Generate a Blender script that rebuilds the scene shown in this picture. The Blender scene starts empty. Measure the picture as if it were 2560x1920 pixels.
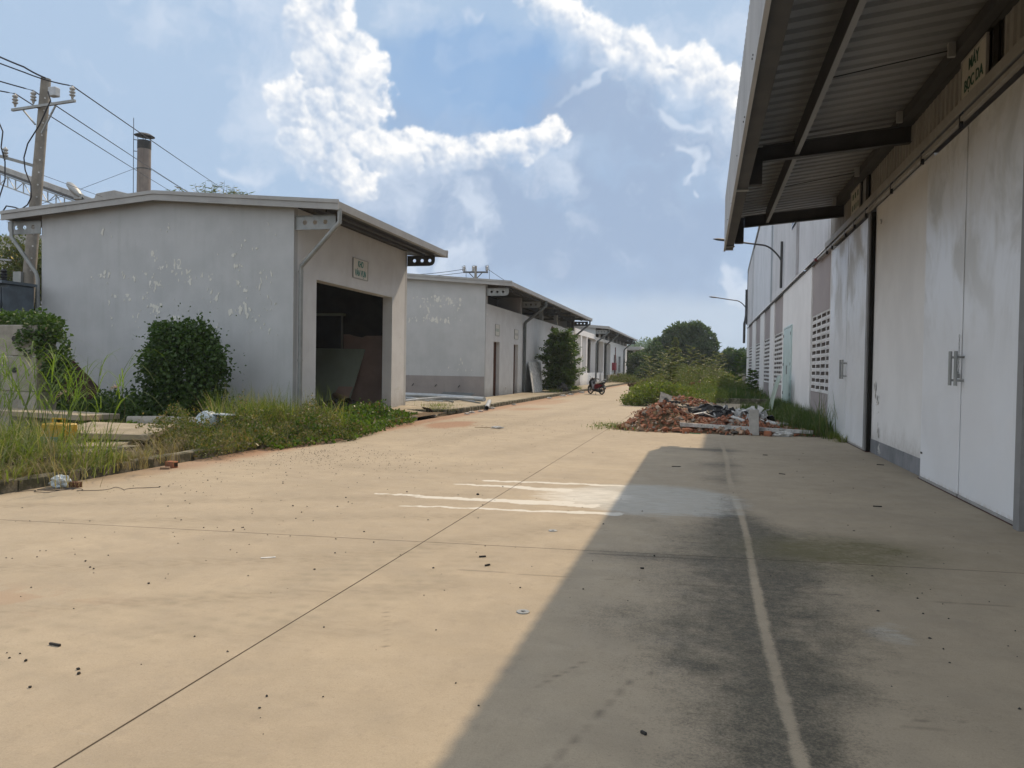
# Disused factory yard: low white sheds on the left, tall warehouse with a canopy on the right.
EXPO = 0.52
SUN_E = 2.45
SKY_K = .10
C_CS = (.36, .43, .54); C_CL = (.76, .75, .735)
C_DK = (.245,.318,.445); C_SOFT = (.47,.53,.62); C_HOR = (.43,.49,.56); C_VEIL = (.315,.41,.54); C_BASE=(.19,.36,.70)
CLOUDS=([(-27.5, 25.66, -27.77, 21.58, 3.11, 1), (-27.76, 21.02, -24.54, 19.58, 2.78, 1), (-26.76, 16.76, -23.87, 18.31, 2.46, 1), (-30.23, 17.92, -29.29, 17.43, 1.96, 0.8), (-29.26, 14.46, -25.46, 15.35, 2.29, 1), (-24.48, 14.8, -18.88, 15.24, 1.8, 1), (-18.88, 15.08, -13.18, 15.54, 1.47, 0.85), (-13.18, 15.54, -10.35, 16.94, 1.31, 0.75), (-27.67, 12.74, -24.13, 12.65, 1.64, 0.8), (-13.37, 25.43, -9.65, 23.64, 1.38, 0.85), (-9.65, 23.64, -6.63, 21.75, 1.64, 0.85), (-6.63, 22.03, -1.69, 19.68, 1.8, 0.8), (-1.72, 20.97, 2.75, 17.81, 1.96, 0.85), (0.88, 17.93, 2.49, 16.07, 1.15, 0.8)],[(-31.82, 23.55, -28.69, 19.51, 5.57, 0.8), (-30.52, 16.72, -22.49, 12.74, 4.91, 0.8), (-22.52, 14.92, -10.83, 15.55, 3.11, 0.75), (-22.31, 23.43, -19.0, 23.06, 2.29, 0.5), (-18.98, 21.65, -13.3, 22.15, 0.92, 0.75), (-17.68, 23.68, -16.68, 23.77, 0.79, 0.7), (-12.67, 24.34, -4.32, 21.38, 2.62, 0.6), (-4.31, 21.1, 2.75, 18.1, 3.6, 0.7), (-17.16, 11.98, -16.11, 9.75, 2.62, 0.6), (-20.77, 7.66, -17.43, 7.75, 2.95, 0.6), (-10.82, 15.24, -9.08, 11.45, 2.29, 0.5), (-16.75, 17.91, -16.08, 17.81, 0.59, 0.6), (-18.11, 19.65, -17.78, 19.66, 0.52, 0.6), (-37.65, 23.68, -31.81, 22.75, 6.22, 0.45), (-34.17, 19.16, -32.97, 18.75, 1.96, 0.3), (1.44, 21.04, 10.92, 19.25, 8.51, 0.6), (-10.06, 19.04, -7.93, 20.63, 0.52, 1.125), (-2.94, 17.83, -0.03, 16.66, 0.79, 1.125), (-1.91, 15.08, -0.94, 14.59, 0.65, 1.0499999999999998), (-0.93, 14.28, -0.43, 12.88, 0.46, 1.0499999999999998), (-17.98, 11.16, -16.47, 10.71, 0.92, 1.125), (-17.11, 9.07, -15.96, 10.4, 0.65, 0.8999999999999999), (-20.76, 7.07, -19.76, 6.96, 1.11, 1.25), (-18.61, 8.11, -17.94, 8.23, 0.79, 1.0499999999999998), (-33.52, 13.17, -32.32, 12.53, 0.98, 0.8999999999999999), (2.55, 6.5, 2.73, 4.89, 0.98, 1.2000000000000002), (10.46, 34.68, 24.98, 26.88, 12, 0.5), (-39.41, 37.7, -11.52, 44.38, 9, 0.5)],[(-20.81, 10.58, -0.82, 9.11, 8.5, 0.8), (-10.67, 6.54, -0.74, 5.24, 4, 0.5), (-9.2, 17.99, -0.96, 15.35, 5.5, 0.75), (-9, 13, -3, 12, 6, 0.8)])
BLUE = [(-19.6, 19.2, -13.5, 19.0, 5.6, 1.0)]
C_SKY_FILL = (1.0, 1.03, 1.06)  # world sky outside the dome, brightened to add ambient fill
C_BLUE = (.19, .31, .50)
HAZE = .00045
TREADS = [(-4.3, 3.0, -2.35, 4.9, 0), (-2.35, 4.9, -1.75, 6.6, .3), (-4.9, 3.1, -3.0, 5.2, .6), (-3.0, 5.2, -2.3, 7.0, .2)]
STONES_XY = [(-3.21, 3.49, 0.011), (-3.16, 3.44, 0.012), (-3.26, 3.23, 0.01), (-3.57, 3.51, 0.011), (-3.69, 3.59, 0.006), (-3.77, 3.58, 0.005), (-3.69, 3.52, 0.007), (-4.9, 5.4, 0.011), (-4.72, 5.25, 0.009), (-4.66, 5.22, 0.009), (-4.57, 5.12, 0.005), (-4.87, 5.62, 0.007), (-3.97, 4.99, 0.011), (-2.94, 3.64, 0.004), (-2.94, 4.1, 0.007), (-2.03, 3.33, 0.007), (-2.07, 3.46, 0.008), (-1.97, 3.24, 0.003), (-1.87, 3.1, 0.003), (-1.8, 3.53, 0.005), (-2.28, 4.47, 0.007), (-1.81, 4.2, 0.003), (-1.59, 4.62, 0.006), (-1.92, 5.3, 0.004), (-3.1, 6.27, 0.008), (-2.95, 6.76, 0.008), (-3.23, 7.17, 0.007), (-3.81, 6.76, 0.007), (-4.04, 6.74, 0.006), (-3.98, 6.33, 0.006), (-3.91, 6.03, 0.005), (-4.61, 6.18, 0.007), (-4.47, 6.83, 0.011), (-4.45, 6.97, 0.009), (-4.69, 6.89, 0.006), (-4.81, 6.84, 0.008), (-5.53, 5.58, 0.006), (-5.59, 5.3, 0.007), (-5.53, 5.3, 0.006), (-4.03, 4.34, 0.005), (-4.58, 4.46, 0.005), (-5.38, 5.4, 0.007), (-4.01, 5.26, 0.005), (-3.95, 5.15, 0.005), (-3.99, 5.71, 0.005), (-4.02, 6.1, 0.006), (-4.11, 8.65, 0.009), (-4.31, 7.89, 0.009), (-4.19, 7.55, 0.008), (-4.77, 7.64, 0.007), (-4.46, 6.96, 0.006), (-4.95, 6.56, 0.006), (-4.82, 6.41, 0.006), (-5.16, 5.57, 0.006), (-5.57, 6.13, 0.006), (-5.31, 5.72, 0.004), (-5.65, 6.06, 0.005), (-2.99, 5.04, 0.004), (-2.93, 5.17, 0.003), (-2.79, 9.68, 0.021), (-1.22, 3.87, 0.006), (-1.03, 3.64, 0.006), (-1.59, 4.62, 0.006), (-1.92, 5.3, 0.005), (-1.82, 5.46, 0.005), (-1.3, 5.69, 0.008), (-1.35, 6.33, 0.005), (-1.92, 6.93, 0.007), (-1.93, 6.67, 0.005), (-2.95, 6.76, 0.008), (-3.23, 7.16, 0.009), (-0.84, 5.79, 0.008), (-0.9, 5.55, 0.004), (-0.49, 5.59, 0.006), (-0.89, 6.67, 0.005), (-0.39, 7.01, 0.011), (-2.07, 15.24, 0.012), (1.64, 5.81, 0.007), (1.56, 6.27, 0.009), (1.5, 5.88, 0.008), (1.63, 6.43, 0.006), (1.72, 6.56, 0.005), (1.66, 7.02, 0.007), (1.7, 6.17, 0.005), (1.6, 6.66, 0.005), (2.33, 6.86, 0.005), (1.82, 5.14, 0.004)]
STICKS_XY = [(-3.61, 3.75, 0.08, -0.11), (-1.83, 6.52, 0.06, 0.56), (-1.71, 6.25, 0.05, 0.94), (-0.46, 6.53, 0.03, 0.09), (-0.42, 13.62, 0.15, 0.18), (1.21, 16.13, 0.09, 0.0), (3.12, 15.23, 0.12, -0.11), (2.12, 10.45, 0.1, 0.04), (1.26, 13.25, 0.1, -0.45), (-0.23, 3.56, 0.03, -0.71)]
import bpy, bmesh, math, random
import numpy as np
from mathutils import Vector, Matrix, noise as mnoise
R = math.radians
random.seed(7)
RNG = np.random.default_rng(11)
S = bpy.context.scene
COL = S.collection

# ------------------------------------------------------------------ camera
CAM_H = 1.65
cd = bpy.data.cameras.new('camera'); cam = bpy.data.objects.new('camera', cd); COL.objects.link(cam)
cd.sensor_width = 36; cd.lens = 27.5625; cd.clip_start = .05; cd.clip_end = 6000
_r = Vector((0.97128826, 0.23736743, 0.01599434)); _d = Vector((0.02057885, -0.01684863, -0.99964625)); _f = Vector((-0.23701398, 0.97127382, -0.02124962))
cam.matrix_world = Matrix(((_r.x, -_d.x, -_f.x, 0), (_r.y, -_d.y, -_f.y, 0), (_r.z, -_d.z, -_f.z, CAM_H), (0, 0, 0, 1)))
S.camera = cam
S.render.engine = 'CYCLES'
S.cycles.use_denoising = True
S.cycles.use_adaptive_sampling = True
S.cycles.adaptive_threshold = .015
S.cycles.max_bounces = 7; S.cycles.diffuse_bounces = 4; S.cycles.glossy_bounces = 3
S.cycles.transparent_max_bounces = 12
S.cycles.sample_clamp_indirect = 8
S.cycles.caustics_reflective = False; S.cycles.caustics_refractive = False
vs = S.view_settings; vs.view_transform = 'Standard'; vs.look = 'None'; vs.exposure = EXPO; vs.gamma = 1; vs.use_curve_mapping = False

# ------------------------------------------------------------------ sun
SUN = Vector((.24, .92, 1)).normalized()
SUN_EL = math.asin(SUN.z); SUN_AZ = math.atan2(SUN.x, SUN.y)
ld = bpy.data.lights.new('sun', 'SUN'); ld.energy = SUN_E; ld.angle = R(.55); ld.color = (1, .78, .53)
sun = bpy.data.objects.new('sun', ld); COL.objects.link(sun)
sun.rotation_euler = SUN.to_track_quat('Z', 'Y').to_euler(); sun.location = (0, 0, 60)

# ------------------------------------------------------------------ node helpers
class NT:
    def __init__(s, tree): s.t = tree; s.n = tree.nodes; s.l = tree.links
    def node(s, typ, **kw):
        n = s.n.new(typ)
        for k, v in kw.items(): setattr(n, k, v)
        return n
    def put(s, sock, v):
        if v is None: return
        if hasattr(v, 'is_output') or isinstance(v, bpy.types.NodeSocket): s.l.new(v, sock)
        else:
            try: sock.default_value = v
            except TypeError: sock.default_value = (v, v, v)
            except ValueError: sock.default_value = tuple(v)[:3] if len(tuple(v)) == 4 else tuple(v) + (1,)
    def m(s, op, a, b=None, c=None, clamp=False):
        n = s.node('ShaderNodeMath', operation=op, use_clamp=clamp)
        for i, v in enumerate((a, b, c)):
            if v is not None: s.put(n.inputs[i], v)
        return n.outputs[0]
    def v(s, op, a, b=None, scale=None):
        n = s.node('ShaderNodeVectorMath', operation=op); s.put(n.inputs[0], a)
        if b is not None: s.put(n.inputs[1], b)
        if scale is not None: s.put(n.inputs['Scale'], scale)
        return n.outputs['Value'] if op in ('DOT_PRODUCT', 'LENGTH', 'DISTANCE') else n.outputs[0]
    def mix(s, f, a, b, blend='MIX'):
        n = s.node('ShaderNodeMix', data_type='RGBA', blend_type=blend, clamp_factor=True)
        s.put(n.inputs[0], f)
        for i, v in ((6, a), (7, b)):
            if isinstance(v, (tuple, list)) and len(v) == 3: v = tuple(v) + (1,)
            s.put(n.inputs[i], v)
        return n.outputs[2]
    def noise(s, vec, scale, detail=4, rough=.55, dist=0, dim='3D', lac=2.0, out='Fac'):
        n = s.node('ShaderNodeTexNoise', noise_dimensions=dim)
        if vec is not None: s.l.new(vec, n.inputs['Vector'])
        n.inputs['Scale'].default_value = scale; n.inputs['Detail'].default_value = detail
        n.inputs['Roughness'].default_value = rough; n.inputs['Distortion'].default_value = dist; n.inputs['Lacunarity'].default_value = lac
        return n.outputs[out]
    def vor(s, vec, scale, feature='F1', out='Distance', rnd=1, detail=0, rough=.5, smooth=.5):
        n = s.node('ShaderNodeTexVoronoi', feature=feature)
        if vec is not None: s.l.new(vec, n.inputs['Vector'])
        n.inputs['Scale'].default_value = scale; n.inputs['Randomness'].default_value = rnd
        if 'Detail' in n.inputs: n.inputs['Detail'].default_value = detail; n.inputs['Roughness'].default_value = rough
        if feature == 'SMOOTH_F1': n.inputs['Smoothness'].default_value = smooth
        return n.outputs[out]
    def map(s, v, a, b, c=0., d=1., smooth=False):
        n = s.node('ShaderNodeMapRange', interpolation_type='SMOOTHSTEP' if smooth else 'LINEAR', clamp=True)
        for i, x in enumerate((v, a, b, c, d)): s.put(n.inputs[i], x)
        return n.outputs[0]
    def comb(s, x, y, z=0.):
        n = s.node('ShaderNodeCombineXYZ')
        for i, q in enumerate((x, y, z)): s.put(n.inputs[i], q)
        return n.outputs[0]
    def sep(s, v):
        n = s.node('ShaderNodeSeparateXYZ'); s.l.new(v, n.inputs[0]); return n.outputs

def build_world():
    w = bpy.data.worlds.new('World'); S.world = w; w.use_nodes = True
    N = NT(w.node_tree)
    for n in list(N.n): N.n.remove(n)
    out = N.node('ShaderNodeOutputWorld'); bg = N.node('ShaderNodeBackground')
    sky = N.node('ShaderNodeTexSky', sky_type='NISHITA', sun_disc=False, sun_elevation=SUN_EL, sun_rotation=SUN_AZ)
    sky.air_density = 1.0; sky.dust_density = 1.2; sky.ozone_density = 1.5; sky.altitude = 20
    el = N.sep(N.node('ShaderNodeTexCoord').outputs['Generated'])[2]
    base = N.v('SCALE', sky.outputs[0], scale=SKY_K)
    c = N.mix(N.map(el, 0, .6, .68, .58), base, C_SKY_FILL)
    N.l.new(c, bg.inputs[0]); bg.inputs[1].default_value = 1.0
    N.l.new(bg.outputs[0], out.inputs[0])
    w.cycles.sampling_method = 'MANUAL'; w.cycles.sample_map_resolution = 512
build_world()

# ------------------------------------------------------------------ mesh helpers
WM = {}
def wm(o): return WM.get(o.name, Matrix.Identity(4))
def link(o, parent=None):
    COL.objects.link(o)
    if parent is not None:
        o.parent = parent; o.matrix_parent_inverse = wm(parent).inverted()
    return o
def tag(o, label=None, cat=None, group=None, kind=None):
    if label: o['label'] = label
    if cat: o['category'] = cat
    if group: o['group'] = group
    if kind: o['kind'] = kind
    return o
def thing(name, label, cat, loc=(0, 0, 0), group=None, kind=None, rz=0):
    o = bpy.data.objects.new(name, None); COL.objects.link(o); o.empty_display_size = .3
    o.location = loc; o.rotation_euler = (0, 0, rz)
    WM[o.name] = Matrix.Translation(loc) @ Matrix.Rotation(rz, 4, 'Z')
    return tag(o, label, cat, group, kind)
def dup(o, loc=None, rz=None, parent=None, label=None):
    c = o.copy(); COL.objects.link(c); c.parent = parent
    if loc is not None: c.location = loc
    if rz is not None: c.rotation_euler = (0, 0, rz)
    if label: c['label'] = label
    for ch in list(o.children): dup(ch, parent=c)
    return c
def mesh_obj(name, V, F, mats, parent=None, smooth=False, mi=None):
    me = bpy.data.meshes.new(name); me.from_pydata([tuple(v) for v in V], [], F)
    for m in (mats if isinstance(mats, (list, tuple)) else [mats]): me.materials.append(m)
    if mi is not None: me.polygons.foreach_set('material_index', mi)
    if smooth: me.polygons.foreach_set('use_smooth', [True] * len(me.polygons))
    me.update()
    return link(bpy.data.objects.new(name, me), parent)
def np_mesh(name, V, F, mat, parent=None, smooth=False, attrs=None):
    """V (n,3) floats, F (m,k) ints, all faces with k corners"""
    me = bpy.data.meshes.new(name); V = np.ascontiguousarray(V, np.float32); F = np.ascontiguousarray(F, np.int32)
    me.vertices.add(len(V)); me.vertices.foreach_set('co', V.ravel())
    me.loops.add(F.size); me.loops.foreach_set('vertex_index', F.ravel())
    me.polygons.add(len(F)); me.polygons.foreach_set('loop_start', np.arange(0, F.size, F.shape[1], dtype=np.int32))
    me.polygons.foreach_set('loop_total', np.full(len(F), F.shape[1], np.int32))
    if smooth: me.polygons.foreach_set('use_smooth', np.ones(len(F), bool))
    for k, a in (attrs or {}).items():
        if a.ndim == 1: me.attributes.new(k, 'FLOAT', 'POINT').data.foreach_set('value', np.ascontiguousarray(a, np.float32).ravel())
        else: me.attributes.new(k, 'FLOAT_COLOR', 'POINT').data.foreach_set('color', np.ascontiguousarray(a, np.float32).ravel())
    me.update(calc_edges=True); me.materials.append(mat)
    return link(bpy.data.objects.new(name, me), parent)
class MB:
    def __init__(s): s.v = []; s.f = []; s.m = []; s.k = 0
    def mat(s, k): s.k = k; return s
    def add(s, V, F):
        b = len(s.v); s.v += [tuple(v) for v in V]; s.f += [tuple(i + b for i in f) for f in F]; s.m += [s.k] * len(F); return s
    def box(s, x0, x1, y0, y1, z0, z1, M=None):
        V = [(x, y, z) for z in (z0, z1) for y in (y0, y1) for x in (x0, x1)]
        if M is not None: V = [M @ Vector(v) for v in V]
        return s.add(V, [(0, 2, 3, 1), (4, 5, 7, 6), (0, 1, 5, 4), (2, 6, 7, 3), (0, 4, 6, 2), (1, 3, 7, 5)])
    def prism(s, poly, a, b, ax='y', caps=True):
        """2-D outline swept along an axis: ax='y' outline is (x,z); 'x' outline is (y,z); 'z' outline is (x,y)"""
        def P(p, t): return (p[0], t, p[1]) if ax == 'y' else ((t, p[0], p[1]) if ax == 'x' else (p[0], p[1], t))
        n = len(poly); V = [P(p, a) for p in poly] + [P(p, b) for p in poly]
        F = [(i, (i + 1) % n, n + (i + 1) % n, n + i) for i in range(n)]
        if caps: F += [tuple(range(n))[::-1], tuple(range(n, 2 * n))]
        return s.add(V, F)
    def hexa(s, c8): return s.add(c8, [(0, 2, 3, 1), (4, 5, 7, 6), (0, 1, 5, 4), (2, 6, 7, 3), (0, 4, 6, 2), (1, 3, 7, 5)])
    def tube(s, pts, r, n=8, cap=True, flat=None):
        pts = [Vector(p) for p in pts]; rs = r if isinstance(r, (list, tuple)) else [r] * len(pts)
        V = []; up = Vector((0, 0, 1)); pu = None
        for i, p in enumerate(pts):
            d = (pts[min(i + 1, len(pts) - 1)] - pts[max(i - 1, 0)]).normalized()
            u = d.cross(up) if pu is None else pu - d * pu.dot(d)
            if u.length < 1e-4: u = d.cross(Vector((1, 0, 0)))
            u.normalize(); pu = u; w = d.cross(u)
            for k in range(n):
                a = 2 * math.pi * k / n
                V.append(p + (u * math.cos(a) + w * math.sin(a)) * rs[i])
        F = [(i * n + k, i * n + (k + 1) % n, (i + 1) * n + (k + 1) % n, (i + 1) * n + k) for i in range(len(pts) - 1) for k in range(n)]
        if cap: F += [tuple(range(n))[::-1], tuple(range((len(pts) - 1) * n, len(pts) * n))]
        return s.add(V, F)
    def lathe(s, prof, c=(0, 0, 0), n=16, axis=None):
        V = []; 
        for (r, z) in prof:
            for k in range(n):
                a = 2 * math.pi * k / n; v = Vector((r * math.cos(a), r * math.sin(a), z))
                V.append((axis @ v if axis is not None else v) + Vector(c))
        m = len(prof)
        F = [(i * n + k, i * n + (k + 1) % n, (i + 1) * n + (k + 1) % n, (i + 1) * n + k) for i in range(m - 1) for k in range(n)]
        F += [tuple(range(n))[::-1], tuple(range((m - 1) * n, m * n))]
        return s.add(V, F)
    def build(s, name, mats, parent=None, smooth=False, bevel=0, bseg=1):
        o = mesh_obj(name, s.v, s.f, mats, parent, False, s.m)
        if bevel:
            bm = bmesh.new(); bm.from_mesh(o.data); bmesh.ops.remove_doubles(bm, verts=bm.verts, dist=1e-5)
            es = [e for e in bm.edges if len(e.link_faces) == 2 and e.calc_face_angle(0) > .5]
            bmesh.ops.bevel(bm, geom=es, offset=bevel, segments=bseg, profile=.5, affect='EDGES', clamp_overlap=True); bm.to_mesh(o.data); bm.free()
        if smooth:
            o.data.polygons.foreach_set('use_smooth', [True] * len(o.data.polygons))
            try: o.data.set_sharp_from_angle(angle=R(35))
            except Exception: pass
        return o
def plate_holes(name, outline, holes, thick, M, mat, parent=None):
    """flat plate with round holes, built from filled outlines"""
    cu = bpy.data.curves.new(name, 'CURVE'); cu.dimensions = '2D'; cu.fill_mode = 'BOTH'; cu.extrude = thick / 2
    def sp(pts):
        q = cu.splines.new('POLY'); q.points.add(len(pts) - 1); q.use_cyclic_u = True
        for i, p in enumerate(pts): q.points[i].co = (p[0], p[1], 0, 1)
    sp(outline)
    for (x, y, r) in holes: sp([(x + r * math.cos(a * math.pi / 8), y + r * math.sin(a * math.pi / 8)) for a in range(16)])
    tmp = bpy.data.objects.new('tmp', cu); me = bpy.data.meshes.new_from_object(tmp); bpy.data.objects.remove(tmp); bpy.data.curves.remove(cu)
    me.name = name; me.transform(M); me.materials.clear(); me.materials.append(mat)
    return link(bpy.data.objects.new(name, me), parent)
def text_mesh(name, txt, size, M, mat, parent=None, depth=.002, sx=1., bold=.0, spacing=1.):
    cu = bpy.data.curves.new(name, 'FONT'); cu.body = txt; cu.size = size; cu.extrude = depth; cu.align_x = 'CENTER'; cu.align_y = 'CENTER'; cu.offset = bold; cu.resolution_u = 3; cu.space_character = spacing
    tmp = bpy.data.objects.new('tmp', cu); me = bpy.data.meshes.new_from_object(tmp); bpy.data.objects.remove(tmp)
    me.name = name; me.transform(M @ Matrix.Diagonal((sx, 1, 1, 1))); me.materials.clear(); me.materials.append(mat)
    return link(bpy.data.objects.new(name, me), parent)

# ------------------------------------------------------------------ materials
def base_mat(name):
    m = bpy.data.materials.new(name); m.use_nodes = True; N = NT(m.node_tree)
    return m, N, m.node_tree.nodes['Principled BSDF']
def mat(name, c1, c2=None, scale=3., rough=.8, bump=.0, bscale=40., metal=0., streak=0., streak_c=(.08, .08, .07), fine=.12, spec=.3, thr=(.35, .65), det=6, sep_rnd=0., base=0.):
    m, N, p = base_mat(name)
    P = N.node('ShaderNodeTexCoord').outputs['Object']
    c2 = c2 or tuple(x * .8 for x in c1)
    c = N.mix(N.map(N.noise(P, scale, det, .6), thr[0], thr[1], 0, 1, True), c1, c2)
    if fine:
        k = N.map(N.noise(P, bscale * 1.5, 3, .6), .2, .8, 1 - fine, 1 + fine)
        c = N.mix(1., c, N.comb(k, k, k), 'MULTIPLY')
    if streak:
        sc = N.v('MULTIPLY', P, (7, 7, .55))
        sm = N.m('MULTIPLY', N.map(N.noise(sc, 1, 6, .65), .48, .75, 0, 1), N.map(N.noise(P, .7, 3, .5), .3, .65, 0, 1))
        c = N.mix(N.m('MULTIPLY', sm, streak), c, streak_c)
    if sep_rnd:
        r = N.node('ShaderNodeObjectInfo').outputs['Random']; k = N.map(r, 0, 1, 1 - sep_rnd, 1 + sep_rnd)
        c = N.mix(1., c, N.comb(k, k, k), 'MULTIPLY')
    if base:
        zz = N.sep(P)[2]; q = N.m('MULTIPLY', N.map(N.m('ADD', zz, N.m('MULTIPLY', N.noise(N.v('MULTIPLY', P, (1, 1, .5)), 2.6, 6, .65), -.9)), -.35, .30, 1, 0, True), N.map(N.noise(P, 11, 5, .7), .35, .65, .45, 1))
        c = N.mix(N.m('MULTIPLY', q, base), c, (.20, .165, .12))
    N.l.new(c, p.inputs['Base Color'])
    p.inputs['Roughness'].default_value = rough; p.inputs['Metallic'].default_value = metal
    p.inputs['Specular IOR Level'].default_value = spec
    if bump:
        b = N.node('ShaderNodeBump'); b.inputs['Strength'].default_value = bump; b.inputs['Distance'].default_value = .02
        N.l.new(N.noise(P, bscale, 5, .6), b.inputs['Height']); N.l.new(b.outputs[0], p.inputs['Normal'])
    return m
def leaf_mat(name, c1, c2, c3=None, trans=.35, rough=.45, dead=None, spec=.35):
    m, N, p = base_mat(name)
    rnd = N.node('ShaderNodeNewGeometry').outputs['Random Per Island']
    P = N.node('ShaderNodeTexCoord').outputs['Object']
    c = N.mix(N.map(N.noise(P, 1.6, 3, .6), .35, .65), c1, c2)
    c = N.mix(N.map(rnd, .55, 1, 0, .8), c, c3 or c2)
    if dead:
        c = N.mix(N.map(N.m('FRACT', N.m('MULTIPLY', rnd, 37.7)), 1 - dead[3], 1 - dead[3] + .02, 0, 1), c, dead[:3])
    N.l.new(c, p.inputs['Base Color']); p.inputs['Roughness'].default_value = rough; p.inputs['Specular IOR Level'].default_value = spec
    t = N.node('ShaderNodeBsdfTranslucent'); mx = N.node('ShaderNodeMixShader'); mx.inputs[0].default_value = trans
    tc = N.mix(1., c, (1.5, 1.7, .7), 'MULTIPLY'); N.l.new(tc, t.inputs[0])
    o = [n for n in N.n if n.type == 'OUTPUT_MATERIAL'][0]
    N.l.new(p.outputs[0], mx.inputs[1]); N.l.new(t.outputs[0], mx.inputs[2]); N.l.new(mx.outputs[0], o.inputs[0])
    return m
M = {}
M['plaster_grey'] = mat('plaster_grey', (.46, .474, .482), (.415, .43, .437), 1.1, .85, .12, 60, streak=.22, streak_c=(.27, .29, .27), fine=.05, base=.6)
M['plaster_white'] = mat('plaster_white', (.62, .635, .645), (.57, .58, .59), 1.3, .85, .12, 60, streak=.16, streak_c=(.40, .36, .30), fine=.04, base=.5)
M['plaster_wall'] = mat('plaster_wall', (.74, .74, .74), (.69, .69, .69), 1.0, .8, .08, 60, streak=.05, streak_c=(.40, .40, .39), fine=.03, base=.5)
M['pink_grey'] = mat('pink_grey', (.34, .305, .30), (.31, .28, .28), 1.0, .85, .08, 60, fine=.05)
M['dado'] = mat('dado', (.30, .275, .265), (.26, .24, .235), 1.2, .85, .1, 60, streak=.3, streak_c=(.12, .12, .10), fine=.06)
M['dado_grey'] = mat('dado_grey', (.24, .245, .26), (.17, .18, .19), 2.0, .85, .1, 60, streak=.5, streak_c=(.07, .07, .07), fine=.08)
M['flake'] = mat('flake', (.64, .64, .60), (.58, .58, .53), 5, .9, fine=.1)
M['trim'] = mat('trim', (.34, .34, .33), (.29, .29, .285), 1.5, .5, .03, 30, streak=.35, streak_c=(.22, .19, .15), fine=.05, spec=.5)
M['galv'] = mat('galv', (.29, .30, .295), (.23, .245, .245), 3, .45, .03, 30, streak=.3, fine=.06, spec=.5, metal=.2)
M['steel_dark'] = mat('steel_dark', (.068, .067, .066), (.05, .05, .05), 2, .6, .05, 30, fine=.08, streak=.2)
M['steel_black'] = mat('steel_black', (.030, .030, .032), (.02, .02, .02), 2, .6, fine=.1)
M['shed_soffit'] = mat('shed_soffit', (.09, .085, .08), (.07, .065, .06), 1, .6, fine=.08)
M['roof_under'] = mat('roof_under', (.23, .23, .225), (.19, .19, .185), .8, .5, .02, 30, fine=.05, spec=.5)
M['clad'] = mat('clad', (.58, .59, .62), (.52, .535, .56), .7, .45, .02, 30, streak=.3, streak_c=(.24, .25, .25), fine=.03, spec=.5, sep_rnd=.04)
M['clad_tan'] = mat('clad_tan', (.36, .35, .33), (.30, .29, .27), 1.2, .6, .03, 30, streak=.5, streak_c=(.16, .14, .12), fine=.05, sep_rnd=.05)
M['door'] = mat('door', (.60, .63, .66), (.54, .57, .60), 1.0, .42, .02, 20, streak=.0, fine=.02, spec=.5)
M['frame_grey'] = mat('frame_grey', (.24, .24, .24), (.20, .20, .20), 2, .6, .04, 30, fine=.05)
M['black_gap'] = mat('black_gap', (.015, .014, .012), None, 2, .9, fine=.1)
M['concrete'] = mat('concrete', (.33, .31, .265), (.24, .225, .19), 3, .9, .35, 35, streak=.4, streak_c=(.08, .08, .06), fine=.14)
M['concrete_kerb'] = mat('concrete_kerb', (.25, .23, .18), (.075, .075, .05), 5, .95, .5, 35, streak=.6, streak_c=(.04, .045, .03), fine=.2, thr=(.38, .6), sep_rnd=.15)
M['paving'] = mat('paving', (.36, .31, .23), (.26, .225, .165), 2, .9, .3, 35, fine=.12, sep_rnd=.06)
M['concrete_pole'] = mat('concrete_pole', (.27, .25, .215), (.20, .185, .16), 2.5, .9, .25, 30, streak=.4, fine=.1)
M['wood_door'] = mat('wood_door', (.10, .035, .018), (.05, .02, .012), 4, .7, fine=.2)
M['sign'] = mat('sign', (.62, .61, .56), (.56, .55, .50), 3, .6, fine=.03)
M['sign_dirty'] = mat('sign_dirty', (.52, .50, .44), (.44, .42, .36), 3, .7, fine=.06, streak=.3)
M['green_ink'] = mat('green_ink', (.02, .19, .16), (.03, .22, .19), 8, .6, fine=.1)
M['faded_green'] = mat('faded_green', (.20, .32, .27), (.26, .36, .31), 8, .7)
M['faded_ink'] = mat('faded_ink', (.28, .30, .29), (.34, .36, .35), 8, .7)
M['dark_ink'] = mat('dark_ink', (.015, .07, .04), (.02, .08, .05), 8, .6, fine=.1)
M['brick'] = mat('brick', (.33, .135, .075), (.20, .10, .065), 9, .92, .4, 50, fine=.25, sep_rnd=.4)
M['brick_pale'] = mat('brick_pale', (.40, .26, .18), (.32, .26, .20), 9, .92, .4, 50, fine=.2, sep_rnd=.3)
M['mortar'] = mat('mortar', (.30, .28, .25), (.20, .18, .16), 9, .95, .5, 50, fine=.2, sep_rnd=.35)
M['soil'] = mat('soil', (.16, .105, .06), (.09, .07, .04), 2.5, .95, .5, 20, fine=.3)
M['redsoil'] = mat('redsoil', (.36, .19, .10), (.28, .17, .10), 2.5, .95, .4, 30, fine=.2)
M['pebble'] = mat('pebble', (.05, .048, .045), (.02, .02, .02), 20, .85, .4, 80, fine=.3)
M['rubber'] = mat('rubber', (.022, .022, .024), (.035, .034, .032), 4, .55, .2, 20, fine=.15, spec=.4)
M['sheet_white'] = mat('sheet_white', (.60, .60, .58), (.34, .34, .33), 6, .7, .2, 30, fine=.1)
M['pvc'] = mat('pvc', (.42, .45, .48), (.34, .37, .39), 3, .4, .03, 20, fine=.06, spec=.5)
M['pvc_dark'] = mat('pvc_dark', (.12, .135, .14), (.09, .10, .10), 3, .45, fine=.06)
M['rust_plate'] = mat('rust_plate', (.075, .028, .022), (.045, .02, .018), 2, .7, .15, 20, fine=.15, streak=.4)
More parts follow.
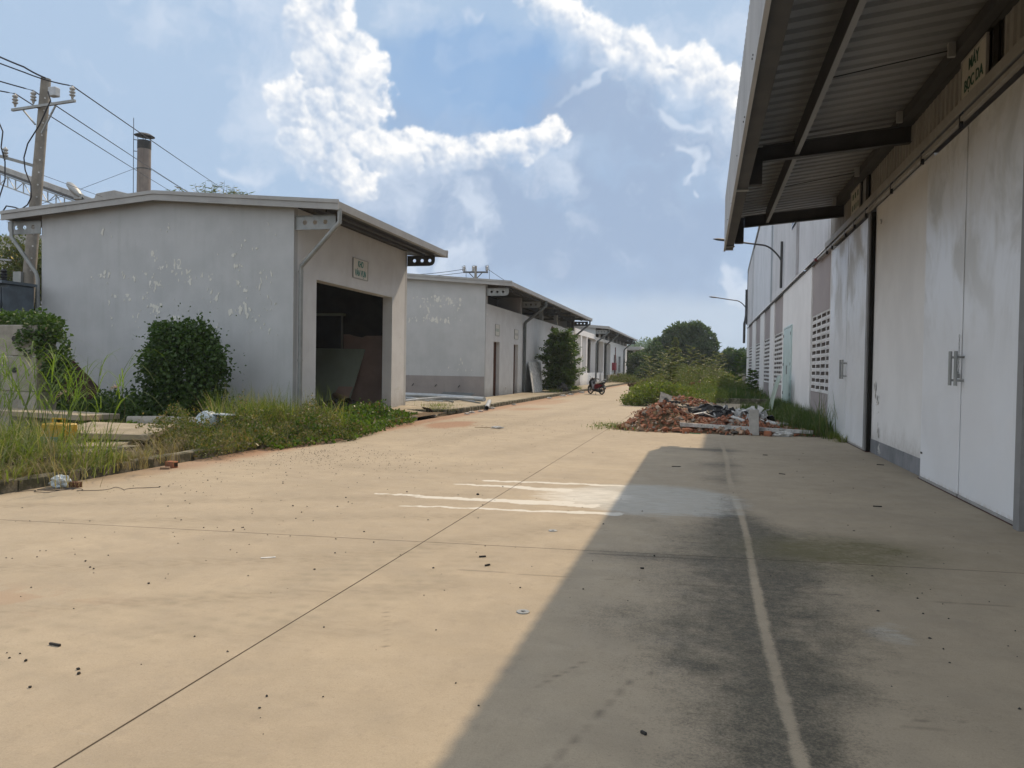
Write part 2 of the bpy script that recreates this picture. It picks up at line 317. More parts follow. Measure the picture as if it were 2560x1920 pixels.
M['mint'] = mat('mint', (.50, .62, .62), (.44, .56, .56), 1.5, .4, fine=.03, spec=.5)
M['poly'] = mat('poly', (.34, .42, .36), (.28, .35, .30), 3, .35, fine=.08, spec=.5)
M['yellow'] = mat('yellow', (.50, .32, .03), (.38, .25, .03), 6, .5, fine=.08)
M['blue_label'] = mat('blue_label', (.05, .25, .32), (.04, .18, .25), 8, .5)
M['white_plastic'] = mat('white_plastic', (.48, .55, .60), (.40, .46, .50), 5, .35, fine=.03, spec=.5)
M['ceramic'] = mat('ceramic', (.40, .40, .38), (.30, .29, .27), 8, .35, fine=.05, spec=.6)
M['wire'] = mat('wire', (.02, .02, .025), None, 5, .6, fine=.05)
M['chimney'] = mat('chimney', (.22, .185, .155), (.15, .125, .11), .6, .8, .1, 8, streak=.7, streak_c=(.05, .045, .04), fine=.08)
M['soot'] = mat('soot', (.02, .02, .02), (.035, .03, .028), 2, .8, fine=.1)
M['conveyor'] = mat('conveyor', (.34, .34, .33), (.27, .27, .26), 1, .6, streak=.4, fine=.05)
M['transformer'] = mat('transformer', (.10, .13, .16), (.07, .09, .11), 3, .45, fine=.08, spec=.5)
M['board_green'] = mat('board_green', (.27, .31, .25), (.24, .28, .22), 1.5, .7, fine=.03)
M['board_brown'] = mat('board_brown', (.34, .24, .20), (.28, .20, .17), 1.5, .75, fine=.05)
M['plywood'] = mat('plywood', (.30, .22, .13), (.24, .17, .10), 3, .8, fine=.1)
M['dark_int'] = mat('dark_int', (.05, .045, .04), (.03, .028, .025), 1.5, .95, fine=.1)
M['trunk'] = mat('trunk', (.085, .065, .045), (.05, .04, .03), 6, .9, .4, 20, fine=.2)
M['stem'] = mat('stem', (.14, .13, .06), (.09, .08, .04), 6, .8, fine=.15)
M['red_paint'] = mat('red_paint', (.17, .010, .018), (.13, .008, .014), 4, .3, fine=.05, spec=.6)
M['pipe_red'] = mat('pipe_red', (.13, .02, .02), (.10, .02, .02), 4, .5, fine=.08)
M['box_red'] = mat('box_red', (.30, .05, .07), (.24, .04, .055), 4, .5, fine=.08)
M['bike_black'] = mat('bike_black', (.018, .018, .022), None, 4, .28, fine=.05, spec=.6)
M['bike_grey'] = mat('bike_grey', (.30, .31, .33), (.24, .25, .27), 4, .35, fine=.05, spec=.6)
M['seat_white'] = mat('seat_white', (.70, .68, .62), (.62, .60, .55), 6, .4, fine=.03, spec=.5)
M['tyre'] = mat('tyre', (.02, .02, .02), None, 10, .85, fine=.1)
M['alloy'] = mat('alloy', (.42, .42, .42), None, 10, .35, metal=.6, fine=.05)
M['lens'] = mat('lens', (.55, .56, .56), None, 10, .15, fine=.0, spec=.8)
M['window_dark'] = mat('window_dark', (.025, .028, .035), None, 2, .2, fine=.05, spec=.6)
M['leaf_dark'] = leaf_mat('leaf_dark', (.038, .075, .018), (.055, .10, .024), (.08, .13, .035), .3)
M['leaf_vine'] = leaf_mat('leaf_vine', (.05, .10, .015), (.085, .14, .02), (.13, .18, .05), .35, dead=(.16, .11, .05, .08))
M['leaf_weed'] = leaf_mat('leaf_weed', (.075, .105, .022), (.11, .12, .042), (.15, .14, .07), .33, dead=(.20, .15, .08, .22))
M['leaf_tree'] = leaf_mat('leaf_tree', (.042, .072, .036), (.062, .095, .046), (.10, .135, .065), .35)
M['leaf_scrub'] = leaf_mat('leaf_scrub', (.072, .095, .026), (.105, .125, .038), (.15, .155, .07), .38, dead=(.15, .11, .06, .06))
M['leaf_bright'] = leaf_mat('leaf_bright', (.085, .12, .024), (.125, .16, .038), (.20, .22, .09), .38, dead=(.17, .12, .06, .05))
M['leaf_fern'] = leaf_mat('leaf_fern', (.045, .085, .015), (.07, .12, .022), (.11, .15, .04), .35)
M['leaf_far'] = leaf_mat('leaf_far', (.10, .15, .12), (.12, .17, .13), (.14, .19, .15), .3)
M['grass_tall'] = leaf_mat('grass_tall', (.115, .155, .03), (.155, .19, .045), (.23, .24, .10), .42, dead=(.30, .26, .16, .20))
M['straw'] = leaf_mat('straw', (.26, .21, .12), (.17, .13, .075), (.33, .28, .17), .3)
M['grass'] = leaf_mat('grass', (.08, .12, .02), (.115, .145, .03), (.17, .18, .06), .4, dead=(.28, .23, .13, .18))
M['grass_dark'] = leaf_mat('grass_dark', (.048, .082, .018), (.068, .105, .025), (.10, .13, .04), .35, dead=(.20, .17, .09, .08))

# ------------------------------------------------------------------ foliage helpers
def unit(a): return a / np.maximum(np.linalg.norm(a, axis=1, keepdims=True), 1e-6)
def leaves(name, P, D, size, m, parent=None, width=.5, fold=.15):
    """one folded diamond leaf per point, growing along D"""
    n = len(P); D = unit(D + 1e-6); r = unit(RNG.normal(size=(n, 3)))
    Wd = unit(np.cross(D, r)); Nn = np.cross(Wd, D); s = np.broadcast_to(size, (n,))[:, None]
    V = np.stack([P, P + D * s * .45 + Wd * s * width * .5 + Nn * s * fold, P + D * s, P + D * s * .45 - Wd * s * width * .5 + Nn * s * fold], 1).reshape(-1, 3)
    F = np.arange(4 * n).reshape(n, 4)
    T = np.concatenate([F[:, [0, 1, 2]], F[:, [0, 2, 3]]])
    return np_mesh(name, V, T, m, parent)
def blade_arrays(P, az, h, lean, w, seg=4, curl=1.6, droop=.55):
    n = len(P); t = np.linspace(0, 1, seg + 1)[None, :, None]
    d = np.stack([np.cos(az), np.sin(az), 0 * az], 1)[:, None, :]; sd = np.stack([-np.sin(az), np.cos(az), 0 * az], 1)[:, None, :]
    h = h[:, None, None]; lean = lean[:, None, None]; w = w[:, None, None]
    C = P[:, None, :] + d * h * lean * t ** curl + np.array([0, 0, 1.])[None, None, :] * h * (t - droop * lean * t ** 2.6)
    ww = w * (1 - t ** 1.5 * .96) * .5
    V = np.stack([C - sd * ww, C + sd * ww], 2).reshape(n, -1, 3)
    k = seg + 1; f = np.array([(2 * i, 2 * i + 1, 2 * i + 3, 2 * i + 2) for i in range(seg)])
    F = (f[None] + (np.arange(n) * 2 * k)[:, None, None]).reshape(-1, 4)
    return V.reshape(-1, 3), F
def blades(name, P, h, m, parent=None, w=.012, lean=(.1, .6), seg=4, az=None):
    n = len(P); az = RNG.uniform(0, 6.283, n) if az is None else az
    V, F = blade_arrays(P, az, np.broadcast_to(h, (n,)) * RNG.uniform(.6, 1.15, n), RNG.uniform(lean[0], lean[1], n), np.full(n, w) * RNG.uniform(.6, 1.3, n), seg)
    return np_mesh(name, V, F, m, parent)
def in_blobs(blobs, n, shell=.55):
    """points in ellipsoids (cx,cy,cz,rx,ry,rz), denser to the surface; returns points and outward directions"""
    vol = np.array([(b[3] * b[4] * b[5]) ** .67 for b in blobs]); k = RNG.choice(len(blobs), n, p=vol / vol.sum())
    B = np.array(blobs)[k]; d = unit(RNG.normal(size=(n, 3))); r = shell + (1 - shell) * RNG.random(n) ** .6
    r *= 1 + .10 * RNG.normal(size=n)
    ph = k * 7.3; e1 = gnoise(d[:, 0] * 1.9 + ph, d[:, 1] * 1.9 + d[:, 2] * 2.3); e2 = gnoise(d[:, 0] * 4.6 + d[:, 2] * 2.1 + ph, d[:, 1] * 4.6 + d[:, 2] * 3.7)
    r = r * (1 + .34 * e1 + .20 * e2)
    keep = e2 + .5 * e1 > -.38; B, d, r = B[keep], d[keep], r[keep]
    return B[:, :3] + d * B[:, 3:] * r[:, None], unit(d / B[:, 3:])
def crown_leaves(name, blobs, n, size, m, parent, shell=.55, up=.3, width=.5, zmin=None):
    P, D = in_blobs(blobs, n, shell)
    if zmin is not None: q = P[:, 2] > zmin; P, D = P[q], D[q]
    D = D * .6 + RNG.normal(size=P.shape) * .6 + np.array([0, 0, up])
    return leaves(name, P, D, size * RNG.uniform(.6, 1.3, len(P)), m, parent, width)
def tree(name, label, cat, base, h, blobs_rel, n, leaf, m, group=None, trunk_r=.18, shell=.5, kind=None, limb=True):
    """blobs_rel: ellipsoids relative to base"""
    t = thing(name, label, cat, base, group)
    bl = [(base[0] + b[0], base[1] + b[1], base[2] + b[2], b[3], b[4], b[5]) for b in blobs_rel]
    mb = MB(); top = Vector((base[0], base[1], base[2] + h * .75))
    pts = [Vector(base) + Vector((random.uniform(-.1, .1) * i, random.uniform(-.1, .1) * i, h * .75 * i / 5)) for i in range(6)]
    mb.tube(pts, [trunk_r * (1.25 - .2 * i) for i in range(6)], 8)
    if limb:
        for b in bl[:14]:
            s = pts[random.choice((2, 3, 4))]; e = Vector(b[:3]); mid = (s + e) / 2 + Vector((0, 0, .1 * (e - s).length))
            mb.tube([s, mid, e], [trunk_r * .4, trunk_r * .25, trunk_r * .08], 5)
    mb.build('trunk', M['trunk'], t, smooth=True)
    crown_leaves('crown', bl, n, leaf, m, t, shell)
    return t
def rand_blobs(cx, cy, cz, rx, ry, rz, n, r):
    out = []
    for _ in range(n):
        d = Vector((random.gauss(0, 1), random.gauss(0, 1), random.gauss(0, 1))).normalized() * random.uniform(.45, .95)
        q = r * random.uniform(.6, 1.25)
        out.append((cx + d.x * rx, cy + d.y * ry, cz + d.z * rz, q, q, q * .8))
    return out
# ---- clouds, worked out once per vertex of the sky dome
def _hash2(ix, iy, seed):
    h = (ix.astype(np.uint32) * np.uint32(374761393) + iy.astype(np.uint32) * np.uint32(668265263) + np.uint32(seed * 1274126177 & 0xffffffff))
    h = (h ^ (h >> np.uint32(13))) * np.uint32(1274126177)
    return ((h ^ (h >> np.uint32(16))) & np.uint32(0xffff)).astype(np.float32) / 65535.
def gnoise(x, y, seed=0):
    x = np.asarray(x, np.float32); y = np.asarray(y, np.float32)
    ix = np.floor(x).astype(np.int64); iy = np.floor(y).astype(np.int64); fx = x - ix; fy = y - iy
    u = fx * fx * fx * (fx * (fx * 6 - 15) + 10); v = fy * fy * fy * (fy * (fy * 6 - 15) + 10)
    def g(a, b):
        t = _hash2(ix + a, iy + b, seed) * 6.2831853
        return np.cos(t) * (fx - a) + np.sin(t) * (fy - b)
    return ((g(0, 0) * (1 - u) + g(1, 0) * u) * (1 - v) + (g(0, 1) * (1 - u) + g(1, 1) * u) * v) * 1.5
def fbm(x, y, s, o=5, g=.55, seed=0, ridge=False):
    a = 1.; t = 0.; n = 0.
    for i in range(o):
        q = gnoise(x * s + 13.7 * i, y * s - 7.3 * i, seed + i)
        t = t + a * ((1 - 2.2 * np.abs(q)) if ridge else q); n += a; a *= g; s *= 2.03
    return t / n
def sstep(v, a, b):
    t = np.clip((v - a) / (b - a), 0, 1); return t * t * (3 - 2 * t)
def caps(x, y, lst, k=9.):
    acc = np.zeros_like(x)
    for ax, ay, bx, by, r, amp in lst:
        dx, dy = bx - ax, by - ay; L = max(dx * dx + dy * dy, 1e-4)
        h = np.clip(((x - ax) * dx + (y - ay) * dy) / L, 0, 1)
        d = np.hypot(x - ax - dx * h, y - ay - dy * h)
        acc = np.maximum(acc, amp * np.clip(1 - d / r, 0, 1)) if k is None else acc + np.exp(k * amp * np.clip(1 - d / r, 0, 1)) - 1
    return acc if k is None else np.log1p(acc) / k
def cloud_field(az, el):
    """az, el: 1-D degree axes -> rgb, alpha grids [el, az]"""
    X, Y = np.meshgrid(az.astype(np.float32), el.astype(np.float32))
    DENSE, SOFT, DARK = CLOUDS
    wx = fbm(X, Y, .22, 4, .6, 1) * 2.6; wy = fbm(X, Y, .22, 4, .6, 9) * 2.2
    x, y = X + wx, Y + wy
    ms = caps(X + wx * 1.0, Y + wy * 1.0, SOFT)
    fine = fbm(X, Y, 1.6, 5, .62, 50)
    # heaps of round puffs give the cauliflower relief
    h = np.full(X.shape, -9., np.float32); rg = np.random.default_rng(5)
    def puff(px, py, pr, pz):
        i0, i1 = np.searchsorted(az, (px - pr, px + pr)); j0, j1 = np.searchsorted(el, (py - pr, py + pr))
        if i1 <= i0 or j1 <= j0: return
        q = pr * pr - (X[j0:j1, i0:i1] - px) ** 2 - (Y[j0:j1, i0:i1] - py) ** 2
        h[j0:j1, i0:i1] = np.maximum(h[j0:j1, i0:i1], np.where(q > 0, pz + np.sqrt(np.maximum(q, 0)), -9))
    for ax, ay, bx, by, r, amp in DENSE:
        L = math.hypot(bx - ax, by - ay)
        for frac, cnt in ((.46, 3.2), (.27, 9), (.15, 22), (.08, 30)):
            for _ in range(int(cnt * (L + 1.2 * r) / r)):
                t = rg.random(); ang = rg.random() * 6.283; rr = r * .80 * math.sqrt(rg.random()) * (1 - frac * .6)
                pr = r * frac * rg.uniform(.6, 1.25)
                px = ax + (bx - ax) * t + rr * math.cos(ang); py = ay + (by - ay) * t + rr * math.sin(ang)
                puff(px, py, pr, r * .55 * (1 - (rr / r) ** 2) + .1 * rg.standard_normal() * r * frac)
    def samp(g, dx, dy):
        fi = np.clip(np.interp(X + dx, az, np.arange(len(az))), 0, len(az) - 1.001); fj = np.clip(np.interp(Y + dy, el, np.arange(len(el))), 0, len(el) - 1.001)
        i = fi.astype(int); j = fj.astype(int); u = fi - i; v = fj - j
        return (g[j, i] * (1 - u) + g[j, i + 1] * u) * (1 - v) + (g[j + 1, i] * (1 - u) + g[j + 1, i + 1] * u) * v
    cov = (h > -5).astype(np.float32); hh = np.where(h > -5, h, 0)
    dx = fbm(X, Y, .9, 5, .62, 31) * .75; dy = fbm(X, Y, .9, 5, .62, 37) * .75
    cov = samp(cov, dx, dy); hh = samp(hh, dx, dy)
    def blur(g, n):
        k = np.exp(-np.linspace(-2, 2, 2 * n + 1) ** 2); k /= k.sum()
        g = np.apply_along_axis(lambda v: np.convolve(v, k, 'same'), 1, g); return np.apply_along_axis(lambda v: np.convolve(v, k, 'same'), 0, g)
    cs = blur(cov, 6); cw = blur(cov, 26); hb = blur(hh, 3)
    gy, gx = np.gradient(1.25 * hb + .12 * fine, el, az)
    nz = 1 / np.sqrt(1 + gx * gx + gy * gy)
    lit = np.clip((-gx * .42 - gy * .78) * nz * .55 + .5 + .12 * nz, 0, 1)
    wy_, wx_ = np.gradient(cw, el, az)
    face = np.clip((wx_ * -.5 + wy_ * -.8) * 1.6, -1, 1)          # outer face turned to the sun or away from it
    rim = sstep(cw, .95, .35)
    soft_e = fbm(X, Y, .5, 4, .6, 61)
    aD = sstep(cs, .02, .3) * sstep(.6 * cs + .4 * cw + .34 * fine + .70 * soft_e, .22, .80) * np.clip(.93 + .9 * np.minimum(face, 0) + .35 * soft_e, .15, 1)
    b = np.clip(-.02 + .85 * lit + .40 * rim + .30 * face + .75 * soft_e + .22 * fine, 0, 1)[..., None]
    cD = np.array(C_CS) * (1 - b) + np.array(C_CL) * b
    wisp = fbm(x, y, .30, 7, .6, 70)
    aS = sstep(ms + .80 * wisp, .06, 1.0) * .80
    mk = caps(X + wx * 1.5, Y + wy * 1.5, DARK, None)
    mk = np.clip(sstep(mk + .35 * fbm(X, Y, .16, 5, .58, 5) * (mk > 0), .0, .75) * .9, 0, .85)
    veil = np.clip(1.0 + .8 * fbm(X, Y, .055, 5, .55, 90) - .75 * sstep(caps(X + wx, Y + wy, BLUE, None), .0, .5), 0.0, .92)
    hz = np.array(C_VEIL)
    rgb = np.zeros(X.shape + (3,)); al = np.zeros_like(X)
    def over(c, a):
        nonlocal rgb, al
        c = np.broadcast_to(np.array(c), rgb.shape)
        rgb = rgb * (1 - a)[..., None] + c * a[..., None]; al = al * (1 - a) + a
    bm_ = sstep(caps(X + wx, Y + wy, BLUE, None), .0, .5); aS = aS * (1 - .8 * bm_)
    over(C_BLUE, np.ones_like(X)); over(hz, veil); over(C_DK, mk); over(C_SOFT, aS); over(cD, aD * .97)
    over(C_HOR, sstep(Y + .5 * fbm(X, Y, .2, 4, .6, 111), 6.0, 4.2) * .55)
    edge = sstep(X, az[0], az[0] + 22) * sstep(X, az[-1], az[-1] - 22) * sstep(Y, el[-1], el[-1] - 6)
    return rgb / np.maximum(al, 1e-4)[..., None], al * edge
# ================================================================== SETTING
def build_sky_dome():
    az = np.concatenate([np.arange(-80, -54, .4), np.arange(-54, 8, .082), np.arange(8, 50, .4)])
    el = np.concatenate([np.arange(-1.2, 28, .082), np.arange(28, 42, .4)])
    rgb, al = cloud_field(az, el)
    A, E_ = np.meshgrid(np.radians(az), np.radians(el)); Rr = 2600.
    V = np.stack([np.sin(A) * np.cos(E_), np.cos(A) * np.cos(E_), np.sin(E_)], -1).reshape(-1, 3) * Rr + np.array([0, 0, CAM_H])
    nx, ny = len(az), len(el); i = np.arange(nx * ny).reshape(ny, nx)
    F = np.stack([i[:-1, :-1], i[1:, :-1], i[1:, 1:], i[:-1, 1:]], -1).reshape(-1, 4)
    m = bpy.data.materials.new('sky_clouds'); m.use_nodes = True; N = NT(m.node_tree)
    for n in list(N.n): N.n.remove(n)
    a = N.node('ShaderNodeAttribute', attribute_name='cloud'); e = N.node('ShaderNodeEmission'); tr = N.node('ShaderNodeBsdfTransparent')
    mx = N.node('ShaderNodeMixShader'); o = N.node('ShaderNodeOutputMaterial')
    N.l.new(a.outputs['Color'], e.inputs[0]); N.l.new(a.outputs['Alpha'], mx.inputs[0]); N.l.new(tr.outputs[0], mx.inputs[1]); N.l.new(e.outputs[0], mx.inputs[2]); N.l.new(mx.outputs[0], o.inputs[0])
    m.cycles.emission_sampling = 'NONE'
    c = np.concatenate([rgb.reshape(-1, 3), al.reshape(-1, 1)], 1)
    ob = np_mesh('sky', V, F, m, smooth=True, attrs={'cloud': c}); tag(ob, kind='structure')
build_sky_dome()

def wall_plane(name, mat_, x0, x1, y0, y1, z, kind='structure'):
    o = mesh_obj(name, [(x0, y0, z), (x1, y0, z), (x1, y1, z), (x0, y1, z)], [(0, 1, 2, 3)], mat_); tag(o, kind=kind); return o
wall_plane('ground', M['soil'], -2500, 2500, -600, 2590, -.06)

# ---- concrete yard, one object per cast slab, joints left open over a dark bed
def concrete_mat():
    m, N, p = base_mat('yard_concrete'); P = N.node('ShaderNodeTexCoord').outputs['Object']
    at = lambda n: N.node('ShaderNodeAttribute', attribute_name=n).outputs['Fac']
    big = N.map(N.noise(P, .35, 5, .6), .3, .7, 0, 1, True)
    c = N.mix(big, (.405, .338, .243), (.345, .29, .212))
    st = N.noise(N.v('MULTIPLY', P, (1.2, .7, 1)), .8, 7, .66)
    c = N.mix(N.map(st, .35, .72, 0, .7, True), c, (.32, .268, .198))
    c = N.mix(N.map(N.noise(P, 5, 6, .62), .52, .78, 0, .35), c, (.465, .385, .28))
    k = N.map(N.noise(P, 90, 3, .7), .25, .75, .90, 1.10); c = N.mix(1., c, N.comb(k, k, k), 'MULTIPLY')
    c = N.mix(N.map(N.vor(P, 3.1, out='Distance', detail=1), .035, .02, 0, .55), c, (.20, .16, .11))
    sc1 = N.noise(N.v('MULTIPLY', P, (1, 1.5, 1)), 1.3, 8, .68); c = N.mix(N.map(sc1, .47, .70, 0, .55), c, (.275, .235, .175))
    sc2 = N.noise(N.v('MULTIPLY', P, (1.6, 1, 1)), 4.2, 8, .74); c = N.mix(N.map(sc2, .54, .72, 0, .42), c, (.235, .20, .155))
    pt = N.noise(P, 30, 6, .8); c = N.mix(N.map(pt, .55, .72, 0, .6), c, (.22, .185, .135))
    gr = N.noise(P, 150, 3, .8); c = N.mix(N.map(gr, .56, .70, 0, .6), c, (.20, .165, .12)); c = N.mix(N.map(gr, .40, .28, 0, .35), c, (.50, .43, .33))
    # tyre tracks and scuffs
    c = N.mix(N.m('MULTIPLY', at('track'), N.map(N.noise(N.v('MULTIPLY', P, (3, 9, 1)), 2.2, 4, .6), .40, .62, .35, 1., True)), c, (.265, .222, .16))
    c = N.mix(N.m('MULTIPLY', at('tread'), .55), c, (.245, .215, .155))
    c = N.mix(at('red'), c, (.29, .165, .10))
    cem = N.map(N.m('ADD', at('cement'), N.m('MULTIPLY', N.m('SUBTRACT', N.noise(N.v('MULTIPLY', P, (2.0, 9, 1)), 1.6, 6, .7), .5), 1.5)), .20, 1.05, 0, .85)
    c = N.mix(cem, c, N.mix(N.map(N.noise(N.v('MULTIPLY', P, (2, 9, 1)), 3, 5, .6), .3, .7), (.35, .35, .325), (.50, .50, .465)))
    lim = N.map(N.m('ADD', at('lime'), N.m('MULTIPLY', N.m('SUBTRACT', N.noise(N.v('MULTIPLY', P, (1.2, 7, 1)), 3.0, 6, .7), .5), 1.3)), .35, .8, 0, .9, True)
    c = N.mix(lim, c, (.60, .58, .52))
    # mould: fine speckle gathering into blotches
    sp = N.noise(P, 60, 6, .85); mid = N.noise(P, 5.5, 6, .7)
    sp2 = N.noise(P, 17, 6, .75)
    mk = N.map(N.m('ADD', N.m('ADD', at('mould'), N.m('MULTIPLY', N.m('SUBTRACT', sp, .5), 2.3)), N.m('ADD', N.m('MULTIPLY', N.m('SUBTRACT', mid, .5), .55), N.m('MULTIPLY', N.m('SUBTRACT', sp2, .5), 1.2))), .38, 1.35, 0, .88)
    c = N.mix(mk, c, (.052, .051, .040))
    c = N.mix(N.m('MULTIPLY', at('olive'), N.map(N.m('ADD', mid, sp2), .75, 1.2, .45, .95)), c, (.13, .115, .052))
    c = N.mix(at('line'), c, (.075, .062, .048))
    N.l.new(c, p.inputs['Base Color']); p.inputs['Specular IOR Level'].default_value = .3
    N.l.new(N.map(N.noise(P, 4, 4, .6), .3, .7, .72, .92), p.inputs['Roughness'])
    b = N.node('ShaderNodeBump'); b.inputs['Strength'].default_value = .35; b.inputs['Distance'].default_value = .006
    N.l.new(N.m('ADD', N.noise(P, 55, 5, .65), N.m('MULTIPLY', N.noise(P, 4, 3, .5), 1.5)), b.inputs['Height']); N.l.new(b.outputs[0], p.inputs['Normal'])
    return m
M['yard'] = concrete_mat()
def seg_mask(x, y, ax, ay, bx, by, r0, r1=None, soft=.5):
    dx, dy = bx - ax, by - ay; L = dx * dx + dy * dy
    t = np.clip(((x - ax) * dx + (y - ay) * dy) / L, 0, 1); d = np.hypot(x - ax - dx * t, y - ay - dy * t)
    r = r0 + ((r1 if r1 is not None else r0) - r0) * t
    return sstep(d, r, r * soft)
def yard_attrs(x, y):
    n1 = fbm(x, y, .55, 4, .6, 201); n2 = fbm(x, y, 1.8, 4, .6, 211); n3 = fbm(x, y, 5.5, 4, .6, 221)
    c = .435 + .02 * np.sin(y * .9)
    d = x - c
    ridge = np.exp(-np.abs(d / np.maximum(.038 + .008 * n2 + .022 * n3, .008)) ** 3) * np.interp(y, [0, 9, 16, 20], [1, 1, .9, .8])
    wl = .40 + .55 * np.exp(-((y - 6.3) / 1.7) ** 2) + .15 * np.exp(-((y - 3.4) / .9) ** 2) + .26 * n1
    wr = .22 + .80 * np.exp(-((y - 6.9) / 1.1) ** 2) + .45 * np.exp(-((y - 8.0) / .7) ** 2) + .20 * n1 + .10 * np.exp(-((y - 4.6) / 1) ** 2)
    side = np.where(d < 0, np.exp(-np.abs(d / np.maximum(wl, .08)) ** 1.5), np.exp(-np.abs(d / np.maximum(wr, .06)) ** 1.5))
    along = np.interp(y, [0, 3, 5, 8.7, 9.6, 11, 13, 14.5, 16.5, 18, 20, 40], [.95, 1.0, .95, 1.05, .9, .45, .7, .6, .7, .5, .2, 0])
    mould = side * along * (1.0 + .35 * n2 + .35 * n3) * (1 - .62 * ridge) + .34 * sstep(n1 + .4 * n2, .12, .6) * np.exp(-((x - .3) / 1.7) ** 2) * (y < 9.5)
    mould += .45 * np.exp(-((x + .35) / .6) ** 2 - ((y - 5.05) / .45) ** 2) * (.6 + n2) + .5 * np.exp(-((x + .3) / 1.1) ** 2 - ((y - 7.0) / .16) ** 2) + .3 * np.exp(-((x + .1) / .8) ** 2 - ((y - 8.1) / .7) ** 2)
    mould += .75 * np.exp(-((x - .05) / .9) ** 2 - ((y - 16.8) / .35) ** 2) + .5 * np.exp(-((x - .15) / .6) ** 2 - ((y - 14.2) / .45) ** 2) + .35 * np.exp(-((x - .1) / .7) ** 2 - ((y - 12.2) / .5) ** 2)
    mould = (mould + .45 * np.exp(-np.abs(d) / .17) * np.interp(y, [2, 8.5, 9.5], [1, 1, 0]) * (1 - ridge)) * (1 - .45 * ridge) + .18 * np.exp(-((x - .4) / 1.3) ** 2) * (y < 9.3) * (1 - ridge) * (.7 + n2)
    olive = 1.5 * np.exp(-((x - 1.25) / .70) ** 2 - ((y - 7.75 - .15 * (x - 1.2)) / .50) ** 2) * (1 + .8 * n2) + .5 * np.exp(-((x - 1.45) / .30) ** 2 - ((y - 6.9) / .5) ** 2)
    xw, yw = x + .14 * n2, y + .12 * n2 + .06 * n3 + .03 * fbm(x, y, 14, 3, .6, 231)
    lime = np.zeros_like(x)
    cem = .9 * sstep(np.hypot((xw + .60) / 1.25, (yw - 10.15) / 1.30), 1.12, .72)
    cem = np.maximum(cem, sstep(np.hypot((xw - .05) / .45, (yw - 9.35) / .30), 1.2, .6) * .9)
    for a in ((-4.04, 9.37, -1.3, 9.32, .04, .15), (-3.55, 9.25, -1.6, 9.50, .03, .13), (-3.41, 8.65, -.9, 8.93, .035, .10), (-3.04, 10.95, -1.1, 11.12, .06, .10), (-3.3, 10.5, -1.8, 10.45, .04, .16)):
        lime = np.maximum(lime, seg_mask(xw, yw, *a, soft=.65) * 1.0)
    lime = np.maximum(lime, .62 * sstep(np.hypot((xw + 1.5) / .95, (yw - 10.1) / 1.0), 1.1, .4))
    cem *= np.where(np.abs(x - c) < .0, .4, 1)
    cem = np.maximum(cem, .55 * sstep(np.hypot((xw - 1.18) / .22, (yw - 5.35) / .30) + .5 * n2, 1.0, .3))
    track = np.zeros_like(x)
    for a in ((-6.9, 4.3, -2.9, 6.2, .26), (-2.9, 6.2, -1.2, 8.2, .3), (-6.4, 3.2, -1.8, 5.6, .22), (-8, 7, -3, 9.6, .25), (-7.5, 6.2, -2.5, 8.3, .25), (-5.6, 15, -3.4, 60, .5), (-3.9, 14, -1.6, 28, .4)):
        dx_, dy_ = a[2] - a[0], a[3] - a[1]; L_ = math.hypot(dx_, dy_); s_ = ((x - a[0]) * dx_ + (y - a[1]) * dy_) / L_; l_ = ((x - a[0]) * -dy_ + (y - a[1]) * dx_) / L_
        track = np.maximum(track, seg_mask(x + .12 * n1, y, *a, soft=.1) * (.62 + .38 * np.sin(s_ * 30 + np.abs(l_) * 26) * np.sin(l_ * 30 + 1)))
    track = np.clip(track + .5 * sstep(n1, .1, .5), 0, 1)
    tread = np.zeros_like(x)
    for (ax, ay, bx, by, ph) in TREADS:
        dx_, dy_ = bx - ax, by - ay; L_ = math.hypot(dx_, dy_); ux, uy = dx_ / L_, dy_ / L_
        s_ = (x - ax) * ux + (y - ay) * uy; l_ = -(x - ax) * uy + (y - ay) * ux
        inside = sstep(s_, -.3, .3) * sstep(s_, L_ + .3, L_ - .3)
        for row, off in ((-.13, 0.), (0., .5), (.13, 0.)):
            q = (s_ + .35 * (l_ - row)) / .19 + off + ph; q = q - np.round(q)
            tread = np.maximum(tread, inside * np.exp(-(q * .19 / .045) ** 2 - ((l_ - row) / .052) ** 2) * np.clip(.7 + 1.4 * n1 + .8 * n2, 0, 1))
    red = sstep(x, -7.45 + .45 * n2 + .25 * n1, -7.95) * np.interp(y, [0, 8, 11, 13, 40], [0, 0, .5, .85, .8])
    red = np.maximum(red, .85 * sstep(np.hypot((x + 6.9 + .2 * n2) / .75, (y - 21.2) / 1.5) + .35 * n2, 1.05, .75))
    red = np.maximum(red, .6 * sstep(np.hypot((x + 6.9) / .8, (y - 30.5) / 1.6) + .4 * n2, 1.05, .6)); red = np.maximum(red, .55 * sstep(np.hypot((x + 7.2) / .9, (y - 37) / 4.) + .4 * n2, 1.05, .5))
    red = np.maximum(red, .35 * np.exp(-((x + 4.9) / .9) ** 2 - ((y - 4.4) / .25) ** 2) * (n2 > 0))
    line = np.zeros_like(x)
    cr = 6.15 + .05 * x + .05 * fbm(x, 0 * y, 1.2, 4, .6, 77)
    line = np.maximum(line, .45 * sstep(np.abs(y - cr), .011, .004) * (x > -1.9) * (x < 3))
    cr = 7.02 + .08 * x + .03 * fbm(x, 0 * y, .9, 3, .6, 79)
    line = np.maximum(line, .7 * sstep(np.abs(y - cr), .022, .006) * (x > -.95) * (x < .35))
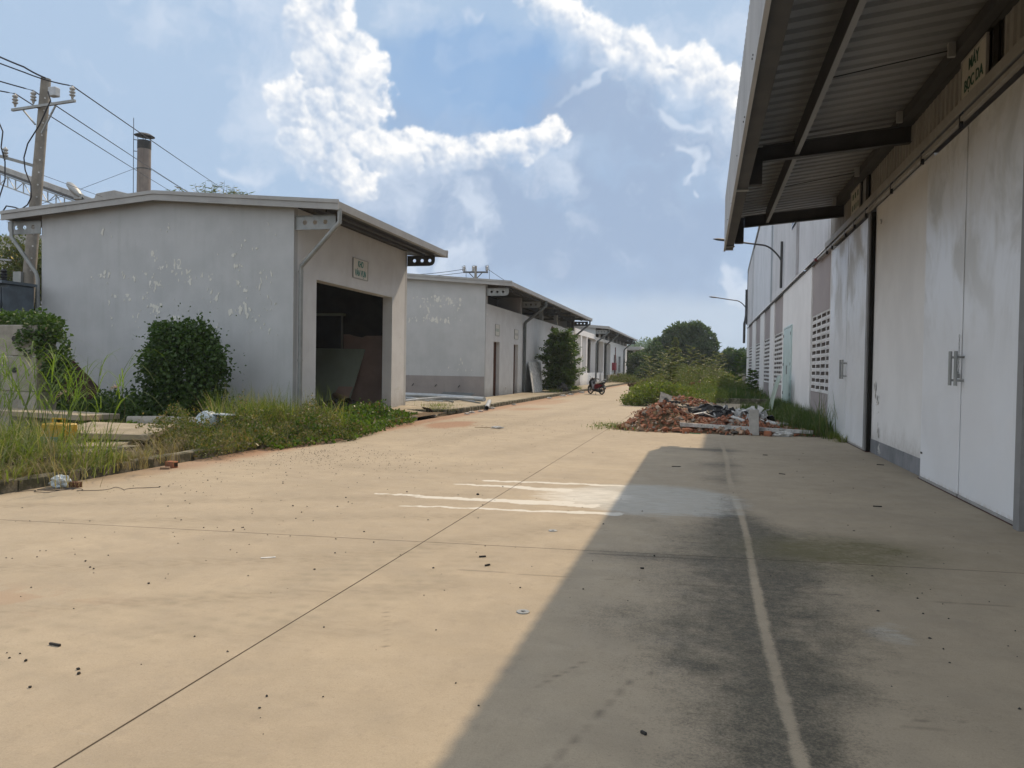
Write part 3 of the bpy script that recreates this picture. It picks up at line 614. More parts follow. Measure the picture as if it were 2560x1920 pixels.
    for a in ((-.80, 3.95, -.62, 4.35, .012), (-.60, 3.1, -.33, 4.2, .016), (-.27, 4.2, -.22, 4.36, .012), (-1.75, 4.2, -2.08, 5.0, .007), (1.0, 4.05, 1.25, 4.1, .007), (.95, 3.97, 1.2, 3.99, .007), (-.92, 7.9, -.98, 8.1, .008)):
        line = np.maximum(line, .6 * seg_mask(x + .01 * n3, y, *a, soft=.3) * (.6 + n3))
    return dict(mould=np.clip(mould, 0, 1.2), olive=np.clip(olive, 0, 1), cement=np.clip(cem, 0, 1.1), lime=np.clip(lime, 0, 1), track=track, tread=np.clip(tread, 0, 1), red=np.clip(red, 0, .9), line=np.clip(line, 0, 1))
yard = wall_plane('yard_pavement', M['black_gap'], -8.32, 3.75, -6, 118, -.03)
XS = (-8.30, -2.52, 3.70); YS = (-6, 7.13, 26.6, 46, 66, 88, 118); SK = .082
def slab_joint(x, yj): return yj + SK * x
def ygrid(y0, y1):
    out = [y0]
    while out[-1] < y1 - .02: out.append(out[-1] + (.028 if out[-1] < 12 else .05 if out[-1] < 20 else .3 if out[-1] < 30 else 1.2) * (1 if out[-1] > 1.5 else 6))
    out[-1] = y1; return np.array(out)
for i in range(2):
    for j in range(len(YS) - 1):
        g = .0035
        xs = np.arange(XS[i] + g, XS[i + 1] - g, .035 if j < 2 else .4); xs = np.append(xs, XS[i + 1] - g)
        if i == 1 and j < 3: xs = np.concatenate([xs[xs < .16], np.arange(.16, .72, .014), xs[xs > .735]])
        ys = ygrid(YS[j], YS[j + 1])
        e_ = .005 if j < 2 else .02
        xs = np.concatenate([[xs[0], xs[0] + e_], xs[1:-1], [xs[-1] - e_, xs[-1]]]); ys = np.concatenate([[ys[0], ys[0] + e_], ys[1:-1], [ys[-1] - e_, ys[-1]]])
        X, Y = np.meshgrid(xs, ys); t = (Y - YS[j]) / (YS[j + 1] - YS[j])
        Yw = Y + SK * X * (1 if j > 0 else t) + g * (1 - 2 * t)
        Z = .0025 * fbm(X, Yw, .4, 3, .5, 300 + i)
        nx, ny = len(xs), len(ys); idx = np.arange(nx * ny).reshape(ny, nx)
        V = np.stack([X, Yw, Z], -1).reshape(-1, 3)
        F = np.stack([idx[:-1, :-1], idx[:-1, 1:], idx[1:, 1:], idx[1:, :-1]], -1).reshape(-1, 4)
        ring = np.concatenate([idx[0, :], idx[1:, -1], idx[-1, -2::-1], idx[-2:0:-1, 0]]); nb = len(V)      # slab edges go down into the joint
        V2 = V[ring] - np.array([0, 0, .025]); V = np.concatenate([V, V2]); k = len(ring); a = np.arange(k); b = (a + 1) % k
        F = np.concatenate([F, np.stack([ring[b], ring[a], nb + a, nb + b], -1)])
        A = {q: v for q, v in yard_attrs(V[:, 0], V[:, 1]).items()}
        A['line'][nb:] = 1; A['line'][ring] = .9
        np_mesh('concrete_slab', V, F, M['yard'], yard, attrs=A)

# ---- verge, kerbs and the pavement along the sheds
verge = wall_plane('verge', M['soil'], -60, -8.42, 2, 25.2, .085)
def kerb_run(name, pts, w=.16, h=.15, ln=1.0, m='concrete_kerb', z0=-.02):
    root = thing(name, None, None, (pts[0][0], pts[0][1], 0), kind='structure')
    protos = []
    for s in range(4):
        mb = MB(); L = ln - .018
        V = []
        for iy in range(5):
            for (dx, dz) in ((-w / 2, z0), (-w / 2, h - .012), (-w / 2 + .012, h), (w / 2 - .02, h), (w / 2, h - .02), (w / 2, z0)):
                q = .006; V.append((dx + random.uniform(-q, q), -L / 2 + L * iy / 4, dz + (random.uniform(-q, q) if dz > 0 else 0)))
        F = [(a * 6 + b, a * 6 + b + 1, a * 6 + 6 + b + 1, a * 6 + 6 + b) for a in range(4) for b in range(5)] + [(5, 4, 3, 2, 1, 0), (24, 25, 26, 27, 28, 29)]
        me = bpy.data.meshes.new('kerb_stone'); me.from_pydata(V, [], F); me.materials.append(M[m]); me.update(); protos.append(me)
    for (a, b) in zip(pts[:-1], pts[1:]):
        a = Vector(a); b = Vector(b); n = max(1, round((b - a).length / ln)); d = (b - a).normalized(); rz = math.atan2(d.y, d.x) - math.pi / 2
        for i in range(n):
            c = a + (b - a) * ((i + .5) / n); o = bpy.data.objects.new('kerb_stone', random.choice(protos)); link(o, root)
            o.matrix_parent_inverse = Matrix.Identity(4); o.location = Vector((c.x, c.y, random.uniform(-.008, .006))) - root.location
            o.rotation_euler = (random.uniform(-.01, .01), random.uniform(-.02, .01), rz + random.uniform(-.008, .008)); o.scale = (1, (b - a).length / n / ln, 1)
    return root
kerb_run('kerb', [(-8.40, 2.0), (-8.40, 22.2)])
kerb_run('kerb', [(-9.9, 25.4), (-9.25, 25.5), (-8.72, 26.1), (-8.45, 27.4), (-8.40, 29), (-8.40, 113)])
pv = wall_plane('pavement', M['black_gap'], -10.78, -8.46, 26.6, 113, .075)
y = 26.7
for j in range(30):
    for i in range(1):
        L = 2.9
        mb = MB(); mb.box(-10.75 + random.uniform(-.01, .01), -8.50, y, y + L - .02, .05, .118 + random.uniform(-.006, .006)); mb.build('paving_slab', M['paving'], pv)
    y += L
# apron between the two sheds
ap = wall_plane('apron', M['black_gap'], -22, -10.82, 27.6, 38.25, .075)
for i in range(4):
    for j in range(4):
        mb = MB(); mb.box(-10.85 - i * 2.8 - 2.78, -10.85 - i * 2.8, 27.65 + j * 2.65, 27.65 + j * 2.65 + 2.63, .05, .116 + random.uniform(-.004, .004)); mb.build('paving_slab', M['paving'], ap)
# right-hand planted plot, behind a low kerb
plot = wall_plane('planted_plot', M['soil'], -3.2, 3.6, 41, 118, .07)
kerb_run('kerb', [(.3, 41.0), (3.30, 41.0)], w=.22, h=.26, ln=1.5)
plot2 = wall_plane('soil_strip', M['soil'], 2.3, 3.40, 21.2, 41, .02)
rw = wall_plane('far_field', M['soil'], -60, 60, 114, 260, .05)

# ================================================================== LEFT SHEDS
XW, XL, XR = -10.80, -19.0, -14.95        # road-side wall, back wall, ridge
ZE, ZR = 5.89, 6.22                        # wall top at the eaves and at the ridge
def gz(x): # underside of roof
    return ZE + (ZR - ZE) * (1 - abs(x - XR) / (XR - XL if x < XR else XW - XR))
def shed_roof(root, y0, y1, sheet_l=1.0):
    """steel roof with box fascia, gutter and ribbed sheets"""
    sl = (ZR - ZE) / (XW - XR); ex = 1.29
    rf = MB()
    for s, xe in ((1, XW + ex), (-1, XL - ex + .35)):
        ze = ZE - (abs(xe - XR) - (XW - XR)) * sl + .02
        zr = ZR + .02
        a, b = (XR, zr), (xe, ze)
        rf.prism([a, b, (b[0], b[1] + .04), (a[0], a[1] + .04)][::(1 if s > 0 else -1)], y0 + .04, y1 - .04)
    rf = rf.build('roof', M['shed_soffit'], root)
    # ribs
    n = int((y1 - y0) / .45)
    rib = MB()
    for s, xe in ((1, XW + ex - .02), (-1, XL - ex + .37)):
        ze = ZE - (abs(xe - XR) - (XW - XR)) * sl
        for i in range(n):
            yy = y0 + .2 + i * .45
            rib.hexa([(XR, yy, ZR + .058), (xe, yy, ze + .058), (XR, yy + .04, ZR + .058), (xe, yy + .04, ze + .058), (XR, yy + .01, ZR + .10), (xe, yy + .01, ze + .10), (XR, yy + .03, ZR + .10), (xe, yy + .03, ze + .10)])
    o = rib.build('roof_ribs', M['trim'], rf)
    # rake trims at both gable ends, in joined lengths
    for yy, d in ((y0, -1), (y1, 1)):
        for s, xe in ((1, XW + ex + .172), (-1, XL - ex + .18)):
            ze = ZE - (abs(xe - XR) - (XW - XR)) * sl
            cuts = [0, 1] if s > 0 else [0, .56, 1]
            for c0, c1 in zip(cuts[:-1], cuts[1:]):
                xa, xb = XR + (xe - XR) * c0, XR + (xe - XR) * c1 - s * (.004 if c1 < 1 else 0); za, zb = ZR + (ze - ZR) * c0, ZR + (ze - ZR) * c1
                t = MB()
                for (lo, hi, dd) in ((-.085, .085, .045), (.085, .165, .075), (.165, .185, .055)):
                    ya, yb = sorted((yy, yy + d * dd))
                    t.hexa([(xa, ya, za + lo), (xb, ya, zb + lo), (xa, yb, za + lo), (xb, yb, zb + lo), (xa, ya, za + hi), (xb, ya, zb + hi), (xa, yb, za + hi), (xb, yb, zb + hi)])
                t.build('rake_trim', M['trim'], root)
    # gutters
    for s, xe in ((1, XW + ex), (-1, XL - ex + .35)):
        ze = ZE - (abs(xe - XR) - (XW - XR)) * sl
        g = MB(); g.prism([(xe, ze - .07), (xe + s * .15, ze - .07), (xe + s * .165, ze + .13), (xe + s * .15, ze + .13), (xe + s * .135, ze - .055), (xe + s * .015, ze - .055), (xe + s * .015, ze + .02), (xe, ze + .02)][::s], y0 + .003, y1 - .003)
        g.build('gutter', M['trim'], root)
    return sl
def bracket(root, y, side=1, z=5.36, L=1.18, x0=None, m='galv'):
    """channel outrigger with three holes and a rounded nose"""
    h = .36; pts = [(0, 0), (L - .18, 0)] + [(L - .18 + .18 * math.sin(a * math.pi / 10), .18 - .18 * math.cos(a * math.pi / 10)) for a in range(1, 6)] + [(L, h), (0, h)]
    Mx = Matrix.Translation(((XW if side > 0 else XL) if x0 is None else x0, y, z)) @ (Matrix.Rotation(0, 4, 'Z') if side > 0 else Matrix.Rotation(math.pi, 4, 'Z')) @ Matrix.Rotation(math.pi / 2, 4, 'X')
    b = plate_holes('bracket', pts, [(.28, .19, .062), (.58, .19, .062), (.88, .19, .062)], .012, Mx, M[m], root)
    f = MB(); s = side; X0 = (XW if side > 0 else XL) if x0 is None else x0
    f.box(*sorted((X0, X0 + s * (L - .18))), y - .06, y + .006, z - .010, z - .001)
    f.box(*sorted((X0, X0 + s * L)), y - .06, y + .006, z + h + .001, z + h + .010)
    f.build('bracket_flange', M[m], b)
    return b
def downpipe(root, pts, r=.058, m='galv', clips=(), mouth=True):
    p = MB().tube(pts, r, 12).build('downpipe', M[m], root, smooth=True)
    for c in clips: MB().tube([(c[0], c[1], c[2] - .02), (c[0], c[1], c[2] + .02)], r + .012, 12).build('pipe_collar', M[m], p, smooth=True)
    return p
def sign(label, x, y0, y1, z0, z1, lines, m='sign', ink='green_ink', size=.2, sx=.72, face=1, frame='trim', bold=.006):
    t = thing('sign', label, 'sign', (x, (y0 + y1) / 2, z0))
    d = .02 * face
    MB().box(*sorted((x, x + d)), y0, y1, z0, z1).build('sign_panel', M[m], t)
    fr = MB()
    for (a, b, c, e) in ((y0 - .02, y1 + .02, z0 - .02, z0), (y0 - .02, y1 + .02, z1, z1 + .02), (y0 - .02, y0, z0, z1), (y1, y1 + .02, z0, z1)):
        fr.box(*sorted((x, x + d * 1.6)), a, b, c, e)
    fr.build('sign_frame', M[frame], t)
    n = len(lines)
    for i, ln in enumerate(lines):
        zc = z1 - (i + .5 + .12 * (n - 1 - 2 * i) / max(n, 1) * .3) * (z1 - z0) / n
        if ln.startswith('#'):      # lettering too blurred to read in the photograph: separate worn strokes
            k_ = int(ln[1:]); w_ = (y1 - y0) * .62 / k_
            for q in range(k_):
                yc = (y0 + y1) / 2 + (q - (k_ - 1) / 2) * w_ * (1.25 if q else 1.4); hh_ = size * .36
                MB().hexa([(x + d + .0005 * face, yc - w_ * .30, zc - hh_), (x + d + .003 * face, yc - w_ * .30, zc - hh_), (x + d + .0005 * face, yc + w_ * .30, zc - hh_), (x + d + .003 * face, yc + w_ * .30, zc - hh_), (x + d + .0005 * face, yc - w_ * .26, zc + hh_), (x + d + .003 * face, yc - w_ * .26, zc + hh_), (x + d + .0005 * face, yc + w_ * .32, zc + hh_), (x + d + .003 * face, yc + w_ * .32, zc + hh_)]).build('letter', M[ink], t)
            continue
        Mx = Matrix.Translation((x + d + .003 * face, (y0 + y1) / 2, zc)) @ Matrix.Rotation(math.pi / 2 * face, 4, 'Z') @ Matrix.Rotation(math.pi / 2, 4, 'X')
        text_mesh('lettering', ln, size, Mx, M[ink], t, .002, sx, bold)
    return t

def wall_box(root, name, m, b, bev=0): return MB().box(*b).build(name, M[m], root, bevel=bev)
def gable(root, y0, y1, name='gable_wall', m='plaster_grey', z0=.0, x0=XL, x1=XW):
    poly = [(x0, z0), (x1, z0), (x1, gz(x1)), (XR, gz(XR)), (x0, gz(x0))]
    return MB().prism(poly, y0, y1).build(name, M[m], root)

# ---------- shed 1 (open scrap-wood store)
Y0, Y1 = 19.2, 27.5
g1 = thing('shed', 'near white shed with a wide dark open doorway and a sign on its road side', 'shed', (-14.9, 23.3, 0))
front = gable(g1, Y0, Y0 + .2)
gable(g1, Y1 - .2, Y1, 'rear_gable_wall')
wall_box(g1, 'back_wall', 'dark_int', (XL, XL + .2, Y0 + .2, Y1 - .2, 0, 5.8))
OY0, OY1, OZ = 20.5, 26.12, 4.10
w1 = MB(); w1.box(XW - .36, XW - .002, Y0 + .2, OY0, 0, ZE - .02); w1.box(XW - .36, XW - .002, OY1, Y1 - .2, 0, ZE - .02); w1.box(XW - .36, XW - .002, OY0 + .0, OY1, OZ, ZE - .02)
w1 = w1.build('road_wall', M['plaster_white'], g1)
MB().box(XW - .37, XW + .006, OY0, OY1, OZ - .035, OZ - .002).build('lintel_edge', M['plaster_white'], w1)
sl1 = shed_roof(g1, Y0 - .30, Y1 + .34)
bracket(g1, Y0 + .08, 1, z=5.27); bracket(g1, Y1 + .02, 1, z=5.36, m='steel_dark', L=1.08)
bracket(g1, Y0 - .03, -1, z=5.36)
for xx in (-10.2, -9.85): MB().box(xx, xx + .06, Y0 - .05, Y1 + .1, 5.70, 5.785).build('purlin', M['steel_dark'], g1)
pipe = downpipe(g1, [(-9.36, 18.98, 5.74), (-9.36, 18.98, 5.38), (-10.66, 19.36, 4.30), (-10.68, 19.38, 4.18), (-10.68, 19.38, .05)], .062, clips=[(-10.68, 19.38, 4.16), (-10.68, 19.38, 1.75)])
downpipe(g1, [(-19.86, 18.98, 5.7), (-19.86, 18.98, 5.25), (-19.10, 19.10, 4.2), (-19.06, 19.12, 4.0), (-19.06, 19.12, .05)], .055)
# peeled paint: thin flakes of bare undercoat standing proud of the wall
def flakes(name, spots, plane, root, seed=3, mat_='flake'):
    rnd = random.Random(seed); V = []; F = []; dep = [0.]
    def poly(cx, cz, rx, rz, ang=0):
        n = rnd.randint(5, 9); b = len(V); pts = []
        for i in range(n):
            a = 6.283 * i / n; q = rnd.uniform(.45, 1.1); px, pz = rx * q * math.cos(a), rz * q * math.sin(a)
            pts.append((cx + px * math.cos(ang) - pz * math.sin(ang), cz + px * math.sin(ang) + pz * math.cos(ang)))
        for p in pts: V.append(plane(*p, 0))
        dep[0] += .00003
        for p in pts: V.append(plane(*p, .003 + dep[0]))
        F.append(tuple(range(b + n, b + 2 * n)))
        for i in range(n): F.append((b + i, b + (i + 1) % n, b + n + (i + 1) % n, b + n + i))
    for (cx, cz, sx_, sz_, cnt, sz) in spots:
        for _ in range(cnt):
            q = sz * 1.45 * rnd.uniform(.25, 1.1) * rnd.choice((1, 1, .5))
            poly(cx + rnd.gauss(0, sx_), cz + rnd.gauss(0, sz_), q * rnd.uniform(.35, 1), q * rnd.uniform(.5, 1.8), rnd.uniform(-.4, .4))
    o = mesh_obj(name, V, F, M[mat_], root); tag(o, kind='stuff'); return o
def gpt(px, py, YP): # measured spot on a wall facing -y
    return px, py
GF = [ # x, z, spread x, spread z, count, size
 (-15.15, 4.62, .04, .10, 5, .07), (-15.05, 4.30, .12, .10, 6, .05), (-14.62, 4.32, .10, .10, 8, .045), (-14.2, 4.12, .15, .10, 11, .06), (-13.95, 3.98, .10, .10, 7, .06), (-13.5, 4.02, .18, .06, 8, .04),
 (-15.35, 3.85, .10, .12, 8, .055), (-15.0, 3.83, .12, .14, 15, .06), (-15.2, 4.1, .2, .1, 5, .04), (-15.45, 3.45, .16, .03, 9, .035), (-16.05, 3.42, .05, .06, 3, .10), (-16.5, 3.55, .05, .07, 3, .08), (-16.68, 3.3, .03, .05, 2, .07),
 (-15.1, 3.12, .13, .14, 16, .055), (-15.75, 2.95, .10, .12, 6, .045), (-16.55, 2.9, .04, .15, 4, .05), (-16.95, 4.15, .12, .06, 6, .06), (-16.3, 4.12, .15, .05, 5, .05), (-15.8, 4.05, .1, .1, 5, .05), (-17.3, 4.02, .15, .02, 3, .04),
 (-14.5, 2.75, .12, .06, 6, .06), (-13.3, 3.65, .12, .06, 5, .05), (-13.2, 3.4, .05, .02, 3, .05), (-12.6, 4.62, .22, .03, 7, .05), (-12.45, 4.35, .10, .06, 6, .05), (-12.4, 3.95, .1, .15, 7, .045), (-12.2, 3.55, .05, .10, 4, .06),
 (-12.35, 3.12, .22, .10, 16, .065), (-12.0, 3.0, .2, .2, 9, .04), (-11.75, 3.9, .1, .15, 8, .05), (-11.6, 4.05, .08, .1, 6, .05), (-11.45, 3.25, .1, .25, 9, .035), (-11.5, 2.55, .12, .15, 6, .035), (-12.1, 2.5, .25, .05, 5, .03),
 (-11.9, 4.75, .1, .1, 5, .04), (-14.7, 5.45, .05, .05, 3, .05), (-16.9, 5.4, .02, .07, 2, .07), (-12.4, 5.0, .3, .3, 6, .03), (-14.0, 3.3, 1.0, .5, 14, .03), (-13.4, 2.7, .5, .3, 8, .03), (-15.5, 5.3, .6, .2, 5, .025), (-11.4, 5.3, .2, .1, 3, .04)]
flakes('peeled_paint', GF, lambda a, b, d: (a, Y0 - .001 - d, b), front)
for ch, (a, b) in (('12', (-14.42, 4.38)),):
    text_mesh('scratched_number', ch, .42, Matrix.Translation((a, Y0 - .002, b)) @ Matrix.Rotation(math.pi / 2, 4, 'X'), M['flake'], front, .002, .75)
flakes('peeled_paint', [(26.7, .75, .15, .08, 9, .035), (26.9, 2.0, .2, .6, 8, .02), (20.05, .9, .2, .1, 12, .03)], lambda a, b, d: (XW + d, a, b), w1, 9)
# sign above the open doorway
sign('white sign reading KHO VÁN VỤN above the open doorway of the near shed', XW + .004, 22.85, 23.93, 4.42, 5.02, ['KHO', 'VÁN VỤN'], size=.27, sx=.70)
# inside
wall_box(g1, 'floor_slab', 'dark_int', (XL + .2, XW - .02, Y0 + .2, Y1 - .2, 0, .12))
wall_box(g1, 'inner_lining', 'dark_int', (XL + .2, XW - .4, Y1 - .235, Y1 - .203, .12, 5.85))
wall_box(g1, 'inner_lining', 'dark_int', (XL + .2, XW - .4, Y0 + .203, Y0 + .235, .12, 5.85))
def slab_quad(name, label, cat, pts, th, m, parts=None):
    """board from four corners, given thickness along its normal"""
    c = sum((Vector(p) for p in pts), Vector()) / 4; n = (Vector(pts[1]) - Vector(pts[0])).cross(Vector(pts[3]) - Vector(pts[0])).normalized() * th
    q = [Vector(p) for p in pts]; mb = MB(); mb.hexa([q[0], q[1], q[3], q[2], q[0] + n, q[1] + n, q[3] + n, q[2] + n])
    o = mb.build(name, M[m], None, bevel=.003); tag(o, label, cat); return o
slab_quad('panel', 'large pale green board leaning inside the dark doorway of the near shed', 'board', [(-13.75, 26.1, .13), (-12.45, 26.1, .13), (-12.16, 26.9, 2.23), (-14.15, 26.9, 2.25)], .02, 'board_green')
mb = MB(); top = [(-13.30, 2.79), (-12.94, 2.79), (-12.66, 2.71), (-12.42, 2.68), (-12.24, 2.74), (-11.2, 2.75)]
mb.prism([(-13.5, .13)] + top[::1] + [(-11.2, .13)], 27.15, 27.18, 'y'); o = mb.build('brown_board', M['board_brown']); tag(o, 'brown hardboard sheet with a wavy top edge standing inside the near shed', 'board')
cab = thing('cabinet', 'black cabinet with a metal edged door standing inside the near shed', 'cabinet', (-14.0, 27.0, .12))
wall_box(cab, 'carcass', 'steel_black', (-14.9, -13.16, 26.92, 27.14, .12, 3.47), .01)
MB().box(-13.155, -13.12, 26.90, 27.0, .12, 3.5).build('door_edge', M['galv'], cab); MB().box(-14.9, -13.08, 26.85, 27.14, 3.475, 3.56).build('top_board', M['board_green'], cab)
slab_quad('offcut', 'small brown plywood offcut leaning at the foot of the green board', 'board', [(-13.1, 25.8, .13), (-12.45, 25.8, .13), (-12.22, 26.0, .86), (-12.78, 26.0, .86)], .012, 'board_brown')
tb = MB(); tb.tube([(-12.9, 26.0, .5), (-12.0, 25.1, .36)], .15, 16, cap=False); tb.tube([(-12.89, 25.99, .5), (-12.0, 25.1, .36)], .135, 16, cap=False)
o = tb.build('cardboard_tube', M['plywood'], smooth=True); tag(o, 'thick cardboard tube lying on the floor inside the open doorway', 'tube')
for i in range(7):
    a = random.uniform(23.6, 26.0); b = random.uniform(-13, -11.4)
    p = MB().tube([(b, a, .17), (b - random.uniform(.3, 1.2), a + random.uniform(-1.2, 1.4), .17 + .05 * random.random())], random.uniform(.02, .045), 6)
    o = p.build('scrap_rod', M['steel_black']); tag(o, 'dark rod lying in the clutter on the floor of the near shed', 'rod', 'dark rods on the shed floor')
dbv = [( -11.3 - 2.2 * (i / 12), 24.2 + 2.0 * (j / 10), .13 + .34 * math.exp(-((i / 12 - .55) / .35) ** 2 - ((j / 10 - .75) / .45) ** 2) + .05 * mnoise.noise(Vector((i * .9, j * .9, 2)))) for j in range(11) for i in range(13)]
o = mesh_obj('debris', dbv, [(j * 13 + i, j * 13 + i + 1, j * 13 + i + 14, j * 13 + i + 13) for j in range(10) for i in range(12)], M['dark_int']); tag(o, kind='stuff')
# cast concrete ramp in two humps in front of the doorway
def ramp(name, label, y0, y1, x0, x1, z0, z1, seed):
    n = 9; V = []; 
    for i in range(n + 1):
        for j in range(7):
            u, v = i / n, j / 6; x = x0 + (x1 - x0) * u + (.12 * math.sin(3 * v + seed) * u); yy = y0 + (y1 - y0) * v + .1 * math.sin(4 * u + seed)
            V.append((x, yy, z0 + (z1 - z0) * (u ** 1.7) + .03 * math.sin(2.2 * v * 3.14)))
    b = len(V); V += [(x, yy, -.05) for x, yy, z in V]; W = 7
    F = [(i * W + j, (i + 1) * W + j, (i + 1) * W + j + 1, i * W + j + 1) for i in range(n) for j in range(6)]
    ring = [j for j in range(W)] + [i * W + 6 for i in range(1, n + 1)] + [n * W + j for j in range(5, -1, -1)] + [i * W for i in range(n - 1, 0, -1)]
    F += [(ring[i], ring[(i + 1) % len(ring)], b + ring[(i + 1) % len(ring)], b + ring[i]) for i in range(len(ring))]
    o = mesh_obj(name, V, F, M['paving'], None, True); tag(o, label, 'ramp'); return o
ramp('concrete_ramp', 'pale humped concrete ramp at the left of the open doorway, half under creepers', 20.8, 23.9, -10.9, -9.2, .17, .03, .3)
ramp('concrete_ramp', 'pale concrete ramp beside the right pillar of the open doorway', 24.3, 27.0, -10.9, -8.9, .17, .02, 1.4)
slab_quad('steel_offcut', 'dark bent metal plate lying by the foot of the doorway pillar', 'plate', [(-9.5, 26.3, .0), (-8.8, 25.2, .0), (-8.95, 25.1, .22), (-9.75, 26.4, .2)], .01, 'rust_plate')

# ---------- shed 2 (doors, raised roof with an open strip under it)
Z0, Z1 = 38.3, 66.5
g2 = thing('shed', 'second white shed with two narrow doors and a raised roof', 'shed', (-14.9, 52.4, 0))
f2 = gable(g2, Z0, Z0 + .2)
MB().box(XL, XW + .004, Z0 - .012, Z0 - .001, .0, 1.16).build('dado_band', M['dado'], f2)
for xx, zz in ((-14.6, .72), (-13.35, .70), (-12.1, .68)):
    MB().tube([(xx, Z0 - .01, zz), (xx + .02, Z0 - .07, zz), (xx - .06, Z0 - .09, zz - .10)], .02, 6).build('tap', M['steel_black'], f2)
GF2 = [(-13.6, 5.15, .9, .06, 16, .07), (-13.0, 5.05, .5, .05, 16, .085), (-13.9, 4.8, .5, .12, 14, .07), (-13.9, 4.3, .08, .28, 14, .08), (-13.6, 4.05, .9, .07, 30, .075), (-12.6, 4.75, .5, .3, 12, .05), (-12.4, 4.9, .3, .08, 9, .08), (-11.9, 4.3, .4, .2, 8, .04), (-14.6, 4.1, .2, .1, 7, .05), (-13.2, 1.55, 1.2, .15, 8, .04), (-12.0, 1.9, .08, .1, 3, .07), (-12, 1.45, .2, .03, 3, .05)]
flakes('peeled_paint', GF2, lambda a, b, d: (a, Z0 - .001 - d, b), f2, 5)
gable(g2, Z1 - .2, Z1, 'rear_gable_wall')
wall_box(g2, 'back_wall', 'plaster_grey', (XL, XL + .2, Z0 + .2, Z1 - .2, 0, 4.8))
WT = 4.86
def wall_with_openings(root, name, m, y0, y1, z0, z1, ops, th=.22, x=XW):
    w = MB(); ys = sorted({y0, y1} | {o[0] for o in ops} | {o[1] for o in ops})
    for a, b in zip(ys[:-1], ys[1:]):
        o = [q for q in ops if q[0] <= a + 1e-6 and q[1] >= b - 1e-6]
        if not o: w.box(x - th, x, a, b, z0, z1)
        else:
            if o[0][2] > z0 + .01: w.box(x - th, x, a, b, z0, o[0][2])
            if o[0][3] < z1 - .01: w.box(x - th, x, a, b, o[0][3], z1)
    return w.build(name, M[m], root)
D2 = [(40.02, 41.28, 0, 3.0), (44.55, 45.65, 0, 3.0)]
w2 = wall_with_openings(g2, 'road_wall', 'plaster_white', Z0 + .2, 60.6, 0, WT, D2)
for (a, b, c, d) in D2:
    dr = MB().box(XW - .25, XW - .225, a + .03, b - .03, .12, d - .03).build('door', M['wood_door'], g2)
    MB().box(XW - .2245, XW - .20, a + .12, a + .15, 1.05, 1.2).build('handle', M['galv'], dr)
    rv = MB(); rv.box(XW - .9, XW - .221, b + .002, b + .12, 0, d); rv.box(XW - .9, XW - .221, a - .12, a - .002, 0, d); rv.box(XW - .9, XW - .221, a, b, d + .002, d + .1); rv.build('reveal', M['plaster_white'], g2)
    fr = MB(); fr.box(XW - .27, XW - .16, a + .001, a + .05, 0, d - .002); fr.box(XW - .27, XW - .19, b - .05, b - .001, 0, d - .002); fr.build('door_frame', M['wood_door'], g2)
wall_box(g2, 'wall_coping', 'plaster_grey', (XW - .24, XW + .006, Z0 + .2, 60.6, WT, WT + .02))
# concrete stub walls that carry the roof above the strip
for a, b in ((43.9, 46.3), ):
    MB().box(XW - 1.5, XW - .01, b - .12, b + .12, WT + .022, ZE - .02).build('stub_wall', M['dado'], g2)
for yy in (38.7, 46.5, 53.1, 58.6, 64.4, 66.2): MB().box(XW - .28, XW - .03, yy - .15, yy + .15, (WT + .022 if yy < 60 else 0.1), ZE - .02).build('stub_column', M['plaster_grey' if yy < 60 else 'steel_dark'], g2)
shed_roof(g2, Z0 - .3, Z1 + .4)
for yy in (38.45, 46.4, 53, 59.6, 66.3): bracket(g2, yy, 1, z=5.27, m='galv' if yy < 50 else 'steel_dark')
for yy in (50.0, 56.6, 63.0): MB().box(-14.9, -9.5, yy - .05, yy + .05, 5.55, 5.70).build('rafter', M['steel_dark'], g2)
for xx in (-10.25, -9.85, -12.2): MB().box(xx, xx + .06, Z0 + .25, Z1 + .1, 5.70, 5.77).build('purlin', M['steel_dark'], g2)
# sky shows under the far end of this roof: only a ring beam there
MB().box(XW - .24, XW - .0, 60.6, 66.3, 4.50, 4.84).build('ring_beam', M['plaster_white'], g2)
downpipe(g2, [(-9.4, 46.9, 5.74), (-9.4, 46.9, 5.4), (-10.62, 46.9, 4.45), (-10.68, 46.9, 4.3), (-10.68, 46.9, .12)], .095, m='pvc_dark', clips=[(-10.68, 46.9, 2)])
downpipe(g2, [(-9.4, 65.9, 5.74), (-9.4, 65.9, 5.4), (-10.62, 65.9, 4.4), (-10.68, 65.9, 4.2), (-10.68, 65.9, .12)], .08, m='pvc_dark')
sign('small white sign over the first narrow door of the second shed', XW + .004, 40.28, 41.1, 3.34, 3.92, ['#5'], ink='faded_green', size=.22, sx=.75)
sign('small white sign over the second narrow door of the second shed', XW + .004, 44.6, 45.5, 3.33, 3.86, ['#4'], ink='faded_ink', size=.20, sx=.8)
flakes('peeled_paint', [(42.6, .55, .1, .15, 7, .05)], lambda a, b, d: (XW + d, a, b), w2, 19, 'dado')
fp = thing('fire_pipe', 'dark red hooked pipe on the wall of the second shed', 'pipe', (-10.7, 55.7, .1))
MB().tube([(-10.62, 55.7, .1), (-10.62, 55.7, 4.45), (-10.60, 55.62, 4.58), (-10.60, 55.35, 4.6), (-10.6, 55.2, 4.5), (-10.6, 55.18, 4.3)], .05, 8).build('red_pipe', M['pipe_red'], fp, smooth=True)
MB().box(-10.78, -10.6, 56.6, 57.2, 2.6, 3.3).build('meter_box', M['pvc'], fp, bevel=.01)
MB().tube([(-10.7, 57.3, .1), (-10.7, 57.3, 4.6)], .05, 6).build('black_pipe', M['steel_black'], fp)
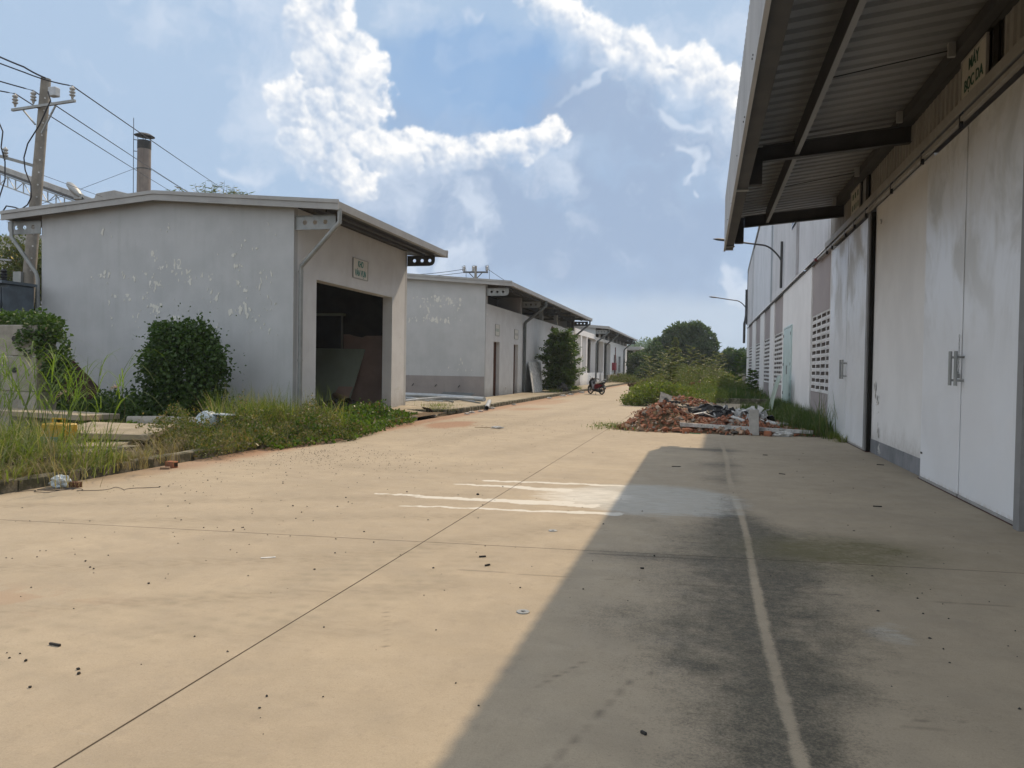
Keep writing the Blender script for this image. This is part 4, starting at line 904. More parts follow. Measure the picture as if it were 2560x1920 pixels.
o = slab_quad('leaning_board', 'weathered white board leaning on the second shed beside the downpipe', 'board', [(-10.05, 46.5, .12), (-10.05, 49.3, .12), (-10.68, 51.6, 2.0), (-10.68, 47.94, 2.0)], .04, 'sheet_white')
# conduit and pipe offcuts on the apron
def pipe_thing(label, pts, r, m='pvc', n=8, hollow=False, group=None, name='conduit_pipe'):
    mb = MB().tube(pts, r, n, cap=not hollow)
    if hollow: mb.tube(pts, r * .85, n, cap=False)
    o = mb.build(name, M[m], smooth=True); tag(o, label, 'pipe', group); return o
pipe_thing('long thick grey pipe lying along the foot of the second shed gable', [(-15.5, 37.0, .22), (-12.6, 35.9, .22), (-9.4, 33.4, .22)], .10)
pipe_thing('curved white pipe lying on the apron between the two sheds', [(-14, 29.6, .16), (-12.2, 30.2, .17), (-11.6, 31.4, .25), (-11.1, 32.6, .28), (-9.9, 33.4, .24)], .045)
pipe_thing('short white pipe stub resting on the kerb by the road', [(-8.75, 31.9, .2), (-7.95, 28.6, .10)], .085, hollow=True, n=12)
for i in range(7):
    x = -14.5 + i * .62; pipe_thing('thin grey conduit in the tangle on the apron between the sheds', [(x - 1.5, 34.6 + random.uniform(-2, 1), .14), (x + .2, 33.4 + random.uniform(-1, 1), .2), (x + 1.8, 31.9 + random.uniform(-1, 1.5), .15)], .028, random.choice(('pvc', 'pvc_dark')), 6, group='thin conduits lying on the apron')
slab_quad('plastic_tray', 'shallow grey tray lying at the corner of the second shed', 'tray', [(-12.9, 37.2, .16), (-11.0, 36.4, .16), (-10.9, 37.0, .34), (-12.8, 37.9, .34)], .02, 'pvc_dark')

# ---------- shed 3 (columns, then a walled part)
Q0, Q1 = 79.6, 114.0
g3 = thing('shed', 'far white shed with open bays between square columns', 'shed', (-14.9, 96, 0))
shed_roof(g3, Q0, Q1)
gb = MB().prism([(XL, 4.9), (XW, 4.9), (XW, gz(XW)), (XR, gz(XR)), (XL, gz(XL))], Q0 + .3, Q0 + .5).build('gable_wall', M['plaster_grey'], g3)
w3 = wall_with_openings(g3, 'road_wall', 'plaster_wall', 94.0, 114.0, 0, 4.9, [(97.2, 99.9, .3, 3.4), (102.6, 105.5, 1.2, 3.3), (109.6, 111.4, .2, 3.1)])
for (a, b, c, d) in ((97.2, 99.9, .3, 3.4), (102.6, 105.5, 1.2, 3.3), (109.6, 111.4, .2, 3.1)):
    wv = MB().box(XW - .16, XW - .12, a + .02, b - .02, c + .02, d - .02).build('window', M['window_dark'], g3)
    fr = MB(); fr.box(XW - .115, XW - .07, (a + b) / 2 - .05, (a + b) / 2 + .05, c, d); fr.box(XW - .115, XW - .07, a, b, (c + d) / 2 - .04, (c + d) / 2 + .04); fr.build('window_frame', M['galv'], wv)
for yy in (70.6, 74.1, 80.7, 87.0, 93.6):
    MB().box(XW - .55, XW - .0 - .003, yy - .28, yy + .28, 0.05, 4.62).build('column', M['plaster_wall'], g3)
wall_box(g3, 'ring_beam', 'plaster_wall', (XW - .5, XW + .01, 66.6, 79.8, 4.63, 5.12), .01)
wall_box(g3, 'ring_beam', 'plaster_wall', (XW - .5, XW + .01, 79.81, 94.0, 4.58, 4.92), .01)
for a, b in ((72.2, 73.9), (75.4, 78.6), (81.6, 84.4), (88.4, 93.3)): MB().box(XW - 1.7, XW - 1.6, a - 1.0, b + .6, .1, 4.6).build('inner_screen', M['dado'], g3)
MB().box(XL, XW - 1.75, 93.8, 93.95, 0, 4.9).build('cross_wall', M['plaster_wall'], g3)
MB().box(XL, XL + .2, 66.6, 113.8, 0, 5.2).build('back_wall', M['plaster_grey'], g3)
for a, b in ((70.9, 83.6), (85.2, 86.7)): MB().box(XW - .14, XW + .012, a, b, 0.05, 1.24).build('parapet', M['plaster_wall'], g3)
MB().box(XW - .14, XW + .4, 88.2, 96.8, .1, .98).build('bench_wall', M['concrete'], g3)
gable(g3, Q1 - .2, Q1, 'rear_gable_wall')
for yy in (80.1, 84, 88, 92, 96.5, 101, 105.5, 110, 113.8):
    bracket(g3, yy, 1, z=5.24, m='galv' if yy < 83 else 'steel_dark'); MB().box(XW - .2, XW - .03, yy - .12, yy + .12, 4.93, 5.55).build('stub_column', M['plaster_wall'], g3)
for xx in (-10.25, -9.85): MB().box(xx, xx + .06, Q0 + .25, Q1 - .1, 5.70, 5.77).build('purlin', M['steel_dark'], g3)
for yy in (79.9, 88.0, 108.6): downpipe(g3, [(-9.4, yy, 5.74), (-9.4, yy, 5.4), (-10.60, yy, 4.4), (-10.68, yy, 4.2), (-10.68, yy, .12)], .085, m='pvc_dark')
fb = thing('fire_hose_box', 'faded red hose cabinet hanging on a post of the far shed', 'fire cabinet', (-10.6, 96.0, 1.3))
MB().box(-10.78, -10.4, 95.0, 96.7, 1.5, 2.4).build('cabinet', M['box_red'], fb, bevel=.02); MB().tube([(-10.6, 96.9, .1), (-10.6, 96.9, 4.3)], .06, 6).build('riser_pipe', M['pipe_red'], fb)
ex = thing('fire_extinguisher', 'small red extinguisher standing by the low wall of the far shed', 'fire extinguisher', (-9.9, 93.5, .12))
MB().lathe([(.10, 0), (.16, .04), (.16, .75), (.10, .9), (.04, .95), (.05, 1.05)], (-9.9, 93.5, .12), 10).build('cylinder', M['red_paint'], ex, smooth=True)
# flat-roofed porch beyond
pc = thing('porch', 'small flat roofed concrete porch beyond the far shed', 'porch', (-10, 118, 0))
MB().box(-14, -8.85, 115.4, 121, 4.45, 4.95).build('porch_roof', M['plaster_grey'], pc, bevel=.02)
for (x, yy) in ((-9.9, 116.2), (-9.4, 119.0), (-9.3, 120.6), (-11.2, 116.2)): MB().box(x - .2, x + .2, yy - .2, yy + .2, 0, 4.45).build('column', M['plaster_grey'], pc)
MB().box(-14, -11.6, 116, 120.8, 0, 4.45).build('porch_wall', M['dado'], pc)
# ================================================================== RIGHT WAREHOUSE
WX = 3.34; YE = 65.8
wh = thing('warehouse', 'tall warehouse along the right with sliding doors, canopy and corrugated cladding', 'warehouse', (6, 32, 0))
def topz(y): return 9.7 + .109 * (YE - y) if y > 8 else 9.7 + .109 * (YE - 8) - .109 * (8 - y)
bays = [(23.06, 27.0), (36.4, 40.8), (43.2, 47.4), (50.7, 55.0), (58.8, 63.2)]
VZ0, VZ1 = 1.08, 3.44
def wsec(a, b, name='masonry_wall', m='plaster_wall', z0=0, z1=5.1, x=WX): return MB().box(x, x + .2, a, b, z0, z1).build(name, M[m], wh)
prev = 23.0 - .0
wsec(22.95, 23.06)
for i, (a, b) in enumerate(bays):
    nb = bays[i + 1][0] if i + 1 < len(bays) else YE
    wsec(b, nb)
    MB().box(WX + .045, WX + .2, a, b, VZ1, 5.1).build('pink_panel', M['pink_grey'], wh)
    MB().box(WX + .045, WX + .2, a, b, 0, VZ0).build('pink_panel', M['pink_grey'], wh)
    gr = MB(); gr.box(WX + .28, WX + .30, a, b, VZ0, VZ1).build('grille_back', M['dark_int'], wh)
# near wall between the doors, with a grey skirting
wsec(-4, 9.35, x=WX + .06); wall13 = MB().box(WX + .085, WX + .2, 13.5, 17.72, 0, 5.1).build('masonry_wall', M['plaster_wall'], wh)
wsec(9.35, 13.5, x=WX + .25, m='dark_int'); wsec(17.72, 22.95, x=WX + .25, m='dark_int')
MB().box(WX + .075, WX + .083, 13.5, 17.72, 0, .285).build('skirting_band', M['dado_grey'], wh)
flakes('peeled_paint', [(17.3, 1.35, .03, .08, 5, .09), (17.05, 1.08, .08, .05, 7, .06), (17.02, .78, .04, .12, 5, .03), (16.95, .48, .07, .05, 8, .045), (16.9, .30, .03, .12, 9, .04), (16.8, .12, .12, .03, 5, .03), (17.2, 4.72, .03, .03, 3, .08)], lambda a, b, d: (WX + .074 - d, a, b), wall13, 21, 'sheet_white')
MB().box(3.45, 30, YE - .2, YE, 0, 9.6).build('end_wall', M['plaster_wall'], wh)
# ---- breeze-block grilles
def vent_block(w, h, x0, th=.2, fr=.028, fz=.028):
    V = []; F = []
    o = [(0, 0), (w, 0), (w, h), (0, h)]; i_ = [(fr, fz), (w - fr, fz), (w - fr, h - fz), (fr, h - fz)]
    i2 = [(fr * 1.3, fz * 1.5), (w - fr * 1.3, fz * 1.5), (w - fr * 1.3, h - fz * 1.2), (fr * 1.3, h - fz * 1.2)]
    for (a, b) in o: V.append((0, a, b))
    for (a, b) in i_: V.append((0, a, b))
    for (a, b) in i2: V.append((th, a, b))
    for (a, b) in o: V.append((th, a, b))
    for k in range(4):
        n = (k + 1) % 4; F += [(k, n, 4 + n, 4 + k), (4 + k, 4 + n, 8 + n, 8 + k)]
    me = bpy.data.meshes.new('vent_block'); me.from_pydata(V, [], F); me.materials.append(M['vent']); me.materials.append(M['vent_inner']); me.polygons.foreach_set('material_index', [0, 1] * 4); me.update(); return me
M['vent_inner'] = mat('block_inner', (.26, .24, .225), (.20, .185, .175), 5, .95, .3, 40, fine=.12)  # darker colour for the inner faces of the block holes
M['vent'] = mat('vent', (.70, .70, .70), (.60, .60, .59), 4, .85, .2, 40, fine=.08, streak=.25, sep_rnd=.08)
for i, (a, b) in enumerate(bays):
    g = MB().box(WX + .03, WX + .045 - .002, a, b, VZ0 - .03, VZ0 - .001).build('vent_grille', M['vent'], wh)
    nc, nr = (4, 11); w = (b - a) / nc; h = (VZ1 - VZ0) / nr
    # joints between courses are wide and flush: mortar ribs, the blocks sit in them
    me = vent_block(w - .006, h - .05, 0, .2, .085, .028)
    for c in range(nc):
        for r in range(nr):
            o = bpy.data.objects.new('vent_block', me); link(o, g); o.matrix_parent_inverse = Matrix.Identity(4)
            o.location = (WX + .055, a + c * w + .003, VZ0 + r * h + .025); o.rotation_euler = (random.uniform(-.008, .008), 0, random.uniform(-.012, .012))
    st = MB()
    for r in range(nr + 1):
        zc = VZ0 + r * h; st.box(WX + .05, WX + .2, a, b, max(VZ0, zc - .0245), min(VZ1, zc + .0245))
    st.build('mortar_course', M['vent'], g)
# ---- cladding above the wall: ribbed sheets cut to the sloping roof line
def clad_sheet(y0, y1, z0, mat_, x=WX + .02, step=.20, d=.028, top=None):
    prof = []; n = max(1, round((y1 - y0) / step)); s = (y1 - y0) / n
    for i in range(n):
        a = y0 + i * s; prof += [(a, 0), (a + s * .62, 0), (a + s * .70, -d), (a + s * .92, -d)]
    prof.append((y1, 0)); V = []; m_ = len(prof)
    for (yy, dx) in prof: V.append((x + dx, yy, z0))
    for (yy, dx) in prof: V.append((x + dx, yy, (top or topz)(yy)))
    F = [(i + 1, i, m_ + i, m_ + i + 1) for i in range(m_ - 1)]
    return mesh_obj('cladding_sheet', V, F, M[mat_], wh)
y = 23.4; zc0 = 5.26
while y < YE - .3:
    y1 = min(y + 1.06, YE); smooth_zone = 43.5 < y < 57.9
    clad_sheet(y + .004, y1 - .004, zc0, 'clad', step=.53 if smooth_zone else .24, d=.014 if smooth_zone else .05); y = y1
y = -3.6
while y < 23.3:
    clad_sheet(y + .004, min(y + 1.06, 23.39) - .004, zc0, 'clad_tan', x=WX + .04); y += 1.06
for (a, b) in ((42.2, 43.2), (58.9, 59.5)): MB().box(WX - .03, WX + .0, a, b, zc0, topz(b) - .1).build('translucent_strip', M['galv'], wh)
MB().box(WX - .032, WX - .008, 30.5, 31.5, 5.3, topz(31.5) - .1).build('translucent_strip', M['steel_dark'], wh).data.materials[0] = mat('grimy_strip', (.34, .33, .33), (.16, .14, .13), 1.2, .6, streak=.8, streak_c=(.07, .05, .04))
lv = MB().box(WX - .035, WX + .0, 30.4, 33.2, 7.3, 9.4).build('louvre', M['window_dark'], wh)
for i in range(10): MB().hexa([(WX - .07, 30.45, 7.35 + i * .2), (WX - .04, 30.45, 7.42 + i * .2), (WX - .07, 33.15, 7.35 + i * .2), (WX - .04, 33.15, 7.42 + i * .2), (WX - .07, 30.45, 7.37 + i * .2), (WX - .04, 30.45, 7.44 + i * .2), (WX - .07, 33.15, 7.37 + i * .2), (WX - .04, 33.15, 7.44 + i * .2)]).build('louvre_blade', M['clad'], lv)
def sloped_trim(name, m, y0, y1, xa, xb, lo, hi):
    n = max(1, int(abs(y1 - y0) / 20)); mb = MB()
    for i in range(n):
        a = y0 + (y1 - y0) * i / n; b = y0 + (y1 - y0) * (i + 1) / n
        mb.hexa([(xa, a, topz(a) + lo), (xb, a, topz(a) + lo), (xa, b, topz(b) + lo), (xb, b, topz(b) + lo), (xa, a, topz(a) + hi), (xb, a, topz(a) + hi), (xa, b, topz(b) + hi), (xb, b, topz(b) + hi)])
    return mb.build(name, M[m], wh)
sloped_trim('rake_trim', 'galv', 8.01, YE + .05, WX - .07, WX + .3, -.12, .06); sloped_trim('rake_trim', 'galv', -3.6, 8, WX - .07, WX + .3, -.12, .06)
rb = MB(); 
for a, b in ((-3.6, 8.0), (8.0, YE)): rb.add([(WX + .1, a, topz(a)), (40, a, topz(a)), (40, b, topz(b)), (WX + .1, b, topz(b))], [(0, 1, 2, 3)])
rb.build('roof_sheet', M['roof_under'], wh)
MB().box(WX - .06, WX - .02, YE - .1, YE + .06, 6.0, 9.6).build('corner_trim', M['steel_dark'], wh)
dpw = MB().tube([(WX - .1, YE + .1, 8.2), (WX - .1, YE + .1, 6.2), (WX - .16, YE + .1, 5.7), (WX - .22, YE + .12, 5.5), (WX - .22, YE + .12, 3.9)], .10, 8).build('downpipe', M['steel_dark'], wh)
# drip sill where cladding meets masonry, rail and its cover over the doors
sill = MB(); sill.prism([(WX - .10, 5.12), (WX - .08, 5.12), (WX + .02, 5.24), (WX + .02, 5.26), (WX - .10, 5.15)], 23.4, YE, 'y'); sill.build('drip_sill', M['trim'], wh).data.materials[0] = mat('sill_white', (.80, .80, .80), (.74, .74, .74), 2, .6)
MB().box(WX - .02, WX + .01, 25.4, YE, 5.06, 5.12).build('sill_shadow_strip', M['steel_dark'], wh)  # dark strip built in as the shadow below the sill
rl = MB(); rl.prism([(WX - .13, 5.10), (WX - .11, 5.10), (WX - .11, 5.22), (WX + .04, 5.25), (WX + .04, 5.27), (WX - .13, 5.24)], -3.6, 23.35, 'y'); rail = rl.build('rail_cover', M['clad_tan'], wh)
MB().box(WX - .095, WX - .03, -3.6, 25.2, 5.015, 5.075).build('door_rail', M['clad_tan'], wh)
for yy in (9.4, 11.62, 13.52, 17.9, 20.36, 22.4, 23.3, 15.6, 19.2): MB().box(WX - .10, WX - .055, yy - .02, yy + .02, 4.93, 5.2).build('rail_hanger', M['steel_black'], rail)
cam_ = MB(); cam_.box(WX - .16, WX - .06, 25.15, 25.4, 5.0, 5.08); cam_.build('rail_stop', M['pipe_red'], rail)
# ---- sliding doors
def door_mat():
    m, N, p = base_mat('door_paint'); P = N.node('ShaderNodeTexCoord').outputs['Object']
    x, y, z = N.sep(P)
    big = N.noise(N.v('MULTIPLY', P, (1, 1.0, .8)), .95, 7, .6, dist=.6); st = N.noise(N.v('MULTIPLY', P, (1, 6, .5)), 1.6, 6, .65)
    up = N.map(z, 1.1, 4.4, 0, 1, True)
    d = N.map(N.m('ADD', N.m('MULTIPLY', big, 1.0), N.m('MULTIPLY', st, .05)), .46, .66, 0, 1, True)
    c = N.mix(N.m('MULTIPLY', d, N.m('ADD', N.m('MULTIPLY', up, .62), .04)), (.73, .75, .78), (.40, .41, .40))
    wipe = N.map(N.noise(N.v('MULTIPLY', P, (1, 2.2, .8)), 2.1, 3, .5), .52, .60, 0, .30, True)
    c = N.mix(N.m('MULTIPLY', wipe, up), c, (.55, .55, .52))
    k = N.map(N.vor(P, 4.5, out='Distance'), .03, .015, 0, .35); c = N.mix(k, c, (.3, .3, .3))
    rb_ = N.m('MULTIPLY', N.map(z, .10, .02, 0, .6), N.map(N.noise(P, 12, 4, .6), .4, .6)); c = N.mix(rb_, c, (.33, .22, .10))
    N.l.new(c, p.inputs['Base Color']); N.l.new(N.map(d, 0, 1, .34, .62), p.inputs['Roughness']); p.inputs['Specular IOR Level'].default_value = .5
    b = N.node('ShaderNodeBump'); b.inputs['Strength'].default_value = .12; b.inputs['Distance'].default_value = .05
    N.l.new(N.noise(P, 1.2, 2, .4), b.inputs['Height']); N.l.new(b.outputs[0], p.inputs['Normal']); return m
M['door_paint'] = door_mat()
def leaf_door(label, y0, y1, hy=None, open_edge=0, x=WX, lock=None):
    t = thing('sliding_door', label, 'door', (x, (y0 + y1) / 2, 0))
    MB().box(x, x + .06, y0 + .006, y1 - .006, .045, 4.96).build('door_leaf', M['door_paint'], t, bevel=.004)
    MB().box(x - .012, x + .03, y0 + .01, y1 - .01, .012, .045).build('bottom_rail', M['trim'], t)
    if hy is not None:
        h = MB().tube([(x - .10, hy, 1.50), (x - .10, hy, 1.96)], .023, 8); h.tube([(x - .001, hy, 1.57), (x - .10, hy, 1.57)], .017, 6); h.tube([(x - .001, hy, 1.88), (x - .10, hy, 1.88)], .017, 6)
        h.build('pull_handle', M['galv'], t, smooth=True)
    return t
leaf_door('nearest sliding door leaf, stained, at the right edge beyond the grey jamb', 9.48, 11.56, 11.70 - .22)
d2 = leaf_door('stained sliding door leaf with the chain and handle, left of the nearest leaf', 11.60, 13.5, 11.72)
leaf_door('pale narrow door leaf of the second doorway, just past the grey post', 17.95, 20.36, 20.2)
leaf_door('streaked door leaf farthest along, beside the breeze block grille', 20.40, 22.93, 20.52)
MB().box(WX - .07, WX + .07, 9.30, 9.46, .0, 5.0).build('door_jamb', M['frame_grey'], wh)
MB().box(WX - .03, WX + .075, 17.74, 17.93, .02, 5.0).build('door_post', M['frame_grey'], wh)
MB().box(WX + .0, WX + .07, 17.66, 17.738, .0, 5.0).build('door_gap', M['black_gap'], wh)
trk = MB(); trk.box(WX - .02, WX + .10, 9.3, 13.55, .001, .012); trk.box(WX - .02, WX + .10, 17.6, 23, .001, .012); trk.build('floor_track', M['rust_plate'], wh)
ch = MB()
for i in range(11):
    zc = 2.16 - i * .05; a = R(90) if i % 2 else 0
    ch.tube([(WX - .03 + .008 * math.cos(a) * math.cos(q), 11.60 + .012 * math.sin(a + .3) * math.cos(q), zc + .024 * math.sin(q)) for q in [k * math.pi / 4 for k in range(9)]], .0035, 4, cap=False)
ch.box(WX - .05, WX - .02, 11.575, 11.625, 1.60, 1.66); ch.tube([(WX - .035, 11.60 + .018 * math.cos(q), 1.665 + .03 * abs(math.sin(q))) for q in [k * math.pi / 4 for k in range(5)]], .004, 4)
o = ch.build('door_chain', M['galv']); tag(o, 'padlocked chain hanging at the seam of the nearest pair of door leaves', 'chain')
# small sticker low on the inner edge of the wall
MB().box(WX - .004, WX - .001, 13.38, 13.48, .40, .43).build('label_strip', M['steel_black'], wh)
# ---- canopy
cn = MB()
def ribs_sheet(name, y0, y1, xa, za, xb, zb, m, parent, step=.36, d=.06, th=.004):
    """trapezoid ribbed sheet whose ribs run from a to b"""
    prof = []; n = max(1, round((y1 - y0) / step)); s = (y1 - y0) / n
    for i in range(n):
        a = y0 + i * s; prof += [(a, 0), (a + s * .55, 0), (a + s * .66, d), (a + s * .86, d)]
    prof.append((y1, 0)); k = len(prof)
    V = [(xa, yy, za + dz) for yy, dz in prof] + [(xb, yy, zb + dz) for yy, dz in prof]
    F = [(i, i + 1, k + i + 1, k + i) for i in range(k - 1)]
    return mesh_obj(name, V, F, M[m], parent)
CX, CXo = WX + .03, .50
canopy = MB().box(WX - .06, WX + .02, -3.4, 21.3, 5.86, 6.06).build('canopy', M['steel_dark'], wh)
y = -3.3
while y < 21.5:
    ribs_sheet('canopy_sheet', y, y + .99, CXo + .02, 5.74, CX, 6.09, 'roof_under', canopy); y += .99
CE = 21.75
for yy in (1.5, 14.63, 21.2):
    r_ = MB(); zi, zo = 5.57, 5.36
    xs_ = (WX - .0, .94)
    def seg(lo0, lo1, hi0, hi1, ya, yb): r_.hexa([(xs_[1], ya, lo1), (xs_[0], ya, lo0), (xs_[1], yb, lo1), (xs_[0], yb, lo0), (xs_[1], ya, hi1), (xs_[0], ya, hi0), (xs_[1], yb, hi1), (xs_[0], yb, hi0)])
    seg(zi, zo, zi + .012, zo + .012, yy - .075, yy + .075); seg(zi + .013, zo + .013, 5.86, 5.62, yy - .006, yy + .006); seg(5.861, 5.621, 5.873, 5.633, yy - .075, yy + .075)
    r_.build('rafter', M['steel_dark'], canopy)
    e = MB(); e.box(.72, .935, yy - .08, yy + .08, 4.95, 5.60); e.build('end_post', M['steel_dark'], canopy)
    e = MB(); e.box(.50, .718, yy - .02, yy + .10, 4.872, 4.897); e.build('cleat', M['galv'], canopy)
for xx, z0_, z1_ in ((1.47, 5.46, 5.80),):
    for a, b in ((-3.4, 1.48), (1.53, 14.61), (14.66, 21.18)):
        p_ = MB(); p_.box(xx, xx + .006, a, b, z0_, z1_); p_.box(xx + .0065, xx + .075, a, b, z0_, z0_ + .006); p_.box(xx + .0065, xx + .075, a, b, z1_ - .006, z1_); p_.box(xx + .069, xx + .075, a, b, z0_ + .0065, z0_ + .03)
        p_.build('purlin', M['trim'] if False else M['steel_dark'], canopy)
        MB().box(xx + .001, xx + .075, a + .001, b - .001, z0_ - .007, z0_ - .001).build('purlin_flange', M['roof_under'], canopy)
for a, b in ((-3.4, 1.48), (1.53, 14.61), (14.66, 21.18)): MB().box(3.12, 3.26, a, b, 5.84, 6.0).build('wall_purlin', M['steel_dark'], canopy)
MB().box(.505, .70, -3.4, CE - .05, 4.90, 5.16).build('edge_beam', M['steel_dark'], canopy)
MB().box(.505, .56, -3.4, CE - .05, 5.17, 5.72).build('edge_liner', M['steel_dark'], canopy)
for yy in (11.4, 17.9, 4.8): MB().tube([(1.5, yy, 5.62), (3.2, yy + .02, 5.92)], .008, 6).build('tie_rod', M['steel_black'], canopy)
for yy in (11.4, 14.2, 17.9, 20.9): MB().box(3.02, 3.11, yy - .03, yy + .03, 5.80, 5.98).build('tie_cleat', M['trim'], canopy)
# fascia in ribbed sheets, ribs upright
M['fascia'] = mat('fascia', (.40, .41, .42), (.34, .35, .36), .8, .5, .02, 30, streak=.25, streak_c=(.22, .22, .22), fine=.03, spec=.5, sep_rnd=.05)
y = -3.4
while y < CE - .05:
    y1 = min(y + 1.04, CE); n = 5; s = (y1 - y) / n; prof = []
    for i in range(n): a = y + i * s; prof += [(a, 0), (a + s * .6, 0), (a + s * .7, -.03), (a + s * .9, -.03)]
    prof.append((y1 - .004, 0)); k = len(prof)
    V = [(.495 + dx, yy, 4.86) for yy, dx in prof] + [(.495 + dx, yy, 6.30) for yy, dx in prof]
    mesh_obj('fascia_sheet', V, [(i, i + 1, k + i + 1, k + i) for i in range(k - 1)], M['fascia'], canopy); y = y1
MB().box(.45, .50, -3.4, CE, 4.835, 4.858).build('fascia_flashing', M['fascia'], canopy); MB().box(.485, .60, -3.4, CE + .01, 6.302, 6.32).build('fascia_flashing', M['fascia'], canopy)
MB().box(.465, .70, CE - .005, CE + .02, 4.86, 6.30).build('fascia_end', M['fascia'], canopy)
bo = MB()
for yy in (6.2, 9.1, 9.25, 10.9, 11.2, 13.4, 16.0, 18.5): bo.tube([(.452, yy, 4.93 + .3 * ((yy * 7) % 1)), (.462, yy, 4.93 + .3 * ((yy * 7) % 1))], .012, 6)
bo.build('fixing_screw', M['steel_black'], canopy)
# signs over the doors and the dark vertical slots beside them
sign('pale sign reading MÁY BỌC DA under the canopy above the nearest doors', WX - .05, 10.72, 11.66, 5.30, 5.80, ['MÁY', 'BỌC DA'], m='sign_dirty', ink='dark_ink', size=.21, sx=.92, face=-1, frame='clad_tan', bold=.004)
sign('pale sign with worn lettering under the canopy above the second doors', WX - .05, 18.7, 19.75, 5.30, 5.82, ['#3', '#4'], m='sign_dirty', ink='dark_ink', size=.18, sx=1.0, face=-1, frame='clad_tan', bold=.004)
for a, b in ((10.45, 10.62), (17.95, 18.25)): MB().box(WX - .03, WX + .0, a, b, 5.29, 5.84).build('light_slot', M['black_gap'], wh)
MB().box(WX - .028, WX + .0, 18.26, 18.6, 5.29, 5.95).build('grey_cover', M['dado_grey'], wh)
# ---- mint double door
t = thing('steel_door', 'pale mint double door in the warehouse wall between the grilles', 'door', (WX, 33.8, 0))
for a, b in ((32.45, 33.78), (33.82, 35.15)):
    lf = MB().box(WX - .05, WX - .005, a, b, .05, 3.42).build('door_leaf', M['mint'], t, bevel=.006)
MB().box(WX - .035, WX - .003, 33.781, 33.819, .05, 3.42).build('door_gap', M['black_gap'], t)
hg = MB()
for zz in (.7, 1.9, 3.1):
    for yy in (32.42, 35.18): hg.box(WX - .07, WX - .03, yy - .03, yy + .03, zz, zz + .12)
hg.build('hinge', M['steel_black'], t); MB().box(WX - .09, WX - .05, 33.6, 33.66, 1.55, 1.9).build('handle', M['galv'], t)
fr = MB(); fr.box(WX - .06, WX - .002, 32.36, 32.445, 0, 3.5); fr.box(WX - .06, WX - .002, 35.155, 35.24, 0, 3.5); fr.box(WX - .06, WX - .002, 32.446, 35.154, 3.43, 3.5); fr.build('door_frame', M['mint'], t)
# ---- street lamps on swan-neck arms
def wall_lamp(label, y):
    t = thing('wall_lamp', label, 'street lamp', (WX - .15, y, 5.3), 'lamps on the warehouse wall')
    MB().tube([(WX - .12, y, 5.32), (WX - .12, y, 7.35)], .055, 8).build('post', M['steel_dark'], t, smooth=True)
    pts = [(WX - .16, y, 6.55)]
    for i in range(9):
        a = i / 8; pts.append((WX - .17 - .75 * a ** 1.1 + 0, y, 6.6 + .62 * math.sin(a * 1.45)))
    pts += [(WX - 1.5, y, 7.30), (WX - 2.45, y, 7.46)]
    MB().tube(pts, .038, 8).build('arm', M['steel_dark'], t, smooth=True)
    h = MB(); h.lathe([(.02, -.02), (.09, .08), (.13, .25), (.12, .5), (.05, .66), (.01, .7)], (WX - 2.36, y, 7.45), 10, axis=Matrix.Rotation(-math.pi / 2 + .12, 4, 'Y').to_3x3() @ Matrix.Diagonal((.45, 1, 1)).to_3x3())
    lh = h.build('lamp_head', M['steel_dark'], t, smooth=True)
    return t
wall_lamp('nearer curved arm lamp, its arm passing behind the canopy corner', 36.3)
wall_lamp('farther curved arm lamp at the far corner of the warehouse', 64.6)
# ================================================================== POLES, WIRES, CHIMNEY
def insulator(parent, c, s=1., name='insulator'):
    return MB().lathe([(.012 * s, -.12 * s), (.03 * s, -.10 * s), (.055 * s, 0), (.095 * s, .02 * s), (.10 * s, .05 * s), (.05 * s, .08 * s), (.06 * s, .10 * s), (.10 * s, .13 * s), (.10 * s, .16 * s), (.05 * s, .19 * s), (.06 * s, .21 * s), (.095 * s, .24 * s), (.09 * s, .28 * s), (.03 * s, .33 * s), (.02 * s, .36 * s)], c, 12).build(name, M['ceramic'], parent, smooth=True)
PX, PY = -22.45, 22.0
pole = thing('power_pole', 'tall leaning concrete power pole behind the near shed at the far left', 'power pole', (PX - .2, PY, 0))
top_ = Vector((-21.62, PY, 11.08)); bot = Vector((-22.72, PY, 0))
sh = MB().tube([bot + (top_ - bot) * (i / 8) for i in range(9)], [.235 - .085 * i / 8 for i in range(9)], 16).build('shaft', M['concrete_pole'], pole, smooth=True)
holes = MB()
for i in range(15):
    p = bot + (top_ - bot) * (.42 + .037 * i); rr = .235 - .085 * (.42 + .037 * i)
    holes.tube([p + Vector((rr * .80, -rr * .62, 0)), p + Vector((rr * .80, -rr * .62, 0)) + Vector((.012, -.012, 0))], .028, 8)
holes.build('step_hole', M['sheet_white'], pole)
za = 10.05
ca = Vector((-22.75, PY - .25, 10.02)); cb = Vector((-20.22, PY - .25, 10.17))
def bar(a, b, w, name, m, parent):
    a, b = Vector(a), Vector(b); d = (b - a).normalized(); u = d.cross(Vector((0, 1, 0))).normalized() * w; v = Vector((0, w, 0))
    return MB().hexa([a - u - v, b - u - v, a - u + v, b - u + v, a + u - v, b + u - v, a + u + v, b + u + v]).build(name, m, parent)
bar(ca, cb, .04, 'crossarm', M['galv'], pole)
bar((-22.3, PY - .25, 10.0), (-21.85, PY - .2, 9.5), .022, 'brace', M['galv'], pole); bar((-21.0, PY - .25, 10.05), (-21.6, PY - .2, 9.2), .022, 'brace', M['galv'], pole)
ins = [Vector((-22.62, PY - .25, 10.22)), Vector((-21.88, PY - .25, 10.27)), Vector((-20.33, PY - .25, 10.32))]
for p in ins: insulator(pole, p, .95)
MB().box(-21.22, -20.92, PY - .35, PY - .12, 10.36, 10.66).build('junction_box', M['pvc'], pole, bevel=.02)
